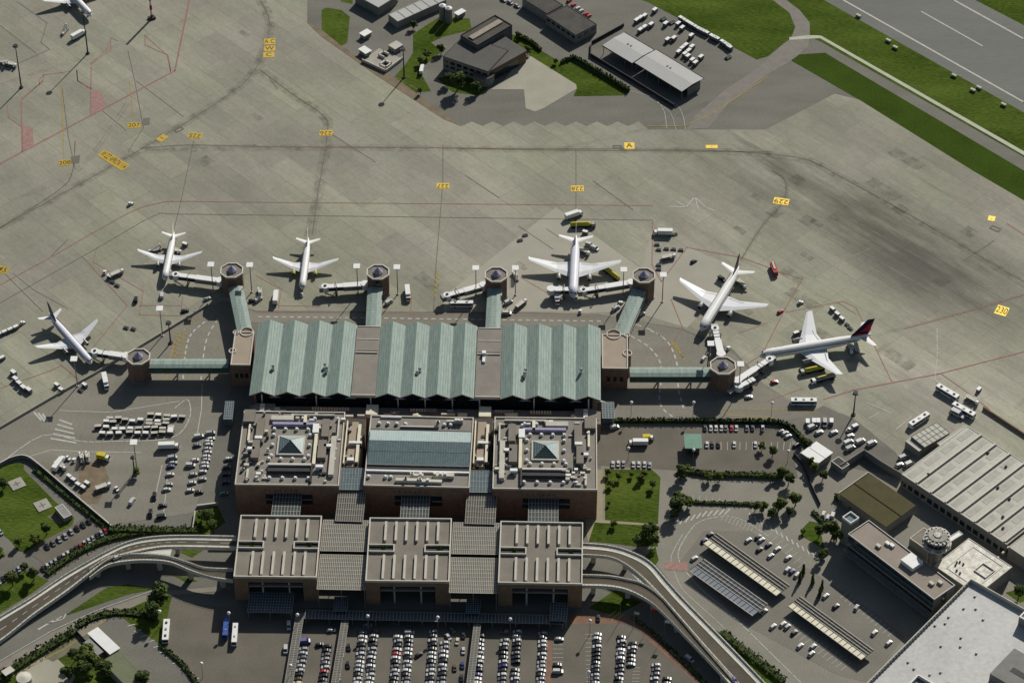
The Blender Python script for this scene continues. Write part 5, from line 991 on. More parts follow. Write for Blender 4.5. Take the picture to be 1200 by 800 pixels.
# ------------------------------------------------------------------ vehicles
def wheels(t, xs, hw, r=.33, w=.22):
    for x in xs:
        for s in (-1, 1): b = MB(); b.tube((x, s * hw - w / 2, r), (x, s * hw + w / 2, r), r, r, RUBBER, 10); b.build('wheel', t)
def proto_car(van=False, pickup=False):
    t = thing('parked_car', '', 'car', (0, -2000, -50))
    b = MB()
    if not van:
        b.side([(-2.1, .3, .8), (-2.15, .75, .85), (-2.0, .93, .84), (-1.5, .98, .84), (1.0, .96, .84), (1.9, .80, .80), (2.12, .6, .78), (2.1, .28, .76)], PAINT)
        b.side([(-1.55, 1.40, .60), (-1.15, 1.47, .62), (.15, 1.47, .62), (.45, 1.40, .60)], PAINT)
    else:
        b.side([(-2.4, .3, .92), (-2.45, 1.2, .94), (1.3, 1.2, .94), (2.2, 1.0, .9), (2.5, .75, .88), (2.45, .3, .86)], PAINT)
        b.side([(-2.4, 1.2, .93), (-2.35, 1.85, .85), (-2.25, 2.0, .82), (.7, 2.0, .82), (.8, 1.92, .82), (1.0, 1.2, .9)], PAINT)
    b.build('body', t)
    b = MB()
    if not van:
        b.side([(-1.85, .97, .78), (-1.45, 1.42, .63), (.35, 1.42, .63), (1.1, .95, .78)], GLASS)
    else:
        b.side([(1.02, 1.22, .86), (.84, 1.88, .80), (1.2, 1.6, .8), (1.6, 1.2, .84)], GLASS); b.box(-1.9, .6, -.91, .91, 1.35, 1.75, GLASS)
    b.build('window', t)
    wheels(t, (-1.3, 1.3) if not van else (-1.5, 1.55), .76 if not van else .86)
    register(t); return t
CARP, VANP = proto_car(), proto_car(True)
def proto(name, cat, fn, group=None):
    t = thing(name, '', cat, (0, -2000, -50), 0, group); fn(t); register(t); return t
def f_bus(t):
    b = MB(); b.box(-6.5, 6.5, -1.5, 1.5, .35, 2.95, WHITE); b.build('body', t)
    b = MB(); b.box(-6.3, 6.3, -1.53, 1.53, 1.3, 2.5, GLASS); b.box(6.45, 6.54, -1.4, 1.4, 1.2, 2.6, GLASS); b.build('window', t)
    b = MB(); b.box(-6.4, 6.4, -1.42, 1.42, 2.95, 3.1, WHITE); b.build('roof', t)
    for x in (-4, 0, 4): b = MB(); b.box(x - .6, x + .6, -.5, .5, 3.1, 3.4, DARKM if x else METAL); b.build('roof_hatch', t)
    wheels(t, (-4, 4.2), 1.35, .5, .3)
def f_coach(col):
    def f(t):
        b = MB(); b.box(-6, 6, -1.25, 1.25, .35, 3.1, col); b.build('body', t)
        b = MB(); b.box(-5.8, 5.8, -1.28, 1.28, 1.5, 2.6, GLASS); b.box(5.95, 6.04, -1.1, 1.1, 1.3, 2.8, GLASS); b.build('window', t)
        b = MB(); b.box(-5.9, 5.9, -1.15, 1.15, 3.1, 3.25, WHITE if col is WHITE else col); b.build('roof', t)
        for x in (-3.5, 2.5): b = MB(); b.box(x - .5, x + .5, -.4, .4, 3.25, 3.45, METAL); b.build('roof_hatch', t)
        wheels(t, (-3.6, 4), 1.1, .5, .3)
    return f
def f_tank(col):
    def f(t):
        b = MB(); b.box(-7, 6.5, -1.1, 1.1, .7, 1.1, DARKM); b.build('chassis', t)
        b = MB(); n = 14; b.loft([[(x, 1.3 * k * math.cos(2 * math.pi * i / n), 2.2 + 1.1 * k * math.sin(2 * math.pi * i / n)) for i in range(n)] for x, k in ((-7, .6), (-6.7, 1), (3.6, 1), (3.9, .6))], col); b.build('tank', t)
        b = MB(); b.box(-6, 3, -.35, .35, 3.3, 3.5, YELLOW); b.build('walkway', t)
        b = MB(); b.side([(4.3, .5, 1.2), (4.3, 2.7, 1.15), (6.0, 2.7, 1.1), (6.6, 1.6, 1.15), (6.7, .5, 1.2)], WHITE if col is not YGREEN else METAL); b.build('cab', t)
        b = MB(); b.side([(6.05, 2.55, 1.0), (6.62, 1.65, 1.08), (6.7, 1.65, 1.08), (6.13, 2.6, 1.0)], GLASS); b.build('window', t)
        wheels(t, (-5.6, -4.4, 1.5, 5.4), 1.05, .5, .35)
    return f
def f_truck(col, l=5.5):
    def f(t):
        b = MB(); b.box(-l, l * .45, -1.25, 1.25, 1.0, 3.6, col); b.build('cargo_box', t)
        b = MB(); b.side([(l * .52, .5, 1.15), (l * .52, 2.6, 1.1), (l * .52 + 1.4, 2.6, 1.05), (l * .52 + 2.0, 1.5, 1.1), (l * .52 + 2.1, .5, 1.15)], WHITE); b.build('cab', t)
        b = MB(); b.side([(l * .52 + 1.46, 2.5, 1.0), (l * .52 + 2.0, 1.6, 1.05), (l * .52 + 2.07, 1.6, 1.05), (l * .52 + 1.53, 2.55, 1.0)], GLASS); b.build('window', t)
        b = MB(); b.box(-l, l * .5 + 1, -.9, .9, .6, .95, DARKM); b.build('chassis', t)
        wheels(t, (-l * .7, l * .6), 1.05, .48, .32)
    return f
def f_dolly(t):
    b = MB(); b.box(-1.6, 1.6, -.85, .85, .45, .6, DARKM); b.build('bed', t)
    b = MB(); b.side([(-1.5, .62, .8), (-1.5, 1.9, .8), (1.1, 1.9, .8), (1.5, 1.3, .8), (1.5, .62, .8)], METAL); b.build('container', t)
    b = MB(); b.box(-1.55, 1.2, -.84, .84, 1.92, 2.02, WHITE); b.build('roof', t)
    b = MB(); b.tube((1.6, 0, .5), (2.5, 0, .4), .06, .06, METAL, 4); b.build('tow_bar', t); wheels(t, (-1.1, 1.1), .75, .25, .15)
def f_cart(t):
    b = MB(); b.box(-1.5, 1.5, -.8, .8, .45, .6, DARKM); b.build('bed', t)
    b = MB()
    for x in (-1.4, 0, 1.4):
        for s in (-.75, .75): b.tube((x, s, .6), (x, s, 1.75), .05, .05, METAL, 4)
    b.box(-1.5, 1.5, -.8, -.76, .6, 1.7, DARKM); b.build('frame', t)
    b = MB(); b.side([(-1.6, 1.75, .88), (-1.6, 1.9, .8), (1.6, 1.9, .8), (1.6, 1.75, .88)], PAVE); b.build('canopy', t)
    wheels(t, (-1.1, 1.1), .7, .25, .15)
def f_flat(t):
    b = MB(); b.box(-1.5, 1.5, -.9, .9, .45, .65, METAL); b.box(-1.3, 1.3, -.7, .7, .65, .8, DARKM); b.build('bed', t)
    b = MB(); b.tube((1.5, 0, .5), (2.4, 0, .4), .06, .06, METAL, 4); b.build('tow_bar', t); wheels(t, (-1, 1), .75, .25, .15)
def f_tractor(t):
    b = MB(); b.side([(-1.6, .4, .8), (-1.6, 1.0, .8), (.1, 1.0, .8), (1.5, .9, .75), (1.6, .4, .75)], WHITE); b.build('body', t)
    b = MB(); b.side([(-1.0, 1.0, .7), (-.9, 1.75, .65), (.1, 1.75, .65), (.3, 1.0, .7)], GLASS); b.build('window', t)
    b = MB(); b.box(-1.0, .15, -.7, .7, 1.76, 1.85, WHITE); b.build('roof', t); wheels(t, (-1.1, 1.1), .7, .4, .25)
def f_loader(t):
    b = MB(); b.box(-4.5, 3, -1.4, 1.4, .6, 1.0, METAL); b.build('chassis', t)
    b = MB(); b.box(-4.2, 1.5, -1.2, 1.2, 2.0, 2.35, PARA); b.build('platform', t)
    b = MB()
    for s in (-1.1, 1.1): b.tube((-3.8, s, 1), (1, s, 2.0), .12, .12, DARKM, 5); b.tube((1, s, 1), (-3.8, s, 2.0), .12, .12, DARKM, 5); b.tube((-4.1, s, 2.9), (1.4, s, 2.9), .07, .07, WHITE, 4)
    b.build('scissor_lift', t); b = MB(); b.box(2.0, 3.4, -1.1, .2, 1, 2.7, WHITE); b.build('cab', t); wheels(t, (-3.4, 2), 1.2, .45, .3)
def f_stairs(t):
    b = MB(); b.box(-3.5, 3.5, -1.0, 1.0, .6, .95, METAL); b.build('chassis', t)
    b = MB()
    for i in range(12): b.box(-3 + i * .5, -2.45 + i * .5, -.8, .8, 1.0 + i * .27, 1.1 + i * .27, PARA)
    for s in (-.85, .85): b.tube((-3, s, 1.9), (3, s, 5.0), .08, .08, WHITE, 4); b.tube((-3, s, 1.0), (3, s, 4.0), .12, .12, WHITE, 4)
    b.tube((2.8, 0, .9), (2.8, 0, 4), .3, .3, METAL, 6); b.build('steps', t); b = MB(); b.box(-3.6, -2.4, -1.0, -.2, .95, 2.0, WHITE); b.build('cab', t); wheels(t, (-2.6, 2.6), .9, .4, .25)
def f_fire(t):
    b = MB(); b.box(-4.5, 2.5, -1.3, 1.3, .7, 2.8, RED); b.build('body', t); b = MB(); b.side([(2.6, .6, 1.25), (2.6, 2.9, 1.2), (4.2, 2.9, 1.15), (4.7, 1.6, 1.2), (4.7, .6, 1.25)], RED); b.build('cab', t)
    b = MB(); b.side([(4.25, 2.75, 1.05), (4.72, 1.7, 1.1), (4.8, 1.7, 1.1), (4.33, 2.8, 1.05)], GLASS); b.build('window', t); b = MB(); b.box(-4.3, 1.5, -.5, .5, 2.82, 3.2, METAL); b.build('ladder', t); wheels(t, (-3, 3), 1.1, .55, .35)
PR = dict(car=CARP, van=VANP, bus=proto('apron_bus', 'bus', f_bus, 'white apron buses'), coach=proto('coach', 'coach', f_coach(WHITE)), bluecoach=proto('coach', 'coach', f_coach(BLUE)),
          tanker=proto('fuel_tanker', 'tanker', f_tank(YGREEN)), silver=proto('fuel_tanker', 'tanker', f_tank(METAL)), truck=proto('box_truck', 'truck', f_truck(WHITE)), bluetruck=proto('box_truck', 'truck', f_truck(BLUE, 4)), skip=proto('box_truck', 'truck', f_truck(YELLOW, 3)), dolly=proto('container_dolly', 'dolly', f_dolly), cart=proto('baggage_cart', 'baggage cart', f_cart), flat=proto('flat_trailer', 'trailer', f_flat), tractor=proto('baggage_tractor', 'tractor', f_tractor), loader=proto('cargo_loader', 'loader', f_loader), stairs=proto('passenger_stairs', 'stairs', f_stairs), fire=proto('fire_truck', 'fire truck', f_fire))
USED = set()
CC = {'white': (.46, .46, .45), 'silver': (.30, .31, .32), 'grey': (.12, .12, .13), 'black': (.015, .015, .017), 'dark blue': (.025, .035, .12), 'red': (.34, .02, .03), 'blue': (.08, .12, .40), 'dark green': (.02, .04, .03), 'teal': (.09, .25, .24), 'cream': (.55, .5, .38), 'brown': (.10, .06, .04), 'violet': (.13, .11, .30), 'yellow': (.5, .42, .05)}
def put(kind, x, y, ang, label, col='white', group=None, sc=1.0):
    """place a vehicle at a surveyed point; ang = (dx, dy) its heading on the plan photo"""
    p = PR[kind]; o = p if kind not in USED else copy_tree(p)
    kids = [c for c in bpy.data.objects if False] if False else None
    USED.add(kind); o.location = P(x, y, 0) + Vector((0, 0, .045)); o.rotation_euler = (0, 0, heading(x, y, *ang)); o.scale = (sc,) * 3
    o['label'] = label
    if group: o['group'] = group
    elif 'group' in o and kind not in ('bus',): del o['group']
    PENDING.append((o, col)); return o
PENDING = []
def recolor():
    ch = {}
    for c in bpy.data.objects:
        if c.parent: ch.setdefault(c.parent.name, []).append(c)
    for o, col in PENDING:
        for c in ch.get(o.name, []): c.color = (*CC[col], 1)
CW = ['white'] * 7 + ['silver'] * 6 + ['black'] * 6 + ['grey'] * 4 + ['dark blue'] * 3 + ['red'] * 1
def column(x0, y0, x1, y1, n, desc, cols=None, skip=(), ang=(10, 0), van=()):
    for i in range(n):
        if i in skip: continue
        t = i / (n - 1); c = cols[i] if cols else random.choice(CW)
        if c == 'white' and random.random() < .42: c = random.choice(['silver', 'silver', 'grey'])
        s = random.choice((-1, 1)); x = x0 + (x1 - x0) * t + random.uniform(-.5, .5); y = y0 + (y1 - y0) * t
        k = 'van' if i in van else 'car'
        put(k, x, y, (ang[0] * s, ang[1] * s + random.uniform(-.15, .15)), '%s %s, %s %s' % (c, k, ORD[i], desc), c, 'cars in the parking rows', random.uniform(.95, 1.05))
b_, w_, s_, g_, d_ = 'black', 'white', 'silver', 'grey', 'dark blue'
column(356, 761, 348.5, 801, 9, 'from top in the row right of the first walkway', [s_, w_, g_, s_, s_, w_, b_, 'brown', 'cream'])
put('van', 357, 752.5, (10, -1), 'large violet grey van at the top right of the first walkway', 'violet', 'cars in the parking rows', 1.2)
column(384, 758, 378.5, 802, 10, 'from top in the row left of the second walkway', [b_, b_, g_, w_, g_, w_, 'red', b_, b_, g_])
column(425.5, 742, 419, 801, 13, 'from top, west half of the first double row', [d_, w_, w_, b_, g_, w_, g_, w_, w_, s_, b_, w_, w_])
column(438.5, 741, 433, 801, 13, 'from top, east half of the first double row', [b_, w_, b_, b_, s_, g_, w_, b_, w_, g_, w_, s_, w_])
column(467, 747, 461.5, 801, 12, 'from top, west half of the second double row', [w_, w_, b_, s_, 'red', w_, b_, g_, w_, s_, b_, b_])
column(480, 742, 475.5, 801, 13, 'from top, east half of the second double row', [w_, s_, b_, b_, s_, w_, b_, s_, s_, w_, b_, g_, w_], van=(0,))
column(508, 741, 504, 801, 13, 'from top, west half of the third double row', [s_, b_, w_, b_, b_, s_, w_, b_, w_, w_, w_, b_, w_], skip=())
column(521.5, 754, 517, 801, 10, 'from top, east half of the third double row', [w_, w_, w_, w_, b_, s_, w_, b_, g_, s_])
column(563, 746, 559.5, 801, 12, 'from top in the row right of the third walkway', [b_, b_, w_, s_, s_, w_, w_, d_, b_, d_, w_, w_])
column(592, 741, 588.5, 801, 13, 'from top, west half of the fourth double row', [g_, g_, s_, w_, b_, b_, b_, w_, d_, b_, w_, w_, g_], skip=(1,))
column(606, 741, 603.5, 801, 13, 'from top, east half of the fourth double row', [w_, s_, w_, b_, b_, g_, b_, b_, b_, b_, w_, w_, b_], skip=(8,))
column(636.5, 743, 633.5, 801, 13, 'from top in the row beside terracotta paving', [s_, b_, w_, w_, b_, w_, b_, w_, w_, s_, b_, s_, g_])
column(700, 744, 697, 801, 13, 'from top in the row beside the lone white lamp', [s_, w_, b_, w_, b_, b_, b_, b_, w_, b_, w_, g_, g_])
column(728.5, 747.5, 725.5, 801, 12, 'from top, west half of the short double row', [b_, w_, b_, w_, s_, w_, b_, w_, b_, s_, b_, b_])
column(741.5, 755, 739.5, 779, 6, 'from top, east half of the short double row', [b_, w_, b_, b_, b_, s_])
column(769, 780, 767, 801, 5, 'from top in the last row by the viaduct', [w_, g_, w_, w_, b_])
put('car', 782, 796, (10, 0), 'black car, upper of a pair in the bottom right parking row', 'black'); put('car', 781, 801.5, (10, 0), 'black car, lower of a pair in the bottom right parking row', 'black')
for (k, x, y, a, l, c) in (('car', 655.5, 749.5, (10, 0), 'silver car alone in the marked bays right of terracotta paving', s_), ('car', 653.5, 779.5, (10, 0), 'black car, upper of two beside the terracotta paving', b_), ('van', 654, 787.5, (10, 0), 'white van, lower of two beside the terracotta paving', w_), ('car', 701, 725, (0, 10), 'black car standing left of the dark gap by the terracotta corner', b_),
    ('van', 338.5, 734, (0, 10), 'white van parked left of the first walkway near the shade', w_), ('van', 334.8, 762, (-.5, 10), 'long white van parked left of the first walkway in sun', w_), ('car', 388.5, 739, (10, 0), 'white car at the shade edge left of the second walkway', w_), ('car', 375, 756, (10, -2), 'black and white car driving between the first two walkways', b_), ('car', 403.8, 736, (0, 10), 'blue car right of the second walkway', 'blue'),
    ('van', 401.5, 754, (0, 10), 'white van right of the second walkway', w_), ('car', 401, 767, (0, 10), 'white car below the van right of the second walkway', w_), ('car', 409, 759, (.4, 10), 'black car, upper of two driving along the first aisle', b_), ('car', 408, 779.5, (.4, 10), 'black car, lower of two driving along the first aisle', b_), ('car', 397.5, 794, (-.5, 10), 'white car near the bottom right of the second walkway', w_),
    ('car', 491, 767.5, (10, -6.5), 'black car driving diagonally between double rows', b_), ('car', 525.5, 747, (6, 8), 'white car turning at the top of the third double row', w_), ('car', 529.5, 739, (6, 6), 'dark car with white roof turning near the shade edge', g_), ('car', 536, 752, (-2, 10), 'cream and dark car left of the third walkway aisle', 'cream'), ('car', 543, 745, (0, 10), 'black car against the third walkway in shade', b_), ('car', 543, 763, (0, 10), 'white car against the third walkway', w_), ('car', 542, 780, (0, 10), 'dark blue car against the third walkway', d_), ('car', 533, 783, (0, 10), 'brown car driving up the third aisle', 'brown'), ('car', 541, 795, (0, 10), 'black car at the bottom of the third walkway', b_),
    ('car', 380, 724, (10, 0), 'grey car in the shade between first and second walkways', g_), ('car', 431, 733.5, (10, -1), 'silver car in the shade above the first double row', s_), ('car', 463, 730.5, (10, 0), 'grey car in deep shade above the second double row', g_), ('car', 513, 727.5, (10, 0), 'silver car in shade below the white globe lamp', s_), ('car', 533, 727.5, (10, 0), 'silver car in shade right of the globe lamp', s_), ('car', 574, 728.5, (10, 0), 'dark blue car in shade right of the third walkway', d_)):
    put(k, x, y, a, l, c)
# the staff rows above the left viaduct
for i, c in enumerate([b_, g_, s_, s_, s_, b_, b_, b_]): put('car', 55.5 + i * 7.0, 641 - i * 4.05 - (i > 3) * 1, (4, 7), '%s car, %s from the left in the upper diagonal lawn row' % (c, ORD[i]), c, 'cars in the parking rows', .95)
for i, c in enumerate([b_, w_, s_, s_, b_, w_, w_, b_, b_, 'red', w_, w_, s_, b_, s_, 'red']): put('car', 51 + i * 4.85, 667 - i * 2.95, (4, 7), '%s car, %s from the left in the diagonal row above the viaduct' % (c, ORD[i]), c, 'cars in the parking rows', .9)
for i, c in enumerate([w_, b_, b_, 'red', g_, s_, w_]): put('car', -1 + i * 4.6, 682 - i * 2.9, (4, 7), '%s car, %s from the left in the short row by the left edge' % (c, ORD[i]), c, 'cars in the parking rows', .9)
put('car', 0.5, 624, (5, 6), 'silver car cut by the left edge above the footpath', s_)
# equipment yard and service lot left of the terminal
yard = [(410, 85), (460, 90), (512, 95), (558, 100), (607, 100), (155, 110), (208, 108), (250, 118), (297, 128), (348, 120), (400, 125), (455, 130), (507, 120), (505, 142), (80, 160), (135, 130), (133, 165), (175, 133), (187, 178), (235, 178), (285, 175), (335, 172), (388, 168), (435, 168), (485, 175), (537, 165), (110, 203), (157, 205), (212, 203), (278, 197), (330, 203), (380, 203), (432, 203), (483, 197), (535, 195), (400, 145), (455, 150), (537, 180)]
rws = sorted(range(len(yard)), key=lambda i: yard[i][1])
rowof = {}
for r0, (lo, hi) in enumerate(((0, 105), (105, 136), (136, 160), (160, 182), (182, 300))):
    m = sorted([i for i in range(len(yard)) if lo <= yard[i][1] < hi], key=lambda i: yard[i][0])
    for k, i in enumerate(m): rowof[i] = (r0, k)
for i, (x, y) in enumerate(yard):
    r0, k = rowof[i]; kd = 'cart' if random.random() < .55 else 'dolly'
    put(kd, 100 + x / 5.333, 470 + (y + 8) / 5.333, (10, random.uniform(-1, 1)), 'white topped %s, %s from left in row %s of the painted yard' % ({'cart': 'baggage cart', 'dolly': 'container dolly'}[kd], ORD[k], ['one', 'two', 'three', 'four', 'five'][r0]), 'white', 'baggage carts lined up in the yard', 1.02)
lot = [(710, 225, 'van', w_), (700, 280, 'car', g_), (783, 205, 'van', s_), (785, 240, 'car', w_), (770, 257, 'car', w_), (772, 276, 'car', w_), (762, 302, 'car', s_), (765, 325, 'car', w_), (755, 350, 'car', w_), (755, 371, 'car', s_), (745, 393, 'car', w_), (747, 415, 'car', w_), (733, 445, 'car', w_), (685, 372, 'car', w_), (675, 462, 'car', s_), (732, 492, 'car', s_), (668, 514, 'car', w_), (655, 562, 'car', w_), (712, 572, 'car', b_), (545, 358, 'van', s_), (550, 390, 'car', s_), (535, 412, 'car', d_), (530, 463, 'car', w_), (522, 525, 'car', s_), (508, 556, 'car', w_), (485, 655, 'car', b_), (478, 725, 'van', 'dark green'), (895, 365, 'car', w_), (885, 418, 'car', g_), (882, 462, 'car', d_), (880, 512, 'car', d_), (868, 582, 'car', 'teal')]
for i, (x, y, k, c) in enumerate(lot):
    g = 'in the tight line of the service lot' if 730 < x < 790 else ('in the shade of the brick block' if x > 860 else ('in the left line of the service lot' if x < 600 else 'standing left of the tight line'))
    j = sum(1 for q in lot[:i + 1] if (730 < q[0] < 790) == (730 < x < 790) and (q[0] > 860) == (x > 860) and (q[0] < 600) == (x < 600))
    put(k, 100 + x / 5.333, 470 + y / 5.333, (10, -1.5), '%s %s, %s %s' % (c, k, ORD[j - 1], g), c, None, 1.0)
for (k, x, y, a, l, c) in (('truck', 199, 525, (10, -.3), 'long white box truck in the service lot', w_), ('van', 223.5, 546, (10, 0), 'big white van standing apart in the service lot', w_), ('van', 181, 583, (-1, 10), 'long black van at the bottom of the service lot', b_), ('van', 176.5, 603, (-1, 10), 'second long black van just below the first in the service lot', b_), ('van', 155, 588, (5, -8), 'white van with dark roof boxes in the yard', w_),
    ('truck', 70, 535 + 10, (6, -8), 'white truck at the top of the yard cluster', w_), ('stairs', 96, 538, (2, 10), 'passenger stairs with dark shadow in the yard cluster', w_), ('stairs', 103, 537, (1, 10), 'slim passenger stairs right of the other set', w_), ('loader', 72, 548, (8, 5), 'cargo loader at the lower left of the yard cluster', w_), ('tractor', 80, 538, (8, 5), 'small tractor inside the yard cluster', w_), ('tractor', 87, 540, (4, -8), 'small tractor right of the loader', w_),
    ('dolly', 81.5, 560, (10, 6), 'first container dolly of the slanting group by the wall', w_), ('dolly', 86.5, 564, (10, 6), 'second container dolly of the slanting group by the wall', w_), ('dolly', 92, 569.5, (10, 6), 'third container dolly of the slanting group by the wall', w_), ('dolly', 98, 573, (10, 6), 'fourth container dolly of the slanting group by the wall', w_), ('dolly', 102.5, 568, (10, 6), 'outer container dolly of the slanting group by the wall', w_), ('loader', 122, 572, (8, -3), 'dark loader standing alone in the yard', w_), ('tractor', 137, 574, (6, 8), 'small tractor with white roof near the mast', w_), ('skip', 121, 538, (10, 2), 'small yellow truck in the brown patch of the yard', w_)):
    put(k, x, y, a, l, c)
# staff car parks on the right
for i, (x, c) in enumerate(((605, b_), (635, w_), (662, w_), (690, w_), (713, g_), (743, 'red'), (768, w_), (823, g_), (852, b_), (905, w_))): put('car', 690 + x / 4.444, 480 + 101 / 4.444, (0, 10), '%s car, %s from left along the dark hedge' % (c, ORD[i]), c, 'cars along the dark hedge')
for i, (x, y, c) in enumerate(((1000, 118, g_), (1022, 126, w_), (1038, 142, w_), (1080, 190, b_))): put('car', 690 + x / 4.444, 480 + y / 4.444, (9, -5), '%s car, %s in the slanting group at the hedge corner' % (c, ORD[i]), c)
for i, (x, c) in enumerate(((615, w_), (643, b_), (675, b_), (757, w_), (867, w_))): put('car', 690 + x / 4.444, 480 + 186 / 4.444, (0, 10), '%s car, %s from left in bays beside the green kiosk' % (c, ORD[i]), c)
for i, (x, y, c) in enumerate(((125, 288, w_), (153, 286, w_), (180, 286, s_), (232, 290, w_), (260, 290, w_), (290, 290, w_), (317, 294, s_))): put('car', 690 + x / 4.444, 480 + y / 4.444, (0, 10), '%s car, %s from left above the square lawn' % (c, ORD[i]), c)
put('truck', 747, 521, (-10, 0), 'long white truck parked above the square lawn', w_, None, .95); put('skip', 759, 515, (10, -.5), 'yellow truck above the square lawn', w_, None, .85); put('van', 720, 501.5, (10, -2), 'white van at the hedge corner by the brick block', w_)
for i, (x, y, c) in enumerate(((498, 195, w_), (540, 182, b_), (553, 194, w_), (584, 215, b_), (545, 235, b_), (621, 233, w_), (593, 262, w_), (667, 270, w_))): put('car', 740 + x / 3.635, 580 + y / 3.635, (9, -6.5), '%s car, %s from left above the upper carport' % (c, ORD[i]), c)
for i, (x, y, c) in enumerate(((664, 320, w_), (684, 328, d_), (705, 343, w_))): put('car', 740 + x / 3.635, 580 + y / 3.635, (8, -8), '%s car, %s in the group of three beside cypress shrubs' % (c, ORD[i]), c)
for i, (x, y, c) in enumerate(((603, 562, w_), (645, 552, w_), (664, 563, s_), (693, 588, b_), (718, 645, w_), (773, 648, s_), (766, 678, w_))): put('car', 740 + x / 3.635, 580 + y / 3.635, (8, -7), '%s car, %s from left in bays below the lower carport' % (c, ORD[i]), c)
for (x, y, a, l, c) in ((832, 627, (9, -6), 'black car at the top end of the upper carport', b_), (825.5, 634, (9, -6), 'dark blue car below the black one by the upper carport', d_), (813.5, 655, (9, -6), 'white car at the top end of the middle carport', w_), (895.5, 717, (8, -6), 'white car at the lower end of the middle carport', w_), (967.5, 699, (8, -7), 'white car in the sun by the office shadow', w_), (979.5, 711, (8, -6), 'dark car just below the sunlit white one', b_), (1003.5, 712.5, (5, -9), 'silver car parked in the office shadow', s_), (1024.5, 742, (8, -8), 'white car parked at the lower shadow edge', w_), (1041.5, 754, (8, -7), 'white car in shade by the white hall', w_)): put('car', x, y, a, l, c)
for i, (x, y) in enumerate(((965, 603), (970, 607), (976, 604))): put('car' if i < 2 else 'van', x, y, (3, -9), 'white vehicle, %s from left beside the square pale shaft' % ORD[i], w_)
ap = [(72, 75, 'dolly'), (105, 72, 'dolly'), (127, 72, 'dolly'), (162, 76, 'van'), (196, 72, 'dolly'), (97, 95, 'van'), (132, 123, 'car'), (208, 123, 'car'), (320, 95, 'dolly'), (293, 110, 'tractor'), (293, 142, 'car'), (285, 175, 'van'), (295, 205, 'van'), (347, 170, 'van'), (407, 180, 'van'), (572, 252, 'van'), (550, 292, 'car'), (604, 286, 'van')]
for i, (x, y, k) in enumerate(ap):
    w = 'above the white gatehouse' if x < 250 else ('beside the dark screen wall' if x < 500 else 'at the corner of the ribbed hangar'); j = sum(1 for q in ap[:i + 1] if (q[0] < 250) == (x < 250) and (q[0] < 500) == (x < 500))
    put(k, 930 + x / 4.444, 480 + y / 4.444, (0, 10) if y < 90 else (9, -4), 'white %s, %s vehicle parked %s' % ({'dolly': 'container', 'van': 'van', 'car': 'car', 'tractor': 'tractor'}[k], ORD[j - 1], w), w_ if k != 'van' or i % 3 else s_, None, 1.15)
put('van', 1086, 584, (9, -6), 'grey van driving in the hangar shadow', s_, None, 1.1)
put('bus', 941.5, 473, (10, .1), 'white apron bus driving alone below the silver tanker'); put('bus', 1110, 462.5, (10, 6), 'white apron bus at the top of the pair by the hangar'); put('bus', 1129, 483.5, (10, 5.6), 'white apron bus beside the silver minibus'); put('van', 1122, 487, (10, 5), 'silver minibus tucked against the lower apron bus', s_, None, 1.6); put('bus', 1076.5, 495, (10, -6.5), 'white apron bus behind the pale gridded shed')
put('tanker', 951, 436, (-10, 2.2), 'yellow green tanker below the wing of the red tailed jet'); put('silver', 964, 446, (-10, 2.8), 'silver tanker with yellow rear below the yellow tanker'); put('tanker', 683.5, 266, (10, -.3), 'yellow tanker behind the tail of the central wide body'); put('tanker', 715, 322, (-9, -7), 'yellow tanker under the right wing of the central wide body')
for x, y, l in ((30, 378.5, 'tow tractor leading the far left train of carts'),): put('tractor', x - 3.5, 379.5, (8, -5), l)
for i in range(4): put('dolly', 19 - i * 6.6, 385 + i * 2.9, (8, -4), '%s dolly behind the tractor in the far left train' % ORD[i])
for i, (x, y) in enumerate(((65, 155), (75, 186), (92, 206), (112, 226), (137, 237))): put('dolly', x / 4, 400 + y / 4, (8, 6), '%s dolly in the curved train below the purple tailed jet' % ORD[i], w_, None, 1.15)
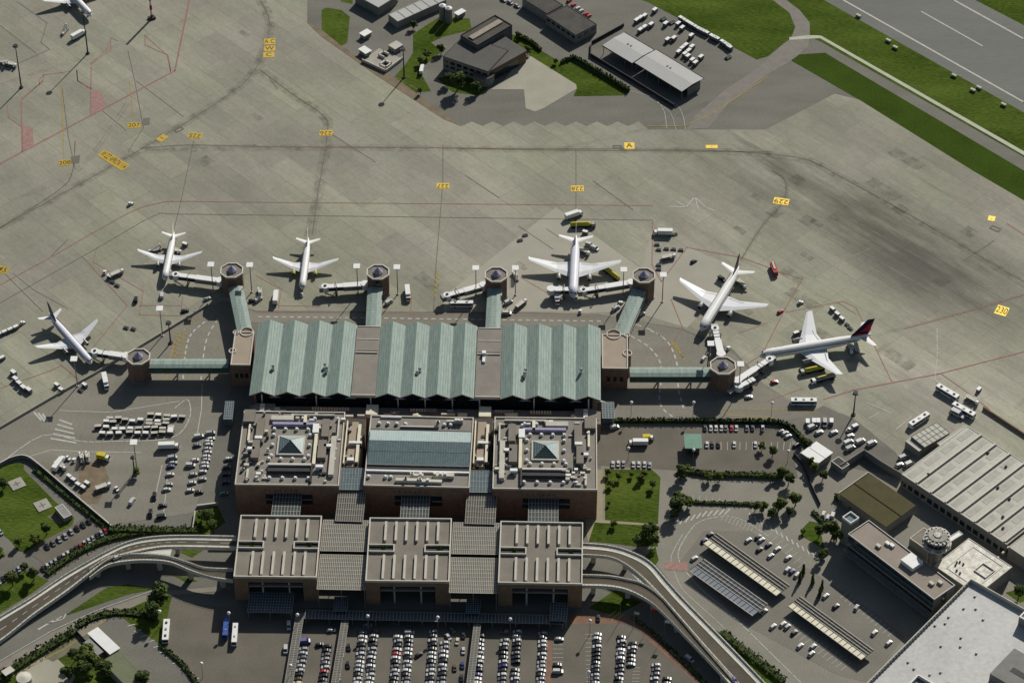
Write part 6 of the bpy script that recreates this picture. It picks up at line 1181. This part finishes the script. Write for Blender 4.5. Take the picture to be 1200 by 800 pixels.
for (k, x, y, a, l) in (('dolly', 3, 421, (8, -4), 'container dolly cut by the left edge of the apron'), ('dolly', 67, 453, (8, 5), 'dolly by the pale fence at its lower left'), ('dolly', 72, 458.5, (8, 5), 'dolly just below its twin by the pale fence'), ('dolly', 99.5, 453, (8, 5), 'dolly right of the pale fence'), ('flat', 94.5, 458, (8, 5), 'flat trailer right of the pale fence'), ('truck', 124, 450, (2, 9), 'white truck at the foot of the far left tower'),
    ('tractor', 153, 240, (8, -4), 'lone dark tractor out on the open apron'), ('tractor', 123, 320, (3, -9), 'dark tractor at the head of equipment by the stand line'), ('loader', 138, 322, (9, -4), 'cargo loader left of the upper left jet'), ('dolly', 129, 326, (8, 3), 'dolly touching the cargo loader'), ('flat', 132, 331, (8, 3), 'flat trailer below the cargo loader'), ('flat', 137.5, 335, (8, 3), 'lowest flat trailer below the cargo loader'),
    ('van', 159.5, 352, (1, -9), 'white and dark van on the red stand corner'), ('van', 190, 347, (1, -9), 'white van just below the upper left jet'), ('car', 217, 365, (9, -2), 'dark car near the yellow hatched road', ), ('flat', 148, 384.5, (9, 3), 'left of two small trailers south of the empty box'), ('flat', 156.5, 386, (9, 3), 'right of two small trailers south of the empty box'), ('dolly', 198, 320, (9, 2), 'container dolly under the left bridge of the upper left jet'), ('loader', 206, 296, (10, 2), 'cargo loader behind the wing of the upper left jet'), ('stairs', 182, 294, (9, -2), 'passenger stairs left of the upper left jet tail'), ('dolly', 217, 288, (9, 3), 'dolly behind the upper left jet'),
    ('stairs', 305, 345, (1, 9), 'white stairs unit left of the yellow engined jet'), ('truck', 323.5, 350, (1, -9), 'white truck on the red corner line near the yellow engined jet'), ('tractor', 353.5, 346, (0, -9), 'pushback tractor at the nose of the yellow engined jet'), ('car', 296, 353, (9, -2), 'dark car between the tower foot and stairs unit'), ('car', 243, 351, (9, -4), 'white car at the foot of the upper left tower'), ('van', 303, 352, (8, -5), 'white van right of the slanting corridor'),
    ('truck', 478, 347, (1, 9), 'white truck right of the second tower'), ('van', 456, 355, (8, -5), 'white van at the foot of the second tower'), ('coach', 541, 359, (10, 0), 'white apron coach parked in front of the third tower'), ('van', 596, 355, (8, -3), 'white van by the middle corridor'), ('van', 594, 368, (10, 0), 'white van beside the middle corridor at the dashed road'), ('loader', 611, 358, (9, -7), 'high loader right of the middle corridor'), ('stairs', 604, 325, (4, 8), 'passenger stairs right of the third tower head'),
    ('truck', 673, 254, (9, -3), 'white truck above the yellow tanker at the tail'), ('flat', 615.5, 276, (9, -2), 'right of two small carts on open apron'), ('flat', 609.5, 282, (9, -2), 'left of two small carts on open apron'), ('van', 691, 288, (9, 3), 'white van right of the central jet tail'), ('van', 697, 292, (9, 4), 'second white van close behind the central jet tail'), ('loader', 685, 297, (10, 4), 'cargo loader at the rear door of the central jet'), ('dolly', 686, 274, (9, 2), 'white dolly at the tail of the central jet'), ('truck', 652.5, 351, (1, 9), 'catering truck left of the central jet nose'), ('tractor', 675, 351, (0, -9), 'pushback tractor at the nose of the central jet'), ('tractor', 680, 366, (2, -9), 'small white tractor below the central jet'),
    ('truck', 776, 275, (-10, -.2), 'long trailer truck parked beside the red stand line'), ('flat', 791, 275, (9, -3), 'trailer with a dark frame beside the long truck'), ('flat', 770, 287, (9, 0), 'first trailer below the long truck'), ('flat', 772, 293, (9, 1), 'second trailer below the first by the red line'), ('flat', 781, 292, (9, 1), 'left trailer in the row of three below the truck'), ('flat', 789.5, 292.5, (9, 1), 'middle trailer in the row of three below the truck'), ('flat', 798, 293.5, (9, 1), 'right trailer in the row of three below the truck'), ('loader', 784, 303, (9, -2), 'pale loader below the row of trailers'), ('car', 813, 307, (8, -5), 'white car on the line left of the dark finned jet'), ('flat', 772, 311, (9, 1), 'upper small trailer right of the fourth tower'), ('flat', 772, 316, (9, 1), 'lower small trailer right of the fourth tower'),
    ('loader', 869, 335, (8, 6), 'cargo loader in the shadow right of the dark finned jet'), ('dolly', 862, 331, (8, 6), 'dolly beside the loader behind the dark finned jet'), ('van', 846, 328, (8, 5), 'white van at the rear of the dark finned jet'), ('fire', 907, 318, (3, 9), 'red and grey fire truck on open apron right of the jet'), ('car', 914.5, 366, (8, -6), 'white car above the wing of the red tailed jet'), ('tractor', 938, 355.5, (9, -3), 'dark topped tractor above the red tailed jet'),
    ('dolly', 975.5, 364, (8, 6), 'topmost dolly of the short train near the red tail'), ('dolly', 981, 370, (8, 6), 'second dolly of the short train near the red tail'), ('dolly', 986.5, 375.5, (8, 6), 'third dolly of the short train near the red tail'), ('flat', 993, 381, (8, 6), 'fourth trailer of the short train near the red tail'), ('flat', 996.5, 385, (8, 6), 'last trailer of the train touching the red tail shadow'), ('stairs', 1003, 409, (-4, -9), 'dark belt loader at the rear of the red tailed jet'), ('loader', 997, 411, (3, 9), 'loader beside the rear door of the red tailed jet'), ('dolly', 933, 400 - 8, (9, -3), 'dark dolly at the wing root of the red tailed jet'),
    ('loader', 860, 459, (9, -7), 'grey stair lift unit at the foot of the right tower'), ('car', 877.5, 466, (9, -1), 'white car right of the far right tower foot'), ('car', 907.5, 448.5, (9, -2), 'red brown car below the bridge of the red tailed jet'), ('car', 824.5, 421, (6, -8), 'white car left of the far right tower'), ('tractor', 853.5, 409, (6, -8), 'small reddish tractor right of the upper bridge'),
    ('dolly', 1147, 458, (6, -6), 'lone white dolly above the reddish wall'), ('loader', 1140, 471, (9, 5), 'dull steel frame trailer above the apron buses'), ('van', 751, 369, (9, -4), 'white van by the slanting corridor foot'), ('van', 722, 362, (9, -5), 'white van left of the fourth corridor'), ('tractor', 727, 356, (8, -5), 'small tractor left of the fourth tower'),
    ('bus', 195, 742, (-.8, 10), 'white bus parked beside the grass at the bottom left'), ('bluecoach', 265, 738, (-1, 10), 'left of two coaches near the shade, blue roofed'), ('coach', 275.5, 746, (-.8, 10), 'right of two coaches near the shade, white and blue'), ('van', 808, 773, (9, 7), 'white van driving below the right viaduct'), ('truck', 112, -4, (9, -3), 'truck at the upper left edge'), ('truck', 93, 43, (9, -5), 'long grey truck in shadow in front of the cut off jet'), ('stairs', 76, 38, (5, -6), 'passenger stairs left of the grey loader'), ('stairs', 5, 76, (9, 4), 'white passenger stairs at the left edge near a mast'), ('loader', 14, 78, (9, 2), 'dark loader beside the white stairs at the left edge'), ('car', 137.5, 653.5, (9, -4), 'white car driving on the left viaduct')):
    o = put(k, x, y, a, l, 'white' if 'dark' not in l and 'red' not in l else ('black' if 'dark' in l else 'red'))
    if 'on the left viaduct' in l: o.location = P(x, y, 6.0) + Vector((0, 0, .05))
put('bluetruck', 263, 771 - 10, (0, 10), 'small blue truck behind the blue roofed coach', w_, None, .01) if False else None
o = put('car', 860, 797, (5, 8), 'violet car driving on the right viaduct', 'violet'); o.location = P(861, 797, 4.9) + Vector((0, 0, .05))
# container yard at the top
yd = [(695, 68), (630, 105), (603, 118), (580, 133), (672, 160), (630, 177), (603, 195), (765, 155), (845, 155), (870, 182), (928, 232), (817, 248), (777, 257), (893, 293), (870, 312), (848, 335), (933, 303), (912, 328), (888, 348), (907, 363), (990, 368), (935, 387), (955, 405)]
yl2 = [(865, 128), (883, 139), (900, 150), (918, 161), (936, 172), (954, 183), (972, 194), (990, 203), (1006, 211), (1025, 220), (1062, 243), (1078, 251), (1092, 257), (1130, 280), (1146, 291), (1163, 302), (1172, 312)]
for i, (x, y) in enumerate(yd):
    w = 'in the back corner of the top yard' if x < 720 else ('scattered in the middle of the top yard' if x < 850 or y < 240 else 'in the cluster nearest the open shed'); j = sum(1 for q in yd[:i + 1] if (q[0] < 720) == (x < 720) and ((q[0] < 850 or q[1] < 240) == (x < 850 or y < 240)))
    put('dolly', 640 + x / 5.4545, (y + 10) / 5.4545, (9, -7), '%s white topped dolly %s' % (ORD[j - 1], w), w_, 'container dollies in the top yard', 1.2)
for i, (x, y) in enumerate(yl2): put('dolly', 640 + x / 5.4545, (y + 6) / 5.4545, (9, 5.5), 'white topped dolly, %s from left in the %s of the grass edge line' % (ORD[i if i < 10 else i - 10], 'long run' if i < 10 else 'short run'), w_, 'container dollies in the top yard', 1.25)
for i, (x, y) in enumerate(((750, 125), (805, 148), (1165, 370))): put('flat', 640 + x / 5.4545, y / 5.4545, (9, -5), '%s flat trailer standing in the top yard' % ORD[i], w_, None, 1.4)
for i, (x, y, c) in enumerate(((667, 2, 'red'), (672, 7, 'red'), (677, 11, 'white'), (681, 14, 'white'), (686.5, 17.5, 'red'), (690, 20, 'red'))): put('car', x, y, (8, -6), '%s car, %s behind the mossy roofed building' % (c, ORD[i]), c)
for i, (x, y) in enumerate(((590, 1), (598, 4), (606, 8))): put('car', x, y, (8, 5), 'silver car, %s in the shade at the top edge' % ORD[i], s_)
put('truck', 494.5, 84 - 1, (2, -9), 'white helicopter like van beside the grass and dark building', w_, None, .8)['label'] = 'white truck beside the grass left of the dark building'
put('truck', 460, 4, (9, -4), 'white truck between the two top sheds', w_, None, .8)

# ------------------------------------------------------------------ masts and lamps
def white_mast(hx_, hy, label, h=19.0, s=3.4):
    c = P(hx_, hy, h); t = thing('floodlight_mast', label, 'mast', (c.x, c.y, 0), 0, 'white headed floodlight masts')
    b = MB(); b.tube((0, 0, 0), (0, 0, h - .3), .28, .2, METAL, 8); b.cbox(0, 0, 0, 1.2, 1.2, .5, PAVE); b.build('pole', t)
    b = MB(); b.box(-s / 2, s / 2, -s * .55, s * .55, h - .3, h, WHITE); b.build('reflector', t)
    b = MB()
    for i in (-1, 0, 1): b.box(i * s / 3 - .3, i * s / 3 + .3, -.3, .3, h - .9, h - .31, METAL)
    b.build('lamp', t)
for i, (x, y, l) in enumerate(((247, 309.5, 'left of the upper left tower'), (292.5, 310, 'right of the upper left tower'), (418, 311.5, 'left of the second tower'), (465, 312.5, 'right of the second tower'), (557.5, 313.5, 'left of the third tower'), (604, 313.5, 'right of the third tower'), (731, 315.5, 'left of the fourth tower'), (777.5, 321.5, 'right of the fourth tower'), (187, 361, 'alone in the red outlined box'), (86.5, 420, 'in front of the purple tailed jet'), (833, 402, 'left of the far right tower'), (868, 426, 'right of the far right tower'), (156.5, 517.5, 'in the yard below the carts'))):
    white_mast(x, y, 'white square headed mast ' + l)
def dark_mast(bx_, by, h, label, head=2.4):
    c = P(bx_, by); t = thing('floodlight_mast', label, 'mast', c, 0, 'dark headed floodlight masts')
    b = MB(); b.tube((0, 0, 0), (0, 0, h), .45, .22, DARKM, 8); b.build('pole', t)
    b = MB(); b.cyl(0, 0, h, h + .5, head * .55, head * .55, DARKM, 10); 
    for i in range(8): a = i * math.pi / 4; b.cbox(math.cos(a) * head * .55, math.sin(a) * head * .55, h - .6, .7, .7, .6, METAL, a)
    b.build('lamp_ring', t); b = MB(); b.cyl(0, 0, 0, .6, 1.2, 1.2, DARKM, 8); b.build('base', t)
for (x, y, h, l) in ((103, 63, 29.5, 'tall dark mast near the upper left jet'), (25, 103, 29.5, 'tall dark mast close to the left edge'), (473.5, 91, 20, 'mast standing in the grass by the apron edge'), (1000, 486, 15, 'dark square headed mast near the apron buses'), (443, 360 - 8, 12, 'thin mast at the foot of the second tower'), (200, 402, 14, 'thin dark mast beside the service road on the left'), (829, 440 - 5, 12, 'short dark mast beside the yellow hatching'), (158, 556, 12, 'thin mast beside the white headed one in the yard')): dark_mast(x, y, h, l, 2.4 if h > 12 else 1.6)
# red and white lattice mast at the top
c = P(178, 22); t = thing('warning_mast', 'red and white banded mast at the top of the apron', 'mast', c, 0)
for i in range(6): b = MB(); b.tube((0, 0, i * 3.3), (0, 0, (i + 1) * 3.3), .8, .7, RED if i % 2 == 0 else WHITE, 8); b.build('band', t)
b = MB(); b.cbox(0, 0, 0, 4, 3, 1.2, DARKM, .5); b.build('base', t)
def globe_lamp(hx_, hy, label, h=9.0, r=.85):
    c = P(hx_, hy, h); t = thing('globe_lamp', label, 'street lamp', (c.x, c.y, 0), 0, 'white globe lamps')
    b = MB(); b.tube((0, 0, 0), (0, 0, h - r), .14, .1, METAL, 6); b.build('pole', t)
    b = MB(); n = 12; b.loft([[(r * math.cos(q) * math.cos(2 * math.pi * i / n), r * math.cos(q) * math.sin(2 * math.pi * i / n), h + r * math.sin(q)) for i in range(n)] for q in [R(a) for a in (-80, -50, -20, 15, 45, 80)]], BULB); b.build('globe', t)
for x, y, l in ((187, 716, 'white globe lamp in the dark tree shadow at the lower left'), (268, 718, 'white globe lamp in shade above the coaches'), (236, 777, 'white globe lamp in the empty coach park'), (348.5, 720, 'white globe lamp at the head of the first walkway'), (340.5, 779.5, 'white globe lamp halfway along the first walkway'), (431, 721.5, 'white globe lamp above the first double row'), (513, 723, 'white globe lamp above the third double row'), (598, 725, 'white globe lamp above the fourth double row'), (691.5, 727, 'white globe lamp at the terracotta corner'), (690, 787, 'white globe lamp beside the row near the bottom'),
                (740, 471.5, 'white globe lamp in tower shade nearest the brick block'), (813, 471.5, 'white globe lamp at the right tower shadow edge'), (905, 472, 'white globe lamp above the dark hedge corner'), (736.5, 525, 'white globe lamp beside the pale tanker'), (813, 527, 'white globe lamp in front of the green kiosk'), (924, 528.5, 'white globe lamp left of the gatehouse')): globe_lamp(x, y, l, 9.5 if y > 600 or y < 500 else 8)
for (x, y, m, l) in ((762, 732, RED, 'red flag on a pole beside the viaduct'), (778, 745, WHITE, 'white flag on a pole beside the viaduct'), (742.5, 735, PARA, 'pale banner pole by the car park corner'), (726.5, 727, METAL, 'bare flagpole left of the pale banner')):
    c = P(x, y); t = thing('flagpole', l, 'flagpole', c, 0); b = MB(); b.tube((0, 0, 0), (0, 0, 11), .12, .08, METAL, 6); b.build('pole', t)
    b = MB(); n = 6
    if m is not METAL:
        for i in range(n): b.add([(i * .4, math.sin(i) * .2, 9.0), ((i + 1) * .4, math.sin(i + 1) * .2, 8.9), ((i + 1) * .4, math.sin(i + 1) * .2, 10.6), (i * .4, math.sin(i) * .2, 10.8)], [[0, 1, 2, 3]], m)
        b.build('flag', t, recalc=False)
for i, (x, y) in enumerate(((1006, 20), (1041, 49), (1049, 57), (1118, 90), (1140, 107), (1147, 104), (1176, 124))):
    c = P(x, y); t = thing('runway_sign', 'pale runway edge sign, %s from the upper left' % ORD[i], 'runway sign', c, heading(x, y, 10, 5)); b = MB(); b.cbox(0, 0, .4, 3.2, 1.6, 1.1, PALE); b.build('panel', t); b = MB(); b.cbox(-1, 0, 0, .2, .2, .4, METAL); b.cbox(1, 0, 0, .2, .2, .4, METAL); b.build('leg', t)

# ------------------------------------------------------------------ vegetation
LEAF = mat('leaves', (.058, .090, .020), .35, .5, 3, tint=(.115, .150, .036)); LEAFD = mat('leaves_dark', (.026, .044, .012), .35, .5, 3, tint=(.06, .085, .022)); LEAFY = mat('leaves_yellow', (.09, .11, .02), .3, .5, 3)
def leaf_cloud(b, c, rad, n, mats, size=.6, sq=.8):
    for i in range(n):
        d = Vector((random.gauss(0, 1), random.gauss(0, 1), random.gauss(0, 1))).normalized() * (random.random() ** .4)
        p = Vector(c) + Vector((d.x * rad, d.y * rad, d.z * rad * sq)); nrm = (d + Vector((random.uniform(-.5, .5), random.uniform(-.5, .5), random.uniform(0, .8)))).normalized()
        u = nrm.orthogonal().normalized(); v = nrm.cross(u); s = size * random.uniform(.6, 1.3); a = random.random() * 3.14; u, v = u * math.cos(a) + v * math.sin(a), v * math.cos(a) - u * math.sin(a)
        b.add([p - u * s, p - v * s * .7, p + u * s, p + v * s * .7], [[0, 1, 2, 3]], mats[0] if random.random() < .7 else mats[1])
def tree_proto(kind):
    t = thing('tree', '', 'tree', (0, -2000, -50)); b = MB(); H = {'round': 7, 'tall': 9, 'cypress': 8, 'shrub': 2.6, 'dark': 8}[kind]
    mats = {'round': (LEAF, LEAFY), 'tall': (LEAF, LEAFD), 'cypress': (LEAFD, LEAF), 'shrub': (LEAF, LEAFY), 'dark': (LEAFD, LEAF)}[kind]
    cr = {'round': 3.0, 'tall': 2.6, 'cypress': 1.1, 'shrub': 1.5, 'dark': 3.2}[kind]
    if kind == 'cypress':
        for k in range(9): leaf_cloud(b, (random.uniform(-.2, .2), random.uniform(-.2, .2), 1 + k * .8), cr * (1.1 - k * .09), 70, mats, .4, 1)
    else:
        m = 4 if kind == 'shrub' else 14
        for k in range(m):
            a = random.random() * 6.28; q = random.uniform(.1, .8) * cr; z = H * random.uniform(.45, .92)
            leaf_cloud(b, (q * math.cos(a), q * math.sin(a), z), cr * random.uniform(.36, .60), 105, (mats if k % 3 else (mats[1], mats[0])), .46 if kind != 'shrub' else .28, .85)
    b.build('crown', t, recalc=False)
    b = MB(); b.tube((0, 0, 0), (.1, 0, H * .55), .32 if H > 4 else .12, .16 if H > 4 else .06, TRUNK, 7)
    for k in range(4 if H > 4 else 0): a = k * 1.57 + .4; b.tube((.05, 0, H * .38), (math.cos(a) * cr * .55, math.sin(a) * cr * .55, H * .68), .13, .05, TRUNK, 5)
    b.build('trunk', t); register(t); return t
TP = {k: [tree_proto(k) for _ in range(2)] for k in ('round', 'tall', 'cypress', 'shrub', 'dark')}
TU = set()
def tree(kind, x, y, sc, label, group=None):
    j = random.randrange(2); key = (kind, j); p = TP[kind][j]; o = p if key not in TU else copy_tree(p); TU.add(key)
    if kind == 'shrub': o.name = 'shrub'; o['category'] = 'shrub'
    o.location = P(x, y); o.rotation_euler = (0, 0, random.random() * 6.28); sc *= .92; o.scale = (sc * random.uniform(.92, 1.08), sc * random.uniform(.92, 1.08), sc * random.uniform(.9, 1.1)); o['label'] = label
    if group: o['group'] = group
TRS = [('dark', 797, 560, 1.15, 'tall dark tree at the left end of the upper parking hedge'), ('round', 803, 553, .9, 'bushy tree just right of the dark one on the upper hedge'), ('round', 918, 557, 1.0, 'round tree at the right end of the upper parking hedge'), ('dark', 924, 566, .9, 'dark tree below the right end of the upper hedge'), ('round', 830, 561, .7, 'bushy mound in the upper parking hedge'), ('round', 843, 562, .75, 'second bushy mound in the upper parking hedge'), ('round', 906, 562, .7, 'small mound near the right end of the upper hedge'),
       ('dark', 792, 600, 1.35, 'large dark tree at the lower left of the lower hedge'), ('round', 795, 590, 1.2, 'large bushy tree at the left end of the lower hedge'), ('round', 806, 592, 1.0, 'rounded tree second from the left in the lower hedge'), ('tall', 789, 608, .9, 'slim tree at the tip of the striped road edge'), ('round', 893, 597, .95, 'round tree left of the big pair in the lower hedge'), ('tall', 885, 596, .8, 'slim tree left of three rounder ones in the lower hedge'), ('round', 912, 597, 1.35, 'largest round tree in the lower hedge'), ('round', 932, 590, 1.25, 'round tree at the right end of the lower hedge'), ('dark', 904, 604, .9, 'dark tree in front of the largest round one'), ('tall', 924, 603, .8, 'slim tree between the two largest round ones'),
       ('dark', 757, 632, 1.2, 'dark tree at the right corner of the lawn'), ('dark', 764, 625, 1.1, 'dark tree behind the one at the lawn corner'), ('dark', 747, 638, .9, 'dark tree on the left of the lawn corner group'), ('dark', 765, 637, .9, 'low dark tree nearest the red crossing'), ('round', 719, 615, .6, 'small tree on the sandy path line of the lawn'), ('round', 713, 590, .4, 'tiny tree on the square lawn left side'), ('round', 725, 560, .65, 'small tree at the upper left of the square lawn'), ('round', 715, 568, .6, 'small tree left of another on the square lawn'), ('round', 750, 562, .7, 'small tree at the upper right of the square lawn'), ('round', 765, 569, .7, 'small tree at the right edge of the square lawn'), ('round', 740, 556, .5, 'low tree under the parked white cars'), ('round', 712, 555, .6, 'low tree at the top left corner of the lawn'), ('round', 755, 556, .6, 'low tree at the top right of the lawn'),
       ('round', 954.5, 552, 1.0, 'bushy tree below the white gatehouse'), ('tall', 949, 545, .8, 'slim tree left of the bushy one under the gatehouse'), ('dark', 964, 560, .8, 'dark tree right of the bushy one under the gatehouse'), ('round', 940, 518, .8, 'tree in the hedge corner above the gatehouse'), ('dark', 946, 524, .9, 'dark tree just left of the gatehouse roof'), ('dark', 905, 533, .8, 'rounded dark tree at the end of the parking bays'), ('round', 893, 525, .7, 'pale shrubby tree right of the parked white car'), 
       ('dark', 975, 628, 1.3, 'large dark tree beside the pale square shaft'), ('round', 980, 632, 1.1, 'round tree in front of the square shaft'), ('dark', 960, 626, .9, 'dark tree on the small lawn near the white vehicles'), ('round', 941, 623, .45, 'small round shrub at the left of the small lawn'), ('round', 966, 650, .7, 'dark rounded tree below the small lawn'), ('dark', 962, 655, .8, 'spreading dark tree at the road bend below the lawn'),
       ('cypress', 941, 671, 1.0, 'upper of two slim dark cypresses by the parking bays'), ('cypress', 937, 680, .9, 'lower of two slim dark cypresses by the parking bays'), ('cypress', 952, 682, 1.0, 'single slim cypress right of the pair'), ('cypress', 960, 697, 1.0, 'slim cypress nearest the office shadow'), ('cypress', 963, 689, .9, 'slim cypress just above the lowest one'),
       ('dark', 186, 708, 1.6, 'large dark tree beside the white globe lamp at lower left'), ('dark', 180, 724, 1.3, 'dark tree in the shadow below the big one'), ('dark', 192, 690 + 5, .9, 'small dark tree right of the big one at lower left'), ('round', 104, 777, 1.8, 'big round tree in the bottom left garden'), ('dark', 88, 772, .9, 'dark small tree left of the big round one'), ('dark', 100, 793, 1.4, 'dark tree below the big round garden tree'), ('dark', 123, 793, 1.5, 'dark tree beside the sage roofed building'), ('dark', 168, 800, 1.2, 'dark tree at the bottom edge right of the sage roof'), ('round', -1, 655, 1.2, 'round tree cut by the left edge'), ('dark', 80, 793, 1.0, 'dark garden tree near the concrete yard'),
       ('round', 23, 637, .8, 'left of three small trees above the footpath'), ('round', 41, 635, .9, 'middle of three small trees above the footpath'), ('tall', 55, 624, .9, 'right of three small trees above the footpath'), ('dark', 40, 677, 1.0, 'dark tree at the right end of the lower left lawn'), ('dark', 15, 684, 1.0, 'dark tree among cars at the left edge lawn'), ('dark', 4, 570, .8, 'small dark tree on the bottom left lawn'), ('dark', 30, 664 + 3, .7, 'dark tree beside the footpath end'),
       ('dark', 536, 104, 1.5, 'big dark tree in front of the dark roofed building'), ('dark', 526, 97, 1.0, 'dark tree left of the big one by the building'), ('dark', 558, 108, 1.0, 'dark tree under the curved annex'), ('round', 500, 66, .9, 'round bush in the middle of the upper grass'), ('round', 493, 73, .8, 'round bush below its neighbour in the upper grass'), ('dark', 517, 61, .8, 'dark bush at the tip of the upper grass'), ('dark', 618, 62, .8, 'dark bush at the corner of the concrete pad'), ('round', 651, 73, .5, 'small bush on the upper right lawn'), ('dark', 485, 32, .7, 'bush beside the silos'), ('dark', 607, 44, .7, 'dark bush at the head of the hedge'), ('round', 493, 108, .6, 'low bush at the lower grass corner'),
       ('dark', 243, 611, 1.0, 'dark tree beside the brick block corner at left'), ('round', 236, 607, .8, 'bush above the lower grass beside the brick block'), ('dark', 250, 622, 1.0, 'dark tree just above the left viaduct'), ('round', 160, 556, .8, 'solitary yellow green tree in the equipment yard'), ('dark', 1193, 700, 1.0, 'green tree at the right edge by the white hall'), ('dark', 1126, 721, 1.0, 'green tree between the office block and white hall'), ('round', 1132, 711, .8, 'tree squeezed below the weathered roof')]
for k, x, y, sc, l in TRS: tree(k, x, y + 2, sc, l, 'trees around the airport buildings')
def hedge(label, pts, w, h, dens=9, mats=None, name='hedge', n=4):
    q = [P(*p) for p in smooth(pts, n)]; o = q[0]; t = thing(name, label, 'hedge', o, 0); b = MB(); mats = mats or (LEAFD, LEAF)
    core = MB()
    for i in range(len(q) - 1):
        a, c = q[i] - o, q[i + 1] - o; L = (c - a).length; d = (c - a).normalized(); nn = Vector((-d.y, d.x, 0))
        core.prism([(a - nn * w * .3).xy, (c - nn * w * .3).xy, (c + nn * w * .3).xy, (a + nn * w * .3).xy], 0, h * .75, LEAFD)
        for k in range(int(L * dens)):
            p = a + d * random.uniform(0, L) + nn * random.uniform(-.5, .5) * w * (1 + .25 * math.sin(i * 2.3)); z = h * random.uniform(.35, 1.05) * (1 - .12 * math.sin(p.x * .6) ** 2)
            u = Vector((random.gauss(0, 1), random.gauss(0, 1), random.gauss(0, .5))).normalized(); v = u.orthogonal().normalized(); s = random.uniform(.3, .65); pp = Vector((p.x, p.y, z))
            b.add([pp - u * s, pp - v * s, pp + u * s, pp + v * s], [[0, 1, 2, 3]], mats[0] if random.random() < .65 else mats[1])
    b.build('foliage', t, recalc=False); core.build('stem', t)
hedge('long dark hedge between the apron road and the staff car park', [(705, 495), (760, 495), (820, 495), (880, 496), (912, 497), (927, 503), (940, 516), (948, 524)], 2.2, 2.8, 14, (mat('hedge_shade', (.012, .02, .008), .3), LEAFD))  # near-black leaves carry the shade of the shadowed wall and hedge here
hedge('upper hedge between the two marked parking lots', [(806, 553), (830, 557), (870, 558), (918, 559)], 3.0, 2.4, 16, (LEAF, LEAFY))
hedge('thin lower hedge above the striped road', [(812, 589), (830, 590), (870, 591), (890, 592)], 1.8, 1.5, 10, (LEAF, LEAFY))
hedge('straight clipped hedge beside the upper lawn triangle', [(672, 69), (700, 85), (737, 108)], 2.0, 3.2, 12, None, 'hedge', 1)
hedge('short clipped hedge below the mossy roofed building', [(605, 42), (622, 51), (634, 60)], 1.8, 2.6, 12, None, 'hedge', 1)
hedge('small angled hedge at the upper lawn corner', [(657, 75), (663, 72), (672, 69)], 1.6, 2.6, 12, None, 'hedge', 1)
hedge('dark bushes in the ditch below the boundary wall', [(40, 550), (75, 579), (100, 600), (128, 620)], 2.6, 1.6, 10)
hedge('dark thicket between the equipment yard and left viaduct', [(128, 622), (160, 623), (200, 624), (235, 624)], 5.0, 3.0, 16)
hedge('scrub bank following the outside of the left viaduct', [(55, 673), (85, 652), (115, 637), (145, 628), (180, 624)], 4.6, 2.0, 15, (LEAFD, LEAF))
hedge('dark scrub bank between slip road and bottom left yards', [(-5, 798), (30, 776), (60, 757), (88, 740)], 6.0, 2.2, 18)
hedge('dark leafy strip for the shadow-like trench curving under the slip road', [(90, 734), (110, 724), (135, 718), (160, 719), (184, 724)], 5.0, 1.2, 14, (MATS['hedge_shade'], LEAFD))  # near-black strip added for a trench that reads as shadow
hedge('row of shrubs along the lower side of the right road', [(845, 742), (870, 762), (895, 781), (918, 800)], 5.0, 2.4, 16, (LEAF, LEAFD))
hedge('narrow planted strip between car park and sunken road', [(741, 723), (765, 742), (800, 775), (832, 806)], 2.0, 1.2, 10, (LEAFD, DIRT))
hedge('dark shrubs between the olive shed and white vehicles', [(979, 583), (990, 590), (1003, 598)], 4.0, 3.0, 14)
hedge('hedge along the coach park edge at the bottom', [(190, 758), (215, 780), (232, 804)], 2.2, 1.4, 10, (LEAFD, LEAF))
hedge('shrubs in the strip beside the office shadow', [(952, 600), (962, 610), (970, 622)], 2.4, 1.6, 10)
recolor()
# prototypes never used are removed
for k, p in list(PR.items()):
    if k not in USED:
        for c in list(p.children): bpy.data.objects.remove(c)
        bpy.data.objects.remove(p)
for key in [(k, j) for k in TP for j in range(2) if (k, j) not in TU]:
    p = TP[key[0]][key[1]]
    for c in [o for o in bpy.data.objects if o.parent == p]: bpy.data.objects.remove(c)
    bpy.data.objects.remove(p)

# ------------------------------------------------------------------ light and camera
EL, AZ = R(35), R(25.5)     # sun stands ahead of the camera and to the right
w = bpy.data.worlds.new('World'); S.world = w; w.use_nodes = True; nt = w.node_tree
bg = nt.nodes['Background']; sky = nt.nodes.new('ShaderNodeTexSky'); sky.sky_type = 'NISHITA'; sky.sun_disc = False; sky.sun_elevation = EL; sky.sun_rotation = AZ
sky.air_density = 1.2; sky.dust_density = 1.5
nt.links.new(sky.outputs[0], bg.inputs[0]); bg.inputs[1].default_value = SKY
sl = bpy.data.lights.new('sun', 'SUN'); sl.energy = SUN; sl.angle = R(.5); sl.color = (1.0, .96, .88)
so = bpy.data.objects.new('sun', sl); COL.objects.link(so)
sd = Vector((math.sin(AZ) * math.cos(EL), math.cos(AZ) * math.cos(EL), math.sin(EL))); so.rotation_euler = sd.to_track_quat('Z', 'Y').to_euler(); so.location = sd * 500
cd = bpy.data.cameras.new('camera'); co = bpy.data.objects.new('camera', cd); COL.objects.link(co); S.camera = co
cd.sensor_width = 36; cd.lens = FOC * 36 / 1200; cd.clip_start = 5; cd.clip_end = 30000
co.location = (0, -Y0, ALT); co.rotation_euler = (math.pi / 2 - PITCH, 0, 0)
S.view_settings.view_transform = 'Standard'; S.view_settings.look = 'None'; S.view_settings.exposure = 0
